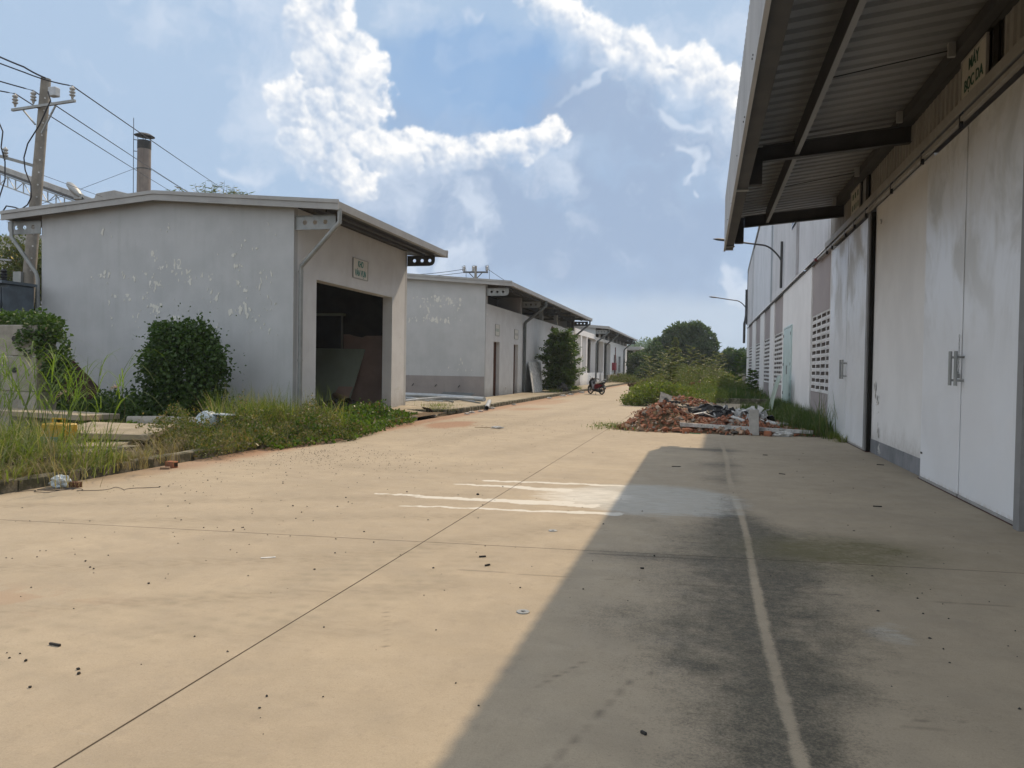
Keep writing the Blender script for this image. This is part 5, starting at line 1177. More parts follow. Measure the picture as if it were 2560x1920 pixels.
bar((-21.95, PY - .1, 8.15), (-24.2, PY - 1.2, 8.75), .05, 'side_arm', M['galv'], pole)
insulator(pole, (-22.75, PY - .5, 8.40), .9)
MB().box(-22.62, -22.30, PY - .32, PY - .22, 3.0, 4.6).build('number_plate', M['galv'], pole)
def wire(label, pts, r=.014, sag=0., grp=None, n=14, m='wire', name='power_line'):
    out = []
    for a, b in zip(pts[:-1], pts[1:]):
        a, b = Vector(a), Vector(b)
        for i in range(n):
            t = i / n; p = a.lerp(b, t); p.z -= sag * 4 * t * (1 - t); out.append(p)
    out.append(Vector(pts[-1])); o = MB().tube(out, r, 5).build(name, M[m], smooth=True); tag(o, label, 'wire', grp); return o
tops = [p + Vector((0, 0, .34)) for p in ins]
# the three conductors run on behind the shed roof, away to the right, and back over the left edge
wire('highest overhead line, from the right end of the crossarm down behind the shed roof', [(-26.35, 21.2, 12.9), (-22.2, 21.7, 11.22), (tops[2].x, tops[2].y, tops[2].z), (-48.7, 74, 19.3)], .022, .05)
wire('middle overhead line passing the pole top and the chimney', [(-26.3, 21.2, 12.0), (tops[1].x, tops[1].y, tops[1].z), (-54.0, 74, 19.8)], .022, .05)
wire('lowest of the three overhead lines, from the left end of the crossarm', [(-26.3, 21.2, 11.4), (tops[0].x, tops[0].y, tops[0].z), (-55.5, 74, 19.6)], .022, .05)
wire('thick cable from the upper left corner to the junction box on the pole top', [(-23.6, 21.5, 12.0), (-22.1, 21.6, 11.35), (-21.3, 21.65, 10.95)], .028, .02)
wire('black cable looping down from the junction box across the pole', [(-20.95, 21.4, 10.4), (-20.85, 21.4, 10.1), (-21.29, 21.4, 9.33), (-21.75, 21.4, 8.75), (-21.9, 21.4, 8.3), (-21.85, 21.4, 7.9), (-21.62, 21.4, 7.4), (-21.6, 21.4, 7.0), (-21.75, 21.4, 6.75), (-22.02, 21.4, 6.60), (-22.25, 21.4, 6.68), (-22.6, 21.4, 6.74), (-22.8, 21.4, 6.5)], .022, 0, n=3, name='cable')
wire('black cable curling down at the left edge of the picture', [(-22.95, 21.4, 9.6), (-22.75, 21.4, 9.2), (-22.82, 21.4, 8.7), (-22.66, 21.4, 8.2), (-22.66, 21.4, 7.6), (-22.9, 21.4, 7.0)], .022, 0, n=3, name='cable')
wire('thin stay wire from the pole down behind the shed roof', [(-21.85, PY, 7.9), (-41.5, 70, 12.3)], .009, .1, name='stay_wire')
wire('thin guy wire from the left of the chimney', [(-49.0, 60, 18.9), (-55.0, 48, 11.0)], .018, 0, name='stay_wire')
wire('thin guy wire from the right of the chimney', [(-47.9, 60, 18.7), (-43.0, 62, 15.5)], .018, 0, name='stay_wire')
chm = thing('chimney', 'tall sooty round chimney with a flat rain cap rising behind the near shed', 'chimney', (-48.5, 60, 0))
MB().tube([(-48.6, 60, 0), (-48.55, 60, 10), (-48.475, 60, 20.4)], [.62, .60, .56], 20).build('shaft', M['chimney'], chm, smooth=True)
MB().tube([(-48.475, 60, 20.41), (-48.47, 60, 21.15)], .575, 20).build('sooty_top', M['soot'], chm, smooth=True)
for a in range(4): MB().tube([(-48.47 + .5 * math.cos(a * 1.57 + .5), 60 + .5 * math.sin(a * 1.57 + .5), 21.1), (-48.47 + .55 * math.cos(a * 1.57 + .5), 60 + .55 * math.sin(a * 1.57 + .5), 21.55)], .03, 5).build('cap_strut', M['soot'], chm)
MB().lathe([(.05, .30), (.5, .22), (.86, .02), (.84, -.02), (.3, -.04)][::-1], (-48.45, 60, 21.55), 24, axis=Matrix.Rotation(.06, 3, 'Y')).build('rain_cap', M['soot'], chm, smooth=True)
MB().tube([(-49.25, 59.6, 14), (-49.25, 59.6, 23.1)], .028, 5).build('lightning_rod', M['steel_black'], chm)
for zz in (20.2, 21.2): MB().tube([(-49.25, 59.6, zz), (-48.9, 59.9, zz)], .035, 5).build('rod_clamp', M['steel_black'], chm)
MB().lathe([(.59, 0), (.60, .05), (.59, .1)], (-48.5, 60, 18.6), 20).build('band', M['steel_dark'], chm)
# distant pole over shed 2
dp = thing('power_pole', 'distant power pole whose crossarm shows above the second shed roof', 'power pole', (-29.6, 100, 0))
MB().tube([(-29.6, 100, 0), (-29.6, 100, 15.0)], [.30, .16], 10).build('shaft', M['concrete_pole'], dp, smooth=True)
bar((-31.3, 100, 14.2), (-27.9, 100, 14.15), .10, 'crossarm', M['steel_dark'], dp); bar((-30.6, 100, 14.2), (-29.6, 100, 13.2), .05, 'brace', M['steel_dark'], dp); bar((-28.6, 100, 14.2), (-29.6, 100, 13.2), .05, 'brace', M['steel_dark'], dp)
for x in (-31.2, -29.95, -28.05): insulator(dp, (x, 100, 14.35), 1.9)
for x in (-31.4, -30.0, -28.2):
    o = MB().tube([(x, 100, 14.3), (x - .1, 100, 15.0), (x + .3, 100, 15.1), (x + .45, 100, 14.5), (x + .5, 100, 13.2)], .03, 5).build('jumper_lead', M['wire'], dp)
wire('sagging far line left of the distant pole', [(-55, 100, 15.8), (-31.2, 100, 14.6)], .035, 1.2); wire('second sagging far line left of the distant pole', [(-55, 100, 15.0), (-30.0, 100, 14.3)], .035, 1.0)
wire('short far line right of the distant pole', [(-28.0, 100, 14.6), (-22, 104, 11)], .03, .2)
# street lamp behind the left shed
sl_ = thing('street_lamp', 'cobra-head street lamp poking up behind the near shed roof', 'street lamp', (-28.2, 32, 0))
MB().tube([(-28.0, 32, 0), (-28.0, 32, 7.4), (-28.3, 32, 8.4), (-29.4, 32, 9.6)], .05, 8).build('arm', M['steel_black'], sl_, smooth=True)
hd = MB(); hd.lathe([(.03, -.05), (.12, .05), (.24, .3), (.28, .6), (.22, .95), (.06, 1.12)], (-29.35, 32, 9.5), 14, axis=Matrix.Rotation(-.80, 3, 'Y') @ Matrix.Diagonal((.62, 1, 1)))
hd.build('lamp_head', M['galv'], sl_, smooth=True); MB().box(-29.75, -29.3, 31.9, 32.1, 9.42, 9.7).build('ballast_box', M['galv'], sl_, bevel=.03)
# conveyor gallery far left and the factory roof under it
cv = thing('conveyor_gallery', 'inclined conveyor bridge on a lattice truss at the far left', 'conveyor', (-52, 56, 0))
a0, a1 = Vector((-65, 57, 20.0)), Vector((-47.0, 54, 14.1))
for nm, off, w, mm in (('gallery', .0, .20, 'conveyor'), ('top_chord', -.55, .05, 'galv'), ('bottom_chord', -1.45, .05, 'galv')):
    bar(a0 + Vector((0, 0, off)), a1 + Vector((0, 0, off)), w, nm, M[mm], cv)
MB().hexa([a0 + Vector((0, -.25, -.45)), a1 + Vector((0, -.25, -.45)), a0 + Vector((0, .4, -.45)), a1 + Vector((0, .4, -.45)), a0 + Vector((0, -.25, -.25)), a1 + Vector((0, -.25, -.25)), a0 + Vector((0, .4, -.25)), a1 + Vector((0, .4, -.25))]).build('shadow_slab', M['steel_dark'], cv)  # dark slab put in as the shade under the gallery
for i in range(18):
    p = a0.lerp(a1, i / 18); q = a0.lerp(a1, (i + 1) / 18); bar(p + Vector((0, 0, -.55)), p + Vector((.001, 0, -1.45)), .035, 'truss_post', M['galv'], cv)
    bar(p + Vector((0, 0, -1.45 if i % 2 else -.55)), q + Vector((0, 0, -.55 if i % 2 else -1.45)), .025, 'truss_diagonal', M['galv'], cv)
cb_ = thing('conveyor_house', 'small pale metal housing at the lower end of the conveyor', 'housing', (-42.5, 51, 0))
MB().prism([(-45.5, 12.2), (-40, 12.2), (-38.5, 13.3), (-43.0, 14.4), (-44.6, 14.2)], 50, 52, 'y').build('hood', M['conveyor'], cb_, bevel=.03); MB().box(-43.8, -41.8, 50.3, 51.7, 0, 12.3).build('chute', M['conveyor'], cb_)
fb_ = thing('factory', 'corrugated factory hall behind the trees at the far left', 'factory', (-60, 62, 0))
MB().box(-85, -37, 60, 75, 0, 11.0).build('hall_wall', M['clad'], fb_); MB().prism([(-86, 11.02), (-36.5, 11.02), (-61, 13.2)], 59.5, 76, 'y').build('hall_roof', M['conveyor'], fb_)
for i in range(60): MB().box(-85 + i * .8, -84.85 + i * .8, 59.93, 59.99, 0, 10.9).build('wall_rib', M['clad'], fb_) if i > 25 else None
# transformer at the left edge
tr = thing('transformer', 'dark finned transformer at the left edge beside the power pole', 'transformer', (-19.6, 18.2, 2.4))
MB().box(-20.6, -18.95, 18.0, 18.9, 2.7, 3.75).build('tank', M['transformer'], tr, bevel=.02)
for i in range(14): MB().box(-19.9 + i * .075, -19.885 + i * .075, 17.8, 17.995, 2.75, 3.65).build('cooling_fin', M['transformer'], tr)
MB().box(-20.7, -18.9, 17.75, 18.95, 3.76, 3.84).build('lid', M['transformer'], tr)
MB().lathe([(.05, 0), (.10, .05), (.06, .08), (.10, .13), (.06, .16), (.10, .21), (.06, .24), (.09, .30), (.03, .36)], (-19.3, 18.2, 3.85), 10).build('bushing', M['steel_black'], tr, smooth=True)
MB().box(-19.42, -19.25, 17.72, 17.79, 3.55, 3.72).build('rating_plate', M['pvc'], tr); MB().tube([(-20.2, 17.7, 3.25), (-19.0, 17.7, 3.22)], .09, 10).build('conservator', M['brick_pale'], tr, smooth=True)
MB().box(-20.6, -18.9, 17.9, 18.9, 2.3, 2.69).build('platform', M['steel_dark'], tr)
for x in (-20.5, -19.0): MB().box(x - .08, x + .08, 18.3, 18.46, 0, 2.3).build('post', M['steel_dark'], tr)
sb = thing('switchgear_rack', 'black switchgear hanging on brackets at the left edge below the crossarm', 'switchgear', (-24, 21.3, 5))
MB().tube([(-24.0, PY - .6, 3.9), (-24.0, PY - .6, 5.9)], .02, 5).build('lead', M['steel_black'], sb)
for x, zz in ((-24.05, 5.0), (-23.35, 5.35)): MB().lathe([(.05, 0), (.13, .1), (.09, .16), (.14, .25), (.10, .32), (.14, .42), (.08, .52), (.05, .6)], (x, PY - .5, zz - .2), 10).build('cutout', M['steel_black'], sb, smooth=True)
bar((-24.6, PY - .5, 5.15), (-22.5, PY - .5, 4.95), .03, 'rack_bar', M['galv'], sb)
# ================================================================== CLUTTER ON THE VERGE
cwall = thing('concrete_wall', 'weathered concrete wall end at the left edge, creeper spilling over its top', 'wall', (-15.5, 14.6, 0))
for i, (z0_, z1_) in enumerate(((0, .95), (.96, 1.72), (1.73, 2.40))):
    MB().box(-19.5, -13.98 - .01 * i, 14.0, 14.55, z0_, z1_).build('wall_panel', M['concrete'], cwall, bevel=.015)
for zz in (1.42, 2.1): MB().tube([(-14.55, 13.995, zz), (-14.55, 13.97, zz)], .06, 10).build('lifting_eye', M['steel_black'], cwall)
o = MB().prism([(-17.3, .0), (-15.6, .0), (-14.95, .95), (-15.05, 1.05), (-15.75, 1.66), (-17.3, 1.62)], 16.9, 16.92, 'y').build('steel_plate', M['rust_plate'], bevel=.003); tag(o, 'dark rust-brown steel plate with a slanting corner leaning at the near shed wall', 'plate')
def conc_slab(label, c, s, rot, th=.09, m='paving', group=None):
    x, y_, z_ = c; mb = MB(); n = 8; V = []
    for i in range(n):
        a = 6.283 * i / n; sq = max(abs(math.cos(a)), abs(math.sin(a))); V.append((math.cos(a) / sq * s[0] / 2 * random.uniform(.93, 1.03), math.sin(a) / sq * s[1] / 2 * random.uniform(.93, 1.03)))
    mb.prism(V, -th / 2, th / 2, 'z'); o = mb.build('concrete_slab', M[m], bevel=.008); o.location = c; o.rotation_euler = rot; tag(o, label, 'slab', group); return o
conc_slab('broad flat drain slab propped up in the weeds beside the kerb', (-10.2, 11.95, .40), (1.6, 1.5), (.05, .02, .35), .10)
conc_slab('lower slab under the gap in front of the propped slab', (-10.1, 10.95, .22), (1.5, .9), (.0, -.02, .25), .09)
conc_slab('upper pale slab in the tall grass beside the yellow can', (-13.3, 13.6, .52), (2.6, 1.2), (-.03, .03, .10), .11)
conc_slab('slab edge behind the propped drain slab', (-10.9, 13.1, .34), (2.1, .7), (0, .01, .2), .09)
for i, (x, yy) in enumerate(((-9.3, 10.6), (-9.25, 9.3), (-9.3, 7.9))): conc_slab(('block of the inner edging beside the lower slab', 'mossy block of the inner edging at the middle of the tall grass', 'nearest block of the inner edging at the left edge')[i], (x, yy, .17), (.35, 1.25), (0, 0, random.uniform(-.04, .04)), .16, 'concrete_kerb')
o = MB().box(-11.3, -8.45, 10.0, 13.4, -.05, .07).build('drain_pit', M['black_gap']); tag(o, kind='structure')
cyl = MB(); cyl.tube([(-11.75, 14.1, .36), (-11.2, 14.35, .37), (-9.9, 14.75, .34)], [.135, .13, .13], 16, cap=False); cyl.tube([(-11.73, 14.11, .36), (-9.9, 14.75, .34)], .115, 16, cap=False)
o = cyl.build('pipe_section', M['concrete'], smooth=True); tag(o, 'pale ribbed pipe section lying in the weeds in front of the round bush', 'pipe')
hb = thing('plastic_drum', 'pale round plastic drum lying in the grass by the foot of the round bush', 'drum', (-10.0, 14.6, .1))
MB().lathe([(.02, -.26), (.12, -.24), (.20, -.18), (.235, -.06), (.235, .08), (.20, .18), (.15, .23), (.15, .25)], (-9.95, 14.3, .40), 20, axis=Matrix.Rotation(1.15, 3, 'X')).build('shell', M['white_plastic'], hb, smooth=True)
MB().hexa([(-9.80, 14.2, .58), (-9.45, 14.25, .56), (-9.80, 14.5, .58), (-9.45, 14.5, .56), (-9.80, 14.2, .60), (-9.45, 14.25, .58), (-9.80, 14.5, .60), (-9.45, 14.5, .58)]).build('loose_lid', M['white_plastic'], hb)
yc = thing('oil_can', 'bright yellow square can half hidden in the tall grass on the verge', 'can', (-10.5, 10.9, .1))
MB().box(-10.80, -10.32, 10.9, 11.2, .10, .58).build('can_body', M['yellow'], yc, bevel=.02); MB().box(-10.80, -10.45, 10.892, 10.898, .22, .36).build('label_band', M['blue_label'], yc); MB().tube([(-10.7, 11.05, .6), (-10.7, 11.05, .66), (-10.45, 11.05, .66), (-10.45, 11.05, .6)], .015, 6).build('grip', M['yellow'], yc)
bk = MB(); bk.box(-8.12, -7.96, 10.55, 10.66, .0, .10); o = bk.build('hollow_brick', M['brick'], bevel=.006); tag(o, 'lone red hollow brick lying on the concrete below the weeds', 'brick')
MB().box(-7.958, -7.955, 10.565, 10.60, .02, .08).build('brick_core', M['black_gap'], o); MB().box(-7.958, -7.955, 10.61, 10.645, .02, .08).build('brick_core', M['black_gap'], o)
o = MB().prism([(-8.05, 10.35), (-7.93, 10.42), (-7.98, 10.50), (-8.1, 10.45)], .002, .03, 'z').build('brick_chip', M['brick_pale']); tag(o, 'flat pale brick chip beside the lone red brick', 'brick')
o = MB().box(-8.55, -8.36, 9.72, 9.82, .0, .06).build('brick_chip', M['mortar']); tag(o, 'dark mortar lump against the kerb left of the lone brick', 'stone')
rnd = random.Random(4)
def crumple(name, label, cat, c, r, m, seed, flat=.6):
    q = random.Random(seed); bm = bmesh.new(); bmesh.ops.create_icosphere(bm, subdivisions=3, radius=1)
    for v in bm.verts:
        n = mnoise.noise(v.co * 2.1 + Vector((seed, 0, 0))) * .5 + mnoise.noise(v.co * 5 + Vector((0, seed, 0))) * .28; v.co *= 1 + n
        v.co = Vector((v.co.x * r[0], v.co.y * r[1], max(v.co.z * r[2], -r[2] * .6))) + Vector(c)
    me = bpy.data.meshes.new(name); bm.to_mesh(me); bm.free(); me.materials.append(M[m]); o = link(bpy.data.objects.new(name, me)); tag(o, label, cat); return o
crumple('plastic_bag', 'crumpled white plastic bag on the concrete by the left kerb', 'bag', (-8.12, 8.50, .06), (.13, .10, .09), 'white_plastic', 3)
o = MB().box(-7.98, -7.84, 8.50, 8.58, .0, .07).build('wood_block', M['wood_door'], bevel=.005); tag(o, 'small dark red block on the concrete right of the plastic bag', 'block')
wr = []
for i in range(40): wr.append((-8.25 + .035 * i + .05 * math.sin(i * .9), 7.95 + .022 * i + .12 * math.sin(i * .55), .008 + .006 * math.sin(i)))
o = MB().tube(wr, .004, 4).build('loose_wire', M['wire']); tag(o, 'thin tangled wire lying on the concrete by the left kerb', 'wire')
wr = [(-7.95 + .22 * math.cos(i * .42) * (1 - i * .008), 8.28 + .13 * math.sin(i * .5), .01) for i in range(36)]
o = MB().tube(wr, .003, 4).build('loose_wire', M['wire']); tag(o, 'coiled thin wire in front of the small dark red block', 'wire')
o = crumple('litter', 'white scrap of litter lying on the concrete far down the middle of the road', 'litter', (-5.35, 20.35, .03), (.16, .07, .035), 'sheet_white', 8); MB().tube([(-6.0, 20.4, .012), (-5.45, 20.38, .015)], .008, 4).build('string', M['plywood'], o)
for i, (x, yy) in enumerate(((-8.0, 26.8), (-7.9, 25.9), (-8.1, 29.8), (-8.0, 33.2), (-7.9, 27.6), (-8.05, 41.5), (-8.0, 45.5), (-7.95, 48), (-7.95, 52.5), (-9.0, 24.6), (-8.6, 24.2))):
    s = rnd.uniform(.06, .15); o = crumple('litter', 'scrap of pale litter along the foot of the kerb by the sheds', 'litter', (x, yy, .03), (s * 1.4, s, s * .45), 'sheet_white', 20 + i); o['group'] = 'litter along the shed kerb'
# scattered stones, sticks and the two round covers
def stone_mesh(i):
    q = random.Random(50 + i); bm = bmesh.new(); bmesh.ops.create_icosphere(bm, subdivisions=1, radius=1)
    for v in bm.verts: v.co = Vector((v.co.x * q.uniform(.8, 1.3), v.co.y * q.uniform(.7, 1), v.co.z * q.uniform(.5, .8))); 
    me = bpy.data.meshes.new('stone'); bm.to_mesh(me); bm.free(); me.materials.append(M['pebble']); return me
STM = [stone_mesh(i) for i in range(5)]
def stone(x, yy, r, i):
    o = bpy.data.objects.new('stone', STM[i % 5]); link(o); o.location = (x, yy, r * .45); o.scale = (r, r, r); o.rotation_euler = (0, 0, i * 1.7); return o
SP = STONES_XY
for i, (x, yy, r) in enumerate(SP):
    tag(stone(x, yy, r, i), 'small dark stone lying loose on the sunlit concrete', 'stone', 'dark stones scattered on the concrete')
STK = STICKS_XY
for i, (x, yy, L, a) in enumerate(STK):
    o = MB().box(-L / 2, L / 2, -.006, .006, .001, .013).build('stick', M['pebble']); o.location = (x, yy, 0); o.rotation_euler = (0, 0, a)
    tag(o, 'thin dark stick lying on the concrete', 'stick', 'thin dark sticks on the concrete')
# fine grit nobody could count
P = []
for (cx, cy, sx_, sy_, n) in ((-6.4, 12.6, 1.1, .9, 420), (-5.2, 12.2, 1.2, 1.3, 160), (-5.6, 20.5, 1.3, 2.6, 420), (-7.2, 13.4, .5, .7, 200), (-4.5, 9, 2.5, 2, 90), (-5, 6.5, 2, 1.6, 60), (1.9, 6, .8, 2.2, 60), (1.5, 15, 1.3, 3, 80), (-4, 28, 2, 5, 160), (-6.9, 9.8, .8, 1.2, 90)):
    P.append(np.stack([RNG.normal(cx, sx_, n), RNG.normal(cy, sy_, n), np.full(n, .003)], 1))
P = np.concatenate(P); P = P[(P[:, 0] > -8.2) & (P[:, 0] < 3.2)]
r_ = (RNG.uniform(.004, .013, len(P)) * RNG.uniform(.7, 1.3, len(P)))[:, None]; T = np.array([(1, 0, 0), (0, 1, 0), (-1, 0, 0), (0, -1, 0), (0, 0, .8)])
V = (P[:, None] + T[None] * r_[:, None] * RNG.uniform(.6, 1.2, (len(P), 5, 1))).reshape(-1, 3)
F = (np.array([(0, 1, 4), (1, 2, 4), (2, 3, 4), (3, 0, 4)])[None] + (np.arange(len(P)) * 5)[:, None, None]).reshape(-1, 3)
tag(np_mesh('grit', V, F, M['pebble']), kind='stuff')
for lb, x, yy, r in (('round grey iron disc lying on the sunlit concrete beside the shadow edge', -1.15, 5.13, .045), ('smaller flat round disc in front of the spilled cement', -1.45, 7.79, .045)):
    d_ = thing('round_cover', lb, 'cover', (x, yy, 0))
    MB().lathe([(r, .0), (r, .005), (r * .93, .007), (r * .40, .006), (r * .38, .002)], (x, yy, 0), 24).build('disc', M['galv'], d_, smooth=True)
    MB().lathe([(r * .22, .0), (r * .22, .004), (r * .1, .006)], (x, yy, .001), 12).build('hub', M['steel_dark'], d_)
o = MB().prism([(-3.62, 5.93), (-3.52, 6.0), (-3.50, 5.97), (-3.60, 5.91)], .001, .004, 'z').build('paper_scrap', M['sheet_white']); tag(o, 'tiny white scrap of paper on the left of the concrete', 'litter')

# ================================================================== SCOOTER
def scooter():
    t = thing('scooter', 'parked red and black motor scooter with a pale seat by the shed kerb', 'motorcycle', (-6.68, 50.0, 0))
    def at(u, v, w=0): return (-7.20 + u, 50.0 + w, v)      # u along the bike, v up, w sideways
    for u, nm in ((.04, 'front_wheel'), (1.20 - .12, 'rear_wheel')):
        ty = MB(); 
        for k in range(24):
            a, b = 6.2832 * k / 24, 6.2832 * (k + 1) / 24
            ring = []
            for an in (a, b):
                for j in range(6):
                    q = 6.2832 * j / 6; rr = .225 + .045 * math.cos(q); ring.append(at(u + rr * math.cos(an), .272 + rr * math.sin(an), .045 * math.sin(q)))
            ty.add(ring, [(j, (j + 1) % 6, 6 + (j + 1) % 6, 6 + j) for j in range(6)])
        w = ty.build(nm, M['tyre'], t, smooth=True); rim = MB()
        for k in range(5):
            a = 6.2832 * k / 5 + .4; rim.tube([at(u, .272), at(u + .19 * math.cos(a), .272 + .19 * math.sin(a))], [.035, .022], 6)
        rim.tube([at(u + .195 * math.cos(q), .272 + .195 * math.sin(q)) for q in [6.2832 * i / 20 for i in range(21)]], .018, 5); rim.tube([at(u, .272, -.06), at(u, .272, .06)], .04, 8); rim.build('rim', M['alloy'], w, smooth=True)
    def shell(nm, prof, w0, m, taper=.72):
        n = len(prof); mb = MB(); V = []
        for s, k in ((-w0, taper), (-w0 * .7, 1), (w0 * .7, 1), (w0, taper)):
            cu = sum(p[0] for p in prof) / n; cv_ = sum(p[1] for p in prof) / n
            V += [at(cu + (p[0] - cu) * k, cv_ + (p[1] - cv_) * k, s) for p in prof]
        F = [(r * n + i, r * n + (i + 1) % n, (r + 1) * n + (i + 1) % n, (r + 1) * n + i) for r in range(3) for i in range(n)] + [tuple(range(n))[::-1], tuple(range(3 * n, 4 * n))]
        return mb.add(V, F).build(nm, M[m], t, smooth=True)
    shell('front_fender', [(-.22, .40), (-.12, .55), (.06, .60), (.22, .52), (.28, .40), (.20, .44), (.04, .50), (-.12, .46)], .06, 'bike_black')
    shell('front_cowl', [(.02, .55), (-.02, .78), (.10, .92), (.26, .95), (.36, .74), (.34, .50), (.42, .32), (.32, .26), (.20, .42)], .15, 'bike_black')
    shell('leg_shield_trim', [(.30, .60), (.26, .86), (.31, .86), (.36, .62), (.44, .34), (.38, .32)], .17, 'bike_grey')
    shell('floorboard', [(.30, .24), (.38, .36), (.62, .32), (.80, .30), (.80, .20), (.40, .18)], .14, 'bike_black')
    shell('side_panel', [(.42, .42), (.50, .64), (.80, .68), (1.10, .66), (1.14, .56), (.90, .44), (.62, .34), (.48, .34)], .13, 'red_paint')
    shell('tail_unit', [(.86, .62), (1.10, .60), (1.32, .72), (1.30, .80), (1.08, .74), (.88, .70)], .11, 'bike_black')
    shell('seat', [(.52, .70), (.60, .77), (.86, .78), (1.06, .84), (1.22, .85), (1.24, .79), (1.0, .73), (.70, .68)], .13, 'seat_white', .8)
    shell('engine', [(.66, .18), (.70, .34), (.98, .36), (1.16, .30), (1.12, .20), (.90, .14)], .10, 'steel_dark')
    MB().tube([at(.16, .60), at(.30, 1.0)], .03, 8).build('steering_column', M['bike_black'], t)
    hb_ = MB().tube([at(.36, .97, -.34), at(.30, 1.01, -.16), at(.26, 1.01, 0), at(.30, 1.01, .16), at(.36, .97, .34)], .018, 8).build('handlebar', M['bike_black'], t, smooth=True)
    for s in (-1, 1):
        MB().tube([at(.40, .955, s * .36), at(.34, .98, s * .24)], .026, 8).build('grip', M['tyre'], hb_)
        MB().tube([at(.30, 1.01, s * .2), at(.27, 1.15, s * .27)], .008, 5).build('mirror_stalk', M['bike_black'], hb_)
    shell('headset', [(.16, .92), (.14, 1.0), (.26, 1.07), (.38, 1.02), (.34, .93)], .11, 'bike_black')
    MB().lathe([(.01, 0), (.05, .01), (.06, .04)], at(.06, .80), 10, axis=Matrix.Rotation(-math.pi / 2, 3, 'Y')).build('headlight', M['lens'], t)
    MB().tube([at(1.10, .80, -.12), at(1.30, .88, -.12), at(1.36, .95, -.10), at(1.36, .95, .10), at(1.30, .88, .12), at(1.10, .80, .12)], .02, 6).build('grab_rail', M['bike_grey'], t, smooth=True)
    MB().tube([at(.95, .24, -.14), at(1.28, .36, -.16)], .045, 8).build('exhaust', M['steel_dark'], t, smooth=True)
    for s in (-1, 1): MB().tube([at(.04, .27, s * .075), at(.14, .60, s * .07)], .022, 6).build('fork', M['bike_grey'], t)
    MB().tube([at(.66, .2, -.08), at(.72, .0, -.20)], .014, 6).build('side_stand', M['steel_dark'], t)
    shell('rear_mudguard', [(1.24, .66), (1.38, .44), (1.40, .34), (1.36, .38), (1.20, .60)], .07, 'bike_black')
    MB().box(*[v for p in zip(at(1.355, .40, -.08), at(1.365, .52, .08)) for v in (min(p), max(p))]).build('number_plate', M['sheet_white'], t)
    t.rotation_euler = (0, 0, R(-44)); t.scale = (1.1, 1, 1.02)
    return t
scooter()
# ================================================================== VEGETATION
def noise_h(x, y, s=1.): return fbm(np.asarray(x), np.asarray(y), s, 3, .5, 400)
def shrub(name, label, cat, base, blobs, n, leaf, m, group=None, width=.6, shell=.6, stems=8, zmin=.02, up=.3):
    t = thing(name, label, cat, base, group)
    mb = MB()
    for _ in range(stems):
        b = random.choice(blobs); e = Vector(b[:3]) + Vector((random.uniform(-.3, .3) * b[3], random.uniform(-.3, .3) * b[4], random.uniform(-.2, .4) * b[5]))
        s = Vector(base) + Vector((random.uniform(-.15, .15), random.uniform(-.15, .15), 0)); mb.tube([s, (s + e) / 2 + Vector((0, 0, .1)), e], [.022, .014, .005], 5)
    mb.build('stem', M['stem'], t, smooth=True)
    crown_leaves('foliage', blobs, n, leaf, M[m], t, shell, up, width, zmin)
    return t
# round creeper-covered bush by the gable
shrub('bush', 'round dark bush standing against the near shed gable', 'bush', (-12.85, 17.6, .05), [(-12.9, 17.5, 1.60, .86, .8, 1.10), (-12.55, 17.45, 1.35, .80, .75, .95), (-13.2, 17.5, 1.35, .78, .75, .95), (-12.6, 17.5, 2.25, .50, .5, .42), (-13.2, 17.5, 2.2, .42, .4, .36), (-12.85, 17.4, .6, .66, .65, .6), (-13.6, 17.4, 1.75, .32, .4, .4), (-12.1, 17.3, 1.6, .33, .4, .5), (-13.2, 17.2, 2.35, .35, .4, .3), (-12.3, 17.1, .55, .6, .5, .5), (-13.5, 17.1, .5, .55, .5, .45)], 19000, .10, 'leaf_dark', width=.85, shell=.72, up=-.35)
g_ = thing('bush_shoots', None, None, (-12.9, 17.5, 1))
P_, D_ = in_blobs([(-12.9, 17.5, 1.5, 1.30, 1.0, 1.42)], 260, .93); COL.objects.unlink(g_); bpy.data.objects.remove(g_)
o = leaves('creeper_sprigs', P_, D_ + RNG.normal(size=P_.shape) * .5, .06, M['leaf_dark'], None, .8); tag(o, kind='stuff')
# dark creeper mat along the wall foot
bl = [(x, 18.2 + random.uniform(-.7, .5), .28 + random.uniform(-.1, .15), .8, .7, .42 + random.uniform(-.1, .15)) for x in np.arange(-17.2, -12.6, .45)] + [(-15.1 + random.uniform(-1.2, 1.4), 16.6 + random.uniform(-.6, .6), .3, .8, .7, .35) for _ in range(9)]
t = tag(crown_leaves('creeper_mat', bl, 15000, .085, M['leaf_dark'], None, .8, .3, .85, .03), kind='stuff')
# creeper over the concrete wall end
shrub('creeper', 'dark creeper spilling over the top of the concrete wall at the left edge', 'creeper', (-14.5, 14.25, 1.5), [(-14.9, 14.5, 2.5, .9, .35, .22), (-14.2, 14.3, 2.3, .45, .35, .3), (-13.85, 14.3, 1.85, .28, .35, .55), (-13.75, 14.4, 1.35, .22, .3, .45), (-14.15, 14.0, 2.05, .3, .12, .3), (-15.8, 14.5, 2.55, .7, .3, .2)], 5200, .085, 'leaf_dark', width=.85, shell=.8, up=-.3)
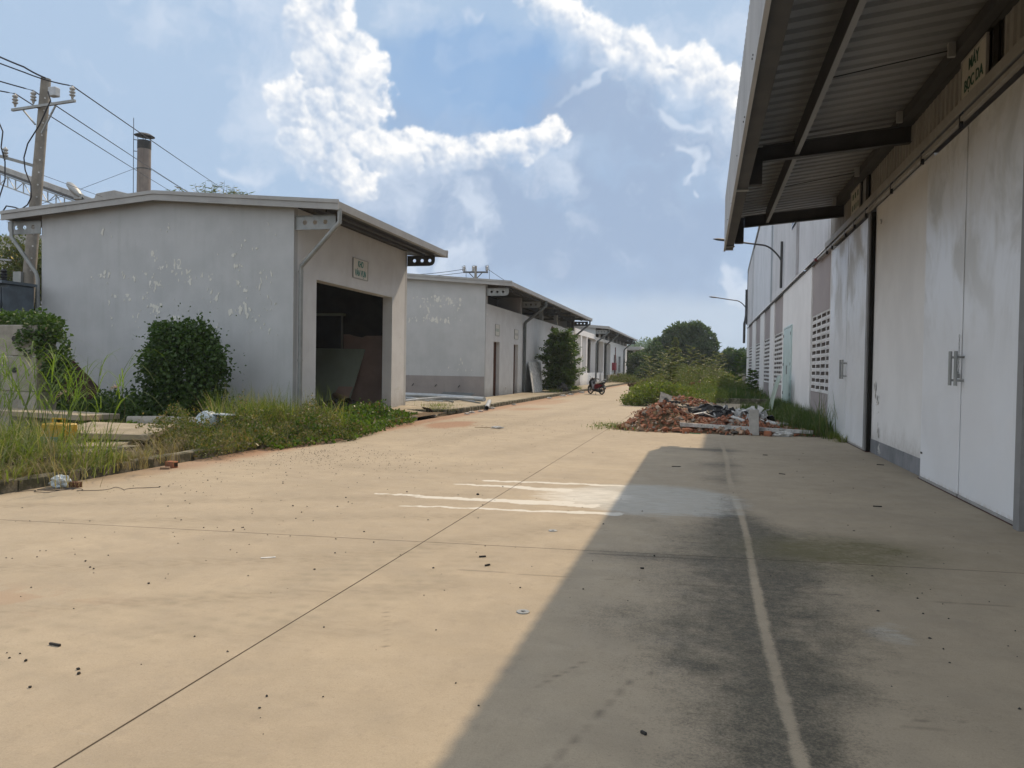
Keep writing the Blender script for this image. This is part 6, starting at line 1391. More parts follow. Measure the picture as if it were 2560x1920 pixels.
# trees behind the shed, far left
def simple_tree(label, base, h, cx, blobs, n, leaf, m, group=None, tr=.16): return tree('tree', label, 'tree', base, h, [(b[0] - base[0], b[1] - base[1], b[2] - base[2], b[3], b[4], b[5]) for b in blobs], n, leaf, M[m], group, tr)
simple_tree('leafy tree with yellowing leaves behind the power pole, left of the near shed', (-27.8, 27.5, 0), 6.5, 0, rand_blobs(-27.8, 27.3, 4.9, 1.8, 1.2, 1.9, 22, .75), 11000, .15, 'leaf_scrub')
simple_tree('dense small tree low between the power pole and the near shed wall', (-25.2, 28.5, 0), 6.0, 0, rand_blobs(-25.4, 28.3, 4.2, 1.7, 1.0, 2.2, 20, .7), 9000, .14, 'leaf_scrub')
P_ = np.stack([RNG.uniform(-31, -24, 90), RNG.uniform(26, 29, 90), RNG.uniform(3.6, 6.6, 90)], 1)
o = leaves('yellow_leaves', P_, RNG.normal(size=P_.shape) + np.array([0, 0, -.5]), .2, leaf_mat('leaf_yellow', (.42, .30, .03), (.50, .36, .05), None, .4), None, .5); tag(o, kind='stuff')
# feathery drooping tree over the roof
ft = thing('tree', 'thin tree with drooping narrow leaves showing over the near shed roof', 'tree', (-24.2, 35, 0))
MB().tube([(-24.2, 35, 0), (-24.1, 35, 6), (-24.2, 35, 9.6)], [.2, .14, .05], 8).build('trunk', M['trunk'], ft, smooth=True)
Ps, Ds = [], []; tw = MB()
for k in range(60):
    cx = random.uniform(-27.0, -21.2); tip = Vector((cx + random.uniform(-.4, .4), 35 + random.uniform(-.8, .8), 9.8 + 1.05 * math.exp(-((cx + 24.4) / 2.1) ** 2) * random.uniform(.5, 1.08) + (.35 if cx < -25.6 else 0) * random.random())); st_ = Vector((cx * .7 + -24.2 * .3, 35, 9.0))
    tw.tube([st_, (st_ + tip) / 2 + Vector((0, 0, .2)), tip], [.02, .012, .004], 4)
    for j in range(16):
        q = st_.lerp(tip, .35 + .65 * j / 16); a = random.uniform(0, 6.28); Ps.append(q); Ds.append((math.cos(a) * .9, math.sin(a) * .9, random.uniform(-.7, .35)))
tw.build('branches', M['stem'], ft); leaves('crown', np.array(Ps), np.array(Ds), RNG.uniform(.22, .42, len(Ps)), M['leaf_scrub'], ft, .16, .04)
# ---- verge weeds
def verge_front(y): return np.interp(y, [6, 10.3, 11.1, 11.8, 13.0, 14.2, 15.5, 17.0, 19, 20.5, 21.7, 22.6], [-8.6, -8.5, -8.3, -7.95, -7.98, -7.75, -7.35, -7.45, -7.9, -7.9, -8.1, -8.9])
def weeds(name, n, y0, y1, depth, h, leaf, m, width=.6, up=.5, hmin=.02, flat=0.):
    y_ = RNG.uniform(y0, y1, n); d = RNG.random(n) ** .9 * depth; e = .25 * noise_h(y_, y_ * 0, 1.3); x = verge_front(y_) + e - d
    hh = h * (.30 + .70 * np.clip(d / .7, 0, 1)) * np.clip(.80 + 2.0 * noise_h(x, y_, 1.1) + 1.0 * noise_h(x, y_, 2.8), .12, 2.2)
    z = hmin + np.maximum(hh, .05) * RNG.random(n) ** (.45); ok = (x < -7.2) & (noise_h(x + 40, y_, .8) + .5 * noise_h(x, y_ + 9, 2.5) > -.32)
    P = np.stack([x, y_, z], 1)[ok]; D = RNG.normal(size=P.shape) * .8 + np.array([.2, -.1, up]); o = leaves(name, P, D, leaf * RNG.uniform(.5, 1.3, len(P)), M[m], None, width); return tag(o, kind='stuff')
weeds('creeper_ground_cover', 20000, 13.2, 22.4, 3.4, .30, .085, 'leaf_vine', .85, .45)
weeds('leafy_weeds', 20000, 11.5, 17.0, 2.0, .50, .055, 'leaf_weed', .55, .7)
weeds('leafy_weeds', 3500, 8.6, 11.0, .8, .16, .045, 'leaf_weed', .5, .6)
weeds('creeper_ground_cover', 2200, 21.6, 24.0, 1.6, .16, .085, 'leaf_vine', .85, .4)
# creeper tongue running up the ramp
q = RNG.random(420); P_ = np.stack([-9.0 - 2.0 * q + RNG.normal(0, .15, 420), 22.2 + 2.3 * q + RNG.normal(0, .18, 420), .16 + .05 * RNG.random(420)], 1); tag(leaves('creeper_runner', P_, RNG.normal(size=P_.shape) + np.array([0, 0, .4]), .10, M['leaf_vine'], None, .85), kind='stuff')
def grass_patch(name, n, fx, fy, h, m, w=.012, lean=(.1, .7), z=.06, seg=4):
    k_ = max(4, n // 26); ci = RNG.integers(0, k_, n); cx_ = fx(k_); cy_ = fy(k_); sc_ = RNG.uniform(.03, .11, k_) * (1 + w * 30); x = cx_[ci] + RNG.normal(0, 1, n) * sc_[ci]; y_ = cy_[ci] + RNG.normal(0, 1, n) * sc_[ci]; x = np.minimum(x, 3.31)
    if not callable(h): h = h * RNG.uniform(.45, 1.15, k_)[ci]
    n = len(x); P = np.stack([x, y_, np.full(n, z)], 1); o = blades(name, P, h if not callable(h) else h(x, y_), M[m], None, w, lean, seg); return tag(o, kind='stuff')
U = lambda a, b: (lambda n: RNG.uniform(a, b, n)); G_ = lambda a, b: (lambda n: RNG.normal(a, b, n))
grass_patch('tall_grass', 2600, G_(-9.7, .6), G_(8.3, .75), 1.0, 'grass_tall', .020, (.2, 1.1))
grass_patch('tall_grass', 900, G_(-12.2, .8), G_(11.3, .9), .85, 'grass_tall', .018, (.2, 1.0))
grass_patch('tall_grass', 1300, G_(-8.95, .22), lambda n: 7.0 + 3.2 * RNG.random(n) ** 1.6, .42, 'grass_tall', .013, (.5, 1.3))
grass_patch('tall_grass', 2800, G_(-9.9, .6), G_(16.2, .8), 1.15, 'grass', .017, (.15, .8))
grass_patch('weed_grass', 2200, G_(-9.2, .5), U(12.2, 16), .50, 'grass', .010, (.2, .9))
grass_patch('weed_grass', 1500, G_(-11.5, .7), U(12.5, 15.5), .45, 'grass', .011, (.2, .9))
grass_patch('dry_grass', 900, lambda n: verge_front(RNG.uniform(7, 11, n)) - .05 + RNG.normal(0, .1, n), U(6.8, 10.9), .30, 'grass_tall', .008, (.6, 1.3), .12)
grass_patch('dry_grass', 3600, lambda n: RNG.uniform(-9.3, -8.42, n), lambda n: 6.9 + 3.8 * RNG.random(n) ** 1.3, .34, 'straw', .008, (.5, 1.5), .10)
grass_patch('dry_grass', 1500, G_(-9.0, .45), U(11, 15.5), .50, 'straw', .008, (.3, 1.2), .08)
grass_patch('dry_grass', 700, G_(-10.2, 1.2), U(8, 12), .8, 'straw', .008, (.3, 1.2), .08)
grass_patch('tall_grass', 500, G_(-10.1, .35), G_(10.3, .3), .75, 'grass_tall', .018, (.2, 1.0))
# individual tall reeds arching over the verge
M['grass_reed'] = leaf_mat('grass_reed', (.10, .16, .03), (.14, .20, .04), (.20, .25, .08), .4)
reeds = thing('reed_clump', 'clump of tall arching grass stalks at the left edge in front of the concrete wall', 'grass', (-10.3, 9.4, 0))
for i in range(64):
    bx, by = random.gauss(-10.4, .9), random.gauss(9.7, .8); H_ = random.uniform(1.0, 1.85); az_ = random.uniform(-.9, .9) if random.random() < .7 else random.uniform(2.2, 4); L = H_ * random.uniform(.15, .55)
    pts = [(bx, by, .1), (bx + L * .25 * math.cos(az_), by + L * .25 * math.sin(az_), .1 + H_ * .45), (bx + L * .7 * math.cos(az_), by + L * .7 * math.sin(az_), .1 + H_ * .85), (bx + L * math.cos(az_), by + L * math.sin(az_), .1 + H_)]
    stl = MB().tube(pts, [.006, .005, .004, .002], 4).build('stalk', M['grass_reed'], reeds)
    for j in range(6):
        k = random.random() * .8 + .1; p = Vector(pts[1]).lerp(Vector(pts[3]), k); a = az_ + random.uniform(-1.6, 1.6)
        V, F = blade_arrays(np.array([[p.x, p.y, p.z]]), np.array([a]), np.array([random.uniform(.45, .95)]), np.array([random.uniform(.6, 1.15)]), np.array([.016]), 6, 1.25, .9)
        np_mesh('grass_leaf', V, F, M['grass_reed'], stl)
for lb, x, yy, H_ in (('feathery seed head on a thin stalk in front of the round bush', -11.2, 13.3, 1.05), ('second thin stalk with a pale seed head left of the round bush', -12.4, 13.2, .9)):
    s_ = thing('grass_stalk', lb, 'grass', (x, yy, .1)); MB().tube([(x, yy, .1), (x + .05, yy, .1 + H_ * .6), (x - .05, yy, .1 + H_)], [.006, .005, .003], 4).build('stalk', M['stem'], s_)
    P_ = np.array([(x - .05 - .015 * i, yy, .1 + H_ - .004 * i * i / 8) for i in range(14)]); leaves('seed_head', P_, RNG.normal(size=P_.shape) * .5 + np.array([-1, 0, .3]), .09, M['brick_pale'], s_, .25)
# small weeds in the kerb and pavement
for lb, x, yy, sd in (('little tuft of weeds at the near end of the far kerb', -9.1, 26.4, .28), ('little tuft of grass on the apron in front of the second shed', -9.8, 28.6, .35)):
    t = thing('weed_tuft', lb, 'weeds', (x, yy, .1)); P_ = np.stack([RNG.normal(x, sd, 260), RNG.normal(yy, sd * 1.3, 260), np.full(260, .09)], 1); tag(blades('tuft', P_, .24, M['grass'], t, .010, (.2, .9), 3), kind='stuff')
# conifer-like layered shrub in front of shed 2
ps = thing('shrub', 'tall feathery green shrub in front of the second shed beside the road', 'shrub', (-9.2, 51, .1))
mb = MB(); Pl, Dl = [], []
mb.tube([(-9.3, 51, .1), (-9.3, 51, 2.2), (-9.15, 51, 3.9)], [.07, .05, .015], 6)
for i in range(300):
    zz = random.uniform(.15, 4.0); a = random.uniform(0, 6.283); rad = (1.45 * max(0, 1 - ((zz - 1.6) / 2.75) ** 2) ** .5 + .15) * (.85 + .45 * mnoise.noise(Vector((math.cos(a) * 1.3, math.sin(a) * 1.3, zz * 1.1)))) * random.uniform(.55, 1.15)
    s = Vector((-9.25, 51, max(.2, zz - random.uniform(.1, .8)))); e = Vector((-9.2 + rad * math.cos(a), 51 + rad * math.sin(a), zz + random.uniform(-.15, .4))); mb.tube([s, (s + e) / 2 + Vector((0, 0, .08)), e], [.012, .008, .003], 3)
    for j in range(90):
        k = .2 + .8 * j / 90; p = s.lerp(e, k) + Vector((0, 0, .08 * math.sin(k * 3.1))); sd = random.choice((-1, 1)); w = random.uniform(.04, .26) * (1.15 - k * .6)
        Pl.append(p + Vector((-math.sin(a) * sd * w, math.cos(a) * sd * w, random.uniform(-.14, .08)))); Dl.append((math.cos(a) + random.uniform(-.5, .5) - math.sin(a) * sd, math.sin(a) + math.cos(a) * sd + random.uniform(-.5, .5), random.uniform(-.5, .2)))
mb.build('branches', M['stem'], ps); leaves('foliage', np.array(Pl), np.array(Dl), RNG.uniform(.10, .2, len(Pl)), M['leaf_fern'], ps, .5, .05)
crumple('plant_pot', 'dark pot half hidden under the feathery shrub', 'pot', (-8.9, 50.2, .35), (.35, .3, .35), 'steel_dark', 41)
P_ = np.stack([RNG.uniform(-9.6, -8.7, 700), RNG.uniform(48, 58, 700), np.full(700, .1)], 1); tag(blades('kerb_grass', P_, .4, M['grass'], None, .02, (.2, .9), 3), kind='stuff')
# ---- right-hand plot: bright low bush, scrub, saplings, grass, far trees
shrub('bush', 'bright low leafy bush at the near edge of the overgrown plot', 'bush', (-2.7, 36, .0), [(-2.9, 36.2, .3, .7, .9, .35), (-2.4, 36.6, .55, .8, .9, .45), (-1.9, 37.2, .6, .8, 1.0, .45), (-3.2, 36.3, .2, .4, .6, .25), (-1.2, 37.5, .55, .8, .9, .4)], 6500, .10, 'leaf_bright', width=.75)
def scrub(name, n, x0, x1, y0, y1, h, leaf, m, width=.5, kind='stuff', xf=None, pw=.5):
    x = RNG.uniform(x0, x1, n); y_ = RNG.uniform(y0, y1, n)
    if xf is not None: ok = x > xf(y_); x, y_ = x[ok], y_[ok]
    hh = (h(x, y_) if callable(h) else h) * np.clip(.72 + 1.1 * noise_h(x, y_ * .6, .42) + .5 * noise_h(x, y_, 1.7), .15, 1.6); z = .03 + hh * RNG.random(len(x)) ** pw
    P = np.stack([x, y_, z], 1); o = leaves(name, P, RNG.normal(size=P.shape) * .7 + np.array([0, 0, .5]), leaf * RNG.uniform(.5, 1.3, len(P)), M[m], None, width); return tag(o, kind=kind)
edge = lambda y_: np.interp(y_, [34, 37, 42, 52, 70, 82, 90, 115], [-2.2, -3.2, -3.8, -4.3, -5.3, -6.0, -9, -9.5])
scrub('undergrowth', 16000, -4.4, 1.2, 38, 50, .60, .10, 'leaf_bright', .4, xf=edge)
scrub('undergrowth', 32000, -6.6, 3.2, 50, 72, lambda x, y_: .75 + .8 * np.exp(-((x + 1.4) / 2.2) ** 2), .16, 'leaf_scrub', .35, xf=edge)
scrub('undergrowth', 34000, -9.5, 3.3, 70, 104, lambda x, y_: (.95 + 1.0 * np.exp(-((x + .3) / 3) ** 2)) * np.interp(x, [-9, -4.5, -3], [.55, .7, 1]), .22, 'leaf_scrub', .35, xf=edge)
scrub('undergrowth', 9000, -10.6, -7.6, 88, 112, .9, .2, 'leaf_scrub', .35)
scrub('undergrowth', 6000, -2.4, .8, 47, 56, .9, .11, 'leaf_bright', .4)
grass_patch('meadow_grass', 6500, U(-.9, 3.3), U(41.4, 50), .75, 'grass_dark', .03, (.1, .6), .08, 3)
grass_patch('meadow_grass', 5000, U(-1.5, 3.3), U(50, 62), .80, 'grass_dark', .045, (.1, .6), .08, 3)
grass_patch('meadow_grass', 3500, U(-3.6, .5), U(38, 47), .45, 'grass', .025, (.2, .8), .03, 3)
gx_ = lambda n: 3.3 - np.abs(RNG.normal(0, .42, n))
grass_patch('wall_grass', 5200, gx_, U(22.8, 36), lambda x, y_: .42 + .25 * (x > 2.7) + .1 * noise_h(x, y_, .8), 'grass_dark', .014, (.15, .8), .02, 4)
grass_patch('wall_grass', 1500, lambda n: 3.25 - np.abs(RNG.normal(0, .5, n)), G_(22.5, .9), .62, 'grass_dark', .013, (.15, .9), .01, 4)
grass_patch('dry_grass', 350, lambda n: 3.3 - np.abs(RNG.normal(0, .12, n)), G_(20.9, .7), .30, 'grass', .010, (.3, 1.1), .0, 4)
grass_patch('wall_grass', 1500, U(1.6, 3.2), U(30, 36), .5, 'grass_dark', .02, (.15, .8), .02, 3)
tc = thing('reed_clump', 'tall arching grass clump against the warehouse wall beside the second doors', 'grass', (3.1, 21.9, 0))
P_ = np.stack([RNG.normal(3.05, .12, 60), RNG.normal(21.9, .45, 60), np.full(60, .01)], 1); blades('stalks', P_, 1.25, M['grass_dark'], tc, .016, (.1, .45), 6)
def sapling(label, x, yy, h, spread, m='leaf_fern', n=26, lean=0., group=None):
    t = thing('sapling', label, 'sapling', (x, yy, .05), group); mb = MB(); Pl, Dl = [], []
    mb.tube([(x, yy, .05), (x + lean * .4, yy, h * .5), (x + lean, yy, h)], [.028, .02, .006], 5)
    for i in range(n):
        k = .28 + .72 * (i / n); s = Vector((x + lean * k, yy, h * k)); a = i * 2.4 + random.uniform(-.3, .3); L = spread * (1.15 - .75 * k) * random.uniform(.7, 1.15)
        e = s + Vector((math.cos(a) * L, math.sin(a) * L, L * .25)); mb.tube([s, e], [.008, .003], 3)
        for j in range(46):
            q = .15 + .85 * j / 46; p = s.lerp(e, q); sd = 1 if j % 2 else -1; Pl.append(p); Dl.append((-math.sin(a) * sd + .4 * math.cos(a), math.cos(a) * sd + .4 * math.sin(a), random.uniform(-.55, .05)))
    mb.build('stem', M['stem'], t); leaves('foliage', np.array(Pl), np.array(Dl), RNG.uniform(.10, .2, len(Pl)), M[m], t, .35, .03); return t
for lb, x, yy, h, sp_, ln in (('dark stemmed sapling standing by itself at the front of the scrub', -2.05, 50, 2.2, .7, .1), ('leaning thin sapling left of the warehouse grilles', 2.0, 58, 2.9, .9, .6), ('slim fern-leaved sapling close against the warehouse wall', 2.55, 44.5, 1.75, .5, .05),
    ('feathery sapling in the middle of the scrub', -.4, 60, 2.9, 1.2, .3), ('tall feathery sapling behind the lone one', -2.4, 66, 3.6, 1.3, -.2), ('broad feathery sapling left of centre in the scrub', -3.6, 70, 3.2, 1.5, .2), ('small feathery sapling right of the scrub middle', .9, 66, 2.6, 1.2, -.3),
    ('pale feathery sapling near the dark wall', -5.2, 78, 3.0, 1.5, 0), ('round topped feathery sapling behind the scrub', 1.2, 76, 3.4, 1.5, .2), ('feathery sapling with a bent tip, deep in the scrub', -1.4, 74, 3.9, 1.5, .4)): sapling(lb, x, yy, h, sp_, 'leaf_fern' if yy < 60 and x > 1 else 'leaf_scrub', 26, ln)
ct = thing('tree', 'narrow pointed tree rising from the scrub left of the big tree', 'tree', (-3.2, 92, 0))
MB().tube([(-3.2, 92, 0), (-3.2, 92, 5.2)], [.1, .02], 6).build('trunk', M['trunk'], ct)
P_ = []; 
for i in range(5200): zz = random.random() ** .8 * 5.2; rr = (5.5 - zz) * .34 * (random.random() ** .5) * (.75 + .35 * math.sin(zz * 7)); a = random.uniform(0, 6.283); P_.append((-3.2 + rr * math.cos(a), 92 + rr * math.sin(a), zz))
P_ = np.array(P_); leaves('crown', P_, (P_ - np.array([-3.2, 92, 2])) * np.array([1, 1, .2]) + RNG.normal(size=P_.shape) * .4, .26, M['leaf_scrub'], ct, .4)
simple_tree('bright green tree in front of the big dark tree', (-5.2, 88, 0), 5, 0, [(-5.1, 88, 1.4, 1.5, 1.3, 1.0), (-5.0, 88, 2.4, 1.2, 1.1, .9), (-5.0, 88, 3.3, .8, .8, .8), (-4.95, 88, 4.1, .4, .4, .6), (-6.2, 88, 1.3, 1.1, 1, .8), (-3.9, 88, 1.5, .9, .9, .9)], 9000, .22, 'leaf_tree', tr=.12)
simple_tree('low bright tree between the far shed and the big tree', (-7.4, 100, 0), 4.2, 0, rand_blobs(-7.6, 100, 2.2, 1.9, 1.4, 1.5, 14, .8), 6000, .26, 'leaf_tree', tr=.12)
simple_tree('biggest dark spreading tree in the middle distance', (-2.0, 108, 0), 8.6, 0, [(a, 108 + random.uniform(-1, 1), b, r, r, r * .85) for a, b, r in ((-8.0, 2.8, 1.1), (-7.3, 3.6, 1.0), (-6.4, 4.3, 1.0), (-5.7, 5.2, .95), (-4.8, 4.6, 1.2), (-4.3, 6.4, 1.0), (-3.3, 7.0, 1.05), (-2.3, 7.1, .9), (-1.2, 7.3, 1.0), (-.2, 6.8, 1.0), (.6, 5.9, .95), (1.0, 4.9, .9), (1.0, 3.8, .85), (-3.4, 5.4, 1.6), (-1.4, 5.4, 1.7), (-.2, 4.6, 1.3), (-2.6, 4.0, 1.5), (.2, 3.2, .9), (-4.0, 3.6, 1.2), (-5.8, 3.4, 1.1), (-1.2, 3.2, 1.1))] + rand_blobs(-2.2, 108, 5.2, 4.0, 2.2, 2.6, 26, .55), 30000, .36, 'leaf_tree', tr=.32)
simple_tree('round grey-green tree between the big tree and the warehouse', (3.6, 106, 0), 5.4, 0, rand_blobs(3.7, 106, 3.2, 1.9, 1.6, 1.9, 22, .8), 12000, .28, 'leaf_tree', tr=.18)
simple_tree('small tree half hidden by the corner of the warehouse', (6.2, 100, 0), 4.2, 0, rand_blobs(5.8, 100, 2.2, 1.2, 1.2, 1.6, 10, .8), 5000, .28, 'leaf_tree', tr=.12)
for i, (x, yy, zc, r, rz_) in enumerate(((-10.2, 122, 3.0, 2.6, 1.8), (-6.5, 126, 3.2, 2.8, 1.9), (-14, 130, 3.4, 3, 2), (1.5, 126, 2.6, 3, 1.6), (8.5, 124, 2.6, 3, 1.7), (-2.6, 124, 2.6, 3, 1.5))):
    simple_tree(('tree beyond the porch at the end of the sheds', 'tree of the back row just left of the big tree', 'tree at the far left of the back row, over the shed roof', 'low tree of the back row right of the big tree', 'low tree of the back row behind the warehouse corner', 'low tree of the back row under the big tree')[i], (x, yy, 0), zc, 0, rand_blobs(x, yy, zc, r, 1.8, rz_, 16, 1.1), 6000, .40, 'leaf_tree', tr=.2)
# wooded rise far behind
V = []; F = []; nx = 60
hb_ = lambda x: 9.2 * math.exp(-((x + 26) / 30) ** 2) + 1.0
for i in range(nx + 1):
    x = -110 + 150 * i / nx
    V += [(x, 205, 0), (x, 226, hb_(x) * .8), (x, 245, 0)]
for i in range(nx): F += [(3 * i, 3 * i + 3, 3 * i + 4, 3 * i + 1), (3 * i + 1, 3 * i + 4, 3 * i + 5, 3 * i + 2)]
o = mesh_obj('hill', V, F, M['soil']); tag(o, kind='structure')
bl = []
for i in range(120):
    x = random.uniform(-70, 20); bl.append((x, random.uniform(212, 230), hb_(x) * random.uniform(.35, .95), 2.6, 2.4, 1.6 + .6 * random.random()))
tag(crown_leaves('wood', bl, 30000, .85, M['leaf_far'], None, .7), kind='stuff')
bw = thing('boundary_wall', 'dark old boundary wall across the back of the overgrown plot', 'wall', (-2, 112, 0))
for i in range(7): MB().box(-9.6 + i * 2.6, -9.6 + i * 2.6 + 2.56, 111, 111.25, 0, 1.85 + .03 * (i % 2)).build('wall_panel', M['concrete'], bw)
MB().box(-9.6, 8.6, 110.9, 111.35, 1.95, 2.08).build('coping', M['steel_dark'], bw)

# ================================================================== RUBBLE
def hh_main(x, y): return .62 * math.exp(-((x + 1.0) / .75) ** 2 - ((y - 22.5) / .85) ** 2) + .42 * math.exp(-((x - .9) / 1.25) ** 2 - ((y - 23.6) / 1.1) ** 2) + .20 * math.exp(-((x - .6) / 1.7) ** 2 - ((y - 21.9) / .7) ** 2) + .16 * math.exp(-((x + 1.6) / .55) ** 2 - ((y - 21.9) / .6) ** 2)
def hh_back(x, y): return .62 * math.exp(-((x + .75) / 1.0) ** 2 - ((y - 30.2) / 1.5) ** 2) + .15 * math.exp(-((x + 1.6) / .5) ** 2 - ((y - 29.5) / 1) ** 2) + .2 * math.exp(-((x - .3) / .6) ** 2 - ((y - 30) / 1.) ** 2)
def frag(seed, m, sx_, sy_, sz_):
    q = random.Random(seed); V = [Vector((x * sx_ * q.uniform(.55, 1.1), y * sy_ * q.uniform(.6, 1.1), z * sz_ * q.uniform(.7, 1.1))) for z in (-.5, .5) for y in (-.5, .5) for x in (-.5, .5)]
    bm = bmesh.new(); vs_ = [bm.verts.new(v) for v in V]; bmesh.ops.convex_hull(bm, input=vs_); bmesh.ops.bevel(bm, geom=bm.edges[:], offset=.006, segments=1, affect='EDGES') if False else None
    me = bpy.data.meshes.new('brick_piece'); bm.to_mesh(me); bm.free(); me.materials.append(M[m]); return me
FR = [frag(i, ('brick', 'brick', 'brick', 'brick_pale', 'brick', 'brick', 'brick_pale', 'brick', 'mortar')[i % 9], random.uniform(.12, .22), random.uniform(.08, .15), random.uniform(.06, .10)) for i in range(18)]
def heap(label, hf, x0, x1, y0, y1, npart, nstuff, thr, loc, seed, size=1.):
    t = thing('rubble_heap', label, 'rubble', loc); q = random.Random(seed)
    n = 40; V = [(x0 + (x1 - x0) * i / n, y0 + (y1 - y0) * j / n, hf(x0 + (x1 - x0) * i / n, y0 + (y1 - y0) * j / n) * .86 - .035) for j in range(n + 1) for i in range(n + 1)]
    mesh_obj('rubble_core', V, [(j * (n + 1) + i, j * (n + 1) + i + 1, (j + 1) * (n + 1) + i + 1, (j + 1) * (n + 1) + i) for j in range(n) for i in range(n)], M['soil'], t)
    c = 0; mt = Matrix.Translation(loc).inverted()
    while c < npart:
        x = q.uniform(x0, x1); y = q.uniform(y0, y1 if q.random() < .35 else (y0 + y1) / 2); h = hf(x, y)
        if h < thr * q.uniform(.7, 1.6): continue
        o = bpy.data.objects.new('brick_piece', q.choice(FR)); link(o, t); o.matrix_parent_inverse = Matrix.Identity(4); s = size * q.uniform(.55, 1.15)
        o.location = Vector((x, y, max(h + q.uniform(-.02, .03), .03))) - Vector(loc); o.rotation_euler = (q.uniform(-.9, .9), q.uniform(-.9, .9), q.uniform(0, 6.28)); o.scale = (s, s, s); c += 1
    V = []; F = []; mi = []
    for _ in range(nstuff):
        x = q.uniform(x0, x1); y = q.uniform(y0, y1); h = hf(x, y)
        if h < .025 * q.uniform(.4, 2.): continue
        me = q.choice(FR); Mx = Matrix.Translation((x, y, h + q.uniform(-.01, .015))) @ Matrix.Rotation(q.uniform(0, 6.28), 4, (q.random(), q.random(), q.random() + .1)) @ Matrix.Scale(q.uniform(.18, .45), 4)
        b = len(V); V += [Mx @ v.co for v in me.vertices]; F += [tuple(i + b for i in p.vertices) for p in me.polygons]; mi += [('brick', 'brick_pale', 'mortar').index(me.materials[0].name)] * len(me.polygons)
    tag(mesh_obj('rubble_bits', V, F, [M['brick'], M['brick_pale'], M['mortar']], t, mi=mi), kind='stuff'); return t
heap('front heap of broken red bricks on the concrete', hh_main, -2.6, 3.0, 20.7, 25.5, 290, 2600, .05, (-.2, 22.5, 0), 3)
heap('farther heap of broken red bricks behind the dark sheeting', hh_back, -2.6, 1.3, 27.6, 33, 200, 1500, .08, (-.7, 30, 0), 5, .9)
def cloth(name, label, cat, c, size, m, seed, amp=.12, thick=.01, rot=(0, 0, 0), n=14, fold=2.2):
    V = []; 
    for j in range(n + 1):
        for i in range(n + 1):
            u, v = i / n - .5, j / n - .5; p = Vector((u * size[0], v * size[1], 0))
            w = mnoise.noise(Vector((u * fold + seed, v * fold, seed))) + .5 * mnoise.noise(Vector((u * fold * 2.7, v * fold * 2.7 + seed, 1))); p.z += w * amp; p.x += mnoise.noise(Vector((v * 5, seed, u * 3))) * amp * .8; p.y += mnoise.noise(Vector((u * 5, v * 4, seed))) * amp * .8; V.append(p)
    F = [(j * (n + 1) + i, j * (n + 1) + i + 1, (j + 1) * (n + 1) + i + 1, (j + 1) * (n + 1) + i) for j in range(n) for i in range(n)]
    o = mesh_obj(name, V, F, M[m]); md = o.modifiers.new('s', 'SOLIDIFY'); md.thickness = thick; o.location = c; o.rotation_euler = rot; tag(o, label, cat); return o
cloth('rubber_sheet', 'curled black rubber sheet lying across the top of the brick heap', 'sheet', (-.85, 23.2, .60), (.55, .5), 'rubber', 1, .10, .02, (.9, .2, .3), fold=1.4)
tyre_ = MB(); tyre_.tube([(-.93 + .24 * math.cos(a), 23.25 + .10 * math.sin(a), .50 + .05 * math.sin(a) + .04 * math.cos(2 * a)) for a in [6.2832 * i / 20 for i in range(16)]], .07, 8); o = tyre_.build('rubber_ring', M['rubber'], smooth=True); tag(o, 'black rubber ring half buried at the crest of the brick heap', 'rubber')
cloth('rubber_sheet', 'long dark sheeting running across the middle of the heap', 'sheet', (-.05, 23.5, .50), (1.1, .45), 'rubber', 4, .16, .02, (.6, .0, -.1), fold=2)
cloth('plate', 'flat grey slate board sticking out of the farther brick heap', 'plate', (-1.3, 28.6, .58), (.45, .55), 'mortar', 9, .01, .02, (.9, .35, .3), 4)
M['cloth_pale'] = mat('cloth_pale', (.66, .66, .65), (.36, .37, .37), 5, .8, .25, 25, fine=.1)
CL = []
for i in range(15):
    x = random.uniform(.15, 1.75); yy = random.uniform(23.2, 24.4); CL.append((x, yy, max(hh_main(x, yy), .15) + random.uniform(.02, .12)))
CWHERE = ('largest crumpled pale sheet at the crest of the heap, right of the black sheeting', 'pale torn sheet draped at the right end of the heap')
for i, (x, yy, zz) in enumerate(CL):
    sx_ = .62 if i == 0 else random.uniform(.22, .45)
    o = cloth('torn_sheet', 'crumpled pale torn sheet in the pile on the right of the heap', 'sheet', (x, yy, zz), (sx_, sx_ * random.uniform(.6, .95)), 'cloth_pale', 30 + i, sx_ * .35, .008, (random.uniform(.2, 1.2), random.uniform(-.5, .5), random.uniform(-1.5, 1.5)), 10, fold=2.6); o['group'] = 'crumpled pale sheets on the heap'
    if i == 0: o['label'] = 'largest crumpled pale sheet on the heap right of the black sheeting'
for i, (x, yy) in enumerate(((.35, 23.2), (.8, 23.5), (1.3, 23.3), (1.9, 23.9))):
    cloth('rubber_sheet', ('black rag under the pale sheets, next to the rubber sheeting', 'black rag under the middle of the pale sheets', 'black rag under the right part of the pale sheets', 'black rag at the far right end of the pale sheets')[i], 'sheet', (x, yy, hh_main(x, yy) + .04), (.5, .3), 'rubber', 70 + i, .12, .01, (.7, .1, i * .7), 10)
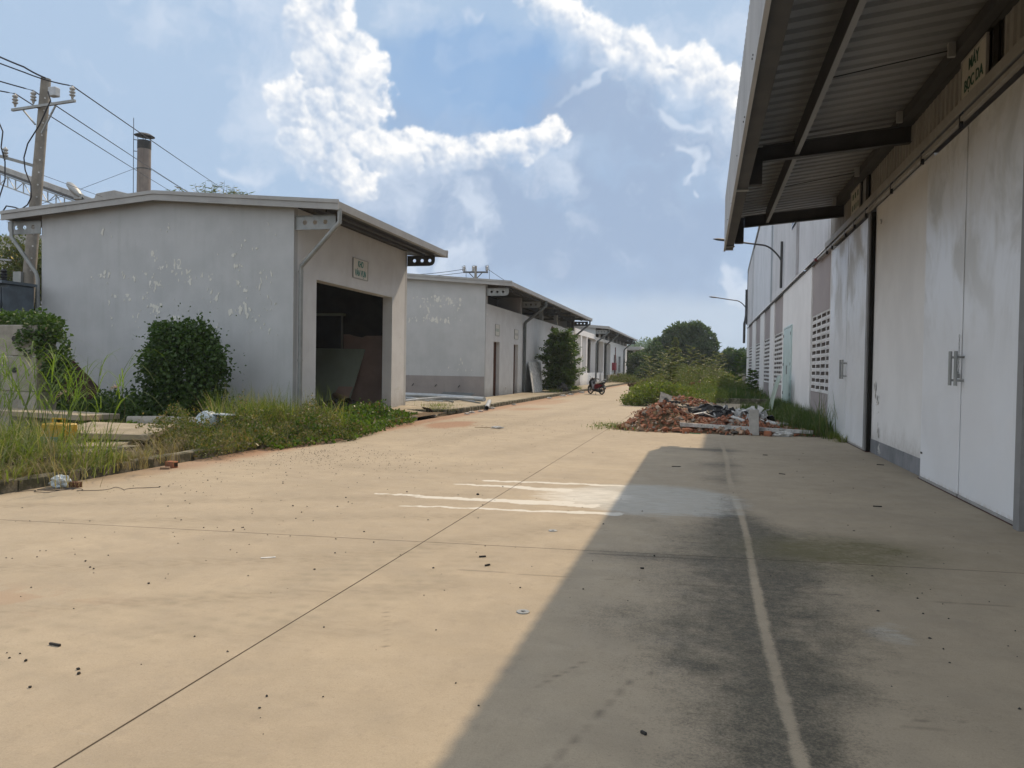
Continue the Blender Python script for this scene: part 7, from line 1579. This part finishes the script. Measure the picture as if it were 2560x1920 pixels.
for i, (x, yy, zz, L, w, rz_, ry) in enumerate(((.2, 22.9, .38, .5, .10, .7, .3), (.95, 22.6, .33, .38, .14, -.5, .3), (1.9, 22.8, .22, .4, .2, -.4, .2), (1.65, 22.4, .26, .32, .16, .9, .5), (-.1, 23.0, .42, .42, .08, .1, -.2), (2.2, 23.4, .18, .35, .12, .3, .1))):
    o = MB().box(-L / 2, L / 2, -w / 2, w / 2, -.012, .012).build('white_offcut', M['sheet_white'], bevel=.003); o.location = (x, yy, zz); o.rotation_euler = (.3, ry, rz_); tag(o, ('longest white offcut of board, near the crest of the heap', 'white offcut just left of the standing concrete block', 'broad white offcut at the right end of the heap by the grass', 'white chip of board lying right behind the standing concrete block', 'narrow white strip of board under the long dark sheeting', 'small white chip of board farthest right behind the heap')[i], 'offcut', 'white offcuts on the heap')
bm_ = thing('steel_beam', 'long weathered white beam lying along the front of the brick heap', 'beam', (1, 21.3, .2))
bm1 = MB(); bm1.hexa([(-.58, 21.25, .155), (2.75, 21.25, .065), (-.58, 21.33, .155), (2.75, 21.33, .065), (-.58, 21.25, .255), (2.75, 21.25, .155), (-.58, 21.33, .255), (2.75, 21.33, .155)]); bm1.build('web', M['sheet_white'], bm_, bevel=.004)
hl = MB()
for i in range(11): x = -.3 + i * .28; zz = .212 - (x + .58) * .029; hl.tube([(x, 21.249, zz), (x, 21.244, zz)], .010, 6)
hl.build('bolt_hole', M['black_gap'], bm_)
pst = MB().box(-.118, .118, -.05, .05, 0, .66).build('concrete_post', M['concrete'], bevel=.006); pst.location = (1.30, 21.05, 0); pst.rotation_euler = (-.14, -.02, .04); tag(pst, 'pale concrete block standing on end against the long white beam', 'post')
pst.data.materials[0] = mat('pale_concrete', (.46, .45, .42), (.36, .35, .33), 4, .9, .3, 30, fine=.08)
for lb, x, yy, m_ in (('orange-red brick end standing in front of the beam', -.42, 20.95, 'brick'), ('dark red brick lying right of the standing concrete block', 1.62, 20.95, 'brick')):
    o = MB().box(-.09, .09, -.05, .05, 0, .13).build('brick', M[m_], bevel=.006); o.location = (x, yy, .0); o.rotation_euler = (0, 0, .3 if x < 0 else -.2); tag(o, lb, 'brick')
for lb, x, yy, L, w, m_ in (('flat green strip lying at the foot of the heap', -.18, 20.9, .28, .05, None), ('thin dark plate lying at the foot of the heap', .62, 20.85, .36, .08, 'rubber'), ('clear plastic scrap at the right foot of the heap', 2.0, 20.95, .3, .14, 'sheet_white')):
    o = MB().box(-L / 2, L / 2, -w / 2, w / 2, .003, .018).build('scrap', M[m_] if m_ else mat('green_strip', (.06, .25, .12), None, 5), bevel=.002); o.location = (x, yy, 0); o.rotation_euler = (0, 0, -.25); tag(o, lb, 'scrap')
crumple('plastic_bag', 'crumpled clear plastic at the right end of the beam', 'bag', (2.0, 21.0, .05), (.22, .12, .08), 'sheet_white', 61)
P_ = np.stack([RNG.normal(-2.35, .35, 260), RNG.normal(21.9, .5, 260), np.full(260, .0)], 1); t = thing('weed_tuft', 'thin dry weeds at the left foot of the brick heap', 'weeds', (-2.3, 21.9, 0)); tag(blades('tuft', P_, .28, M['grass'], t, .008, (.3, 1.2), 3), kind='stuff'); leaves('foliage', P_[:200] + np.array([0, 0, .06]), RNG.normal(size=(200, 3)) + np.array([0, 0, .3]), .06, M['leaf_vine'], t, .6)
# curved pale sheet leaning in the grass by the wall
V = []; n = 10
for i in range(n + 1):
    t_ = i / n; 
    for j in range(2):
        V.append((2.55 + .32 * t_ ** 1.5 , 31.2 + 1.7 * j, .05 + 1.45 * t_)); V.append((2.56 + .32 * t_ ** 1.5, 31.2 + 1.7 * j, .05 + 1.45 * t_))
F = []
for i in range(n): a = i * 4; F += [(a, a + 2, a + 6, a + 4), (a + 1, a + 5, a + 7, a + 3), (a, a + 4, a + 5, a + 1), (a + 2, a + 3, a + 7, a + 6)]
o = mesh_obj('plastic_sheet', V, F, M['poly'], None, True); tag(o, 'curved pale green sheet leaning in the grass by the mint door', 'sheet')
rb2 = heap('small distant rubble heap showing in the scrub', lambda x, y: .9 * math.exp(-((x + .4) / 1.) ** 2 - ((y - 52) / 1.2) ** 2), -2, 1.5, 50, 54, 60, 400, .2, (-.4, 52, 0), 8, 1.3)
o = crumple('brush_pile', 'dark pile of cut brush at the left corner of the scrub', 'brush pile', (-4.6, 62, .25), (1.1, .9, .5), 'soil', 71)
hz_ = MB().box(-900, 900, -300, 1500, -1.2, 32).build('haze', M['soil']); hz_.data.materials.clear(); tag(hz_, kind='stuff')
hm = bpy.data.materials.new('air'); hm.use_nodes = True; hN = hm.node_tree
for n in list(hN.nodes): hN.nodes.remove(n)
hv = hN.nodes.new('ShaderNodeVolumePrincipled'); ho = hN.nodes.new('ShaderNodeOutputMaterial'); hN.links.new(hv.outputs[0], ho.inputs['Volume'])
hv.inputs['Color'].default_value = (.78, .89, 1, 1); hv.inputs['Density'].default_value = HAZE; hv.inputs['Anisotropy'].default_value = .3
hz_.data.materials.append(hm)
S.frame_set(1)
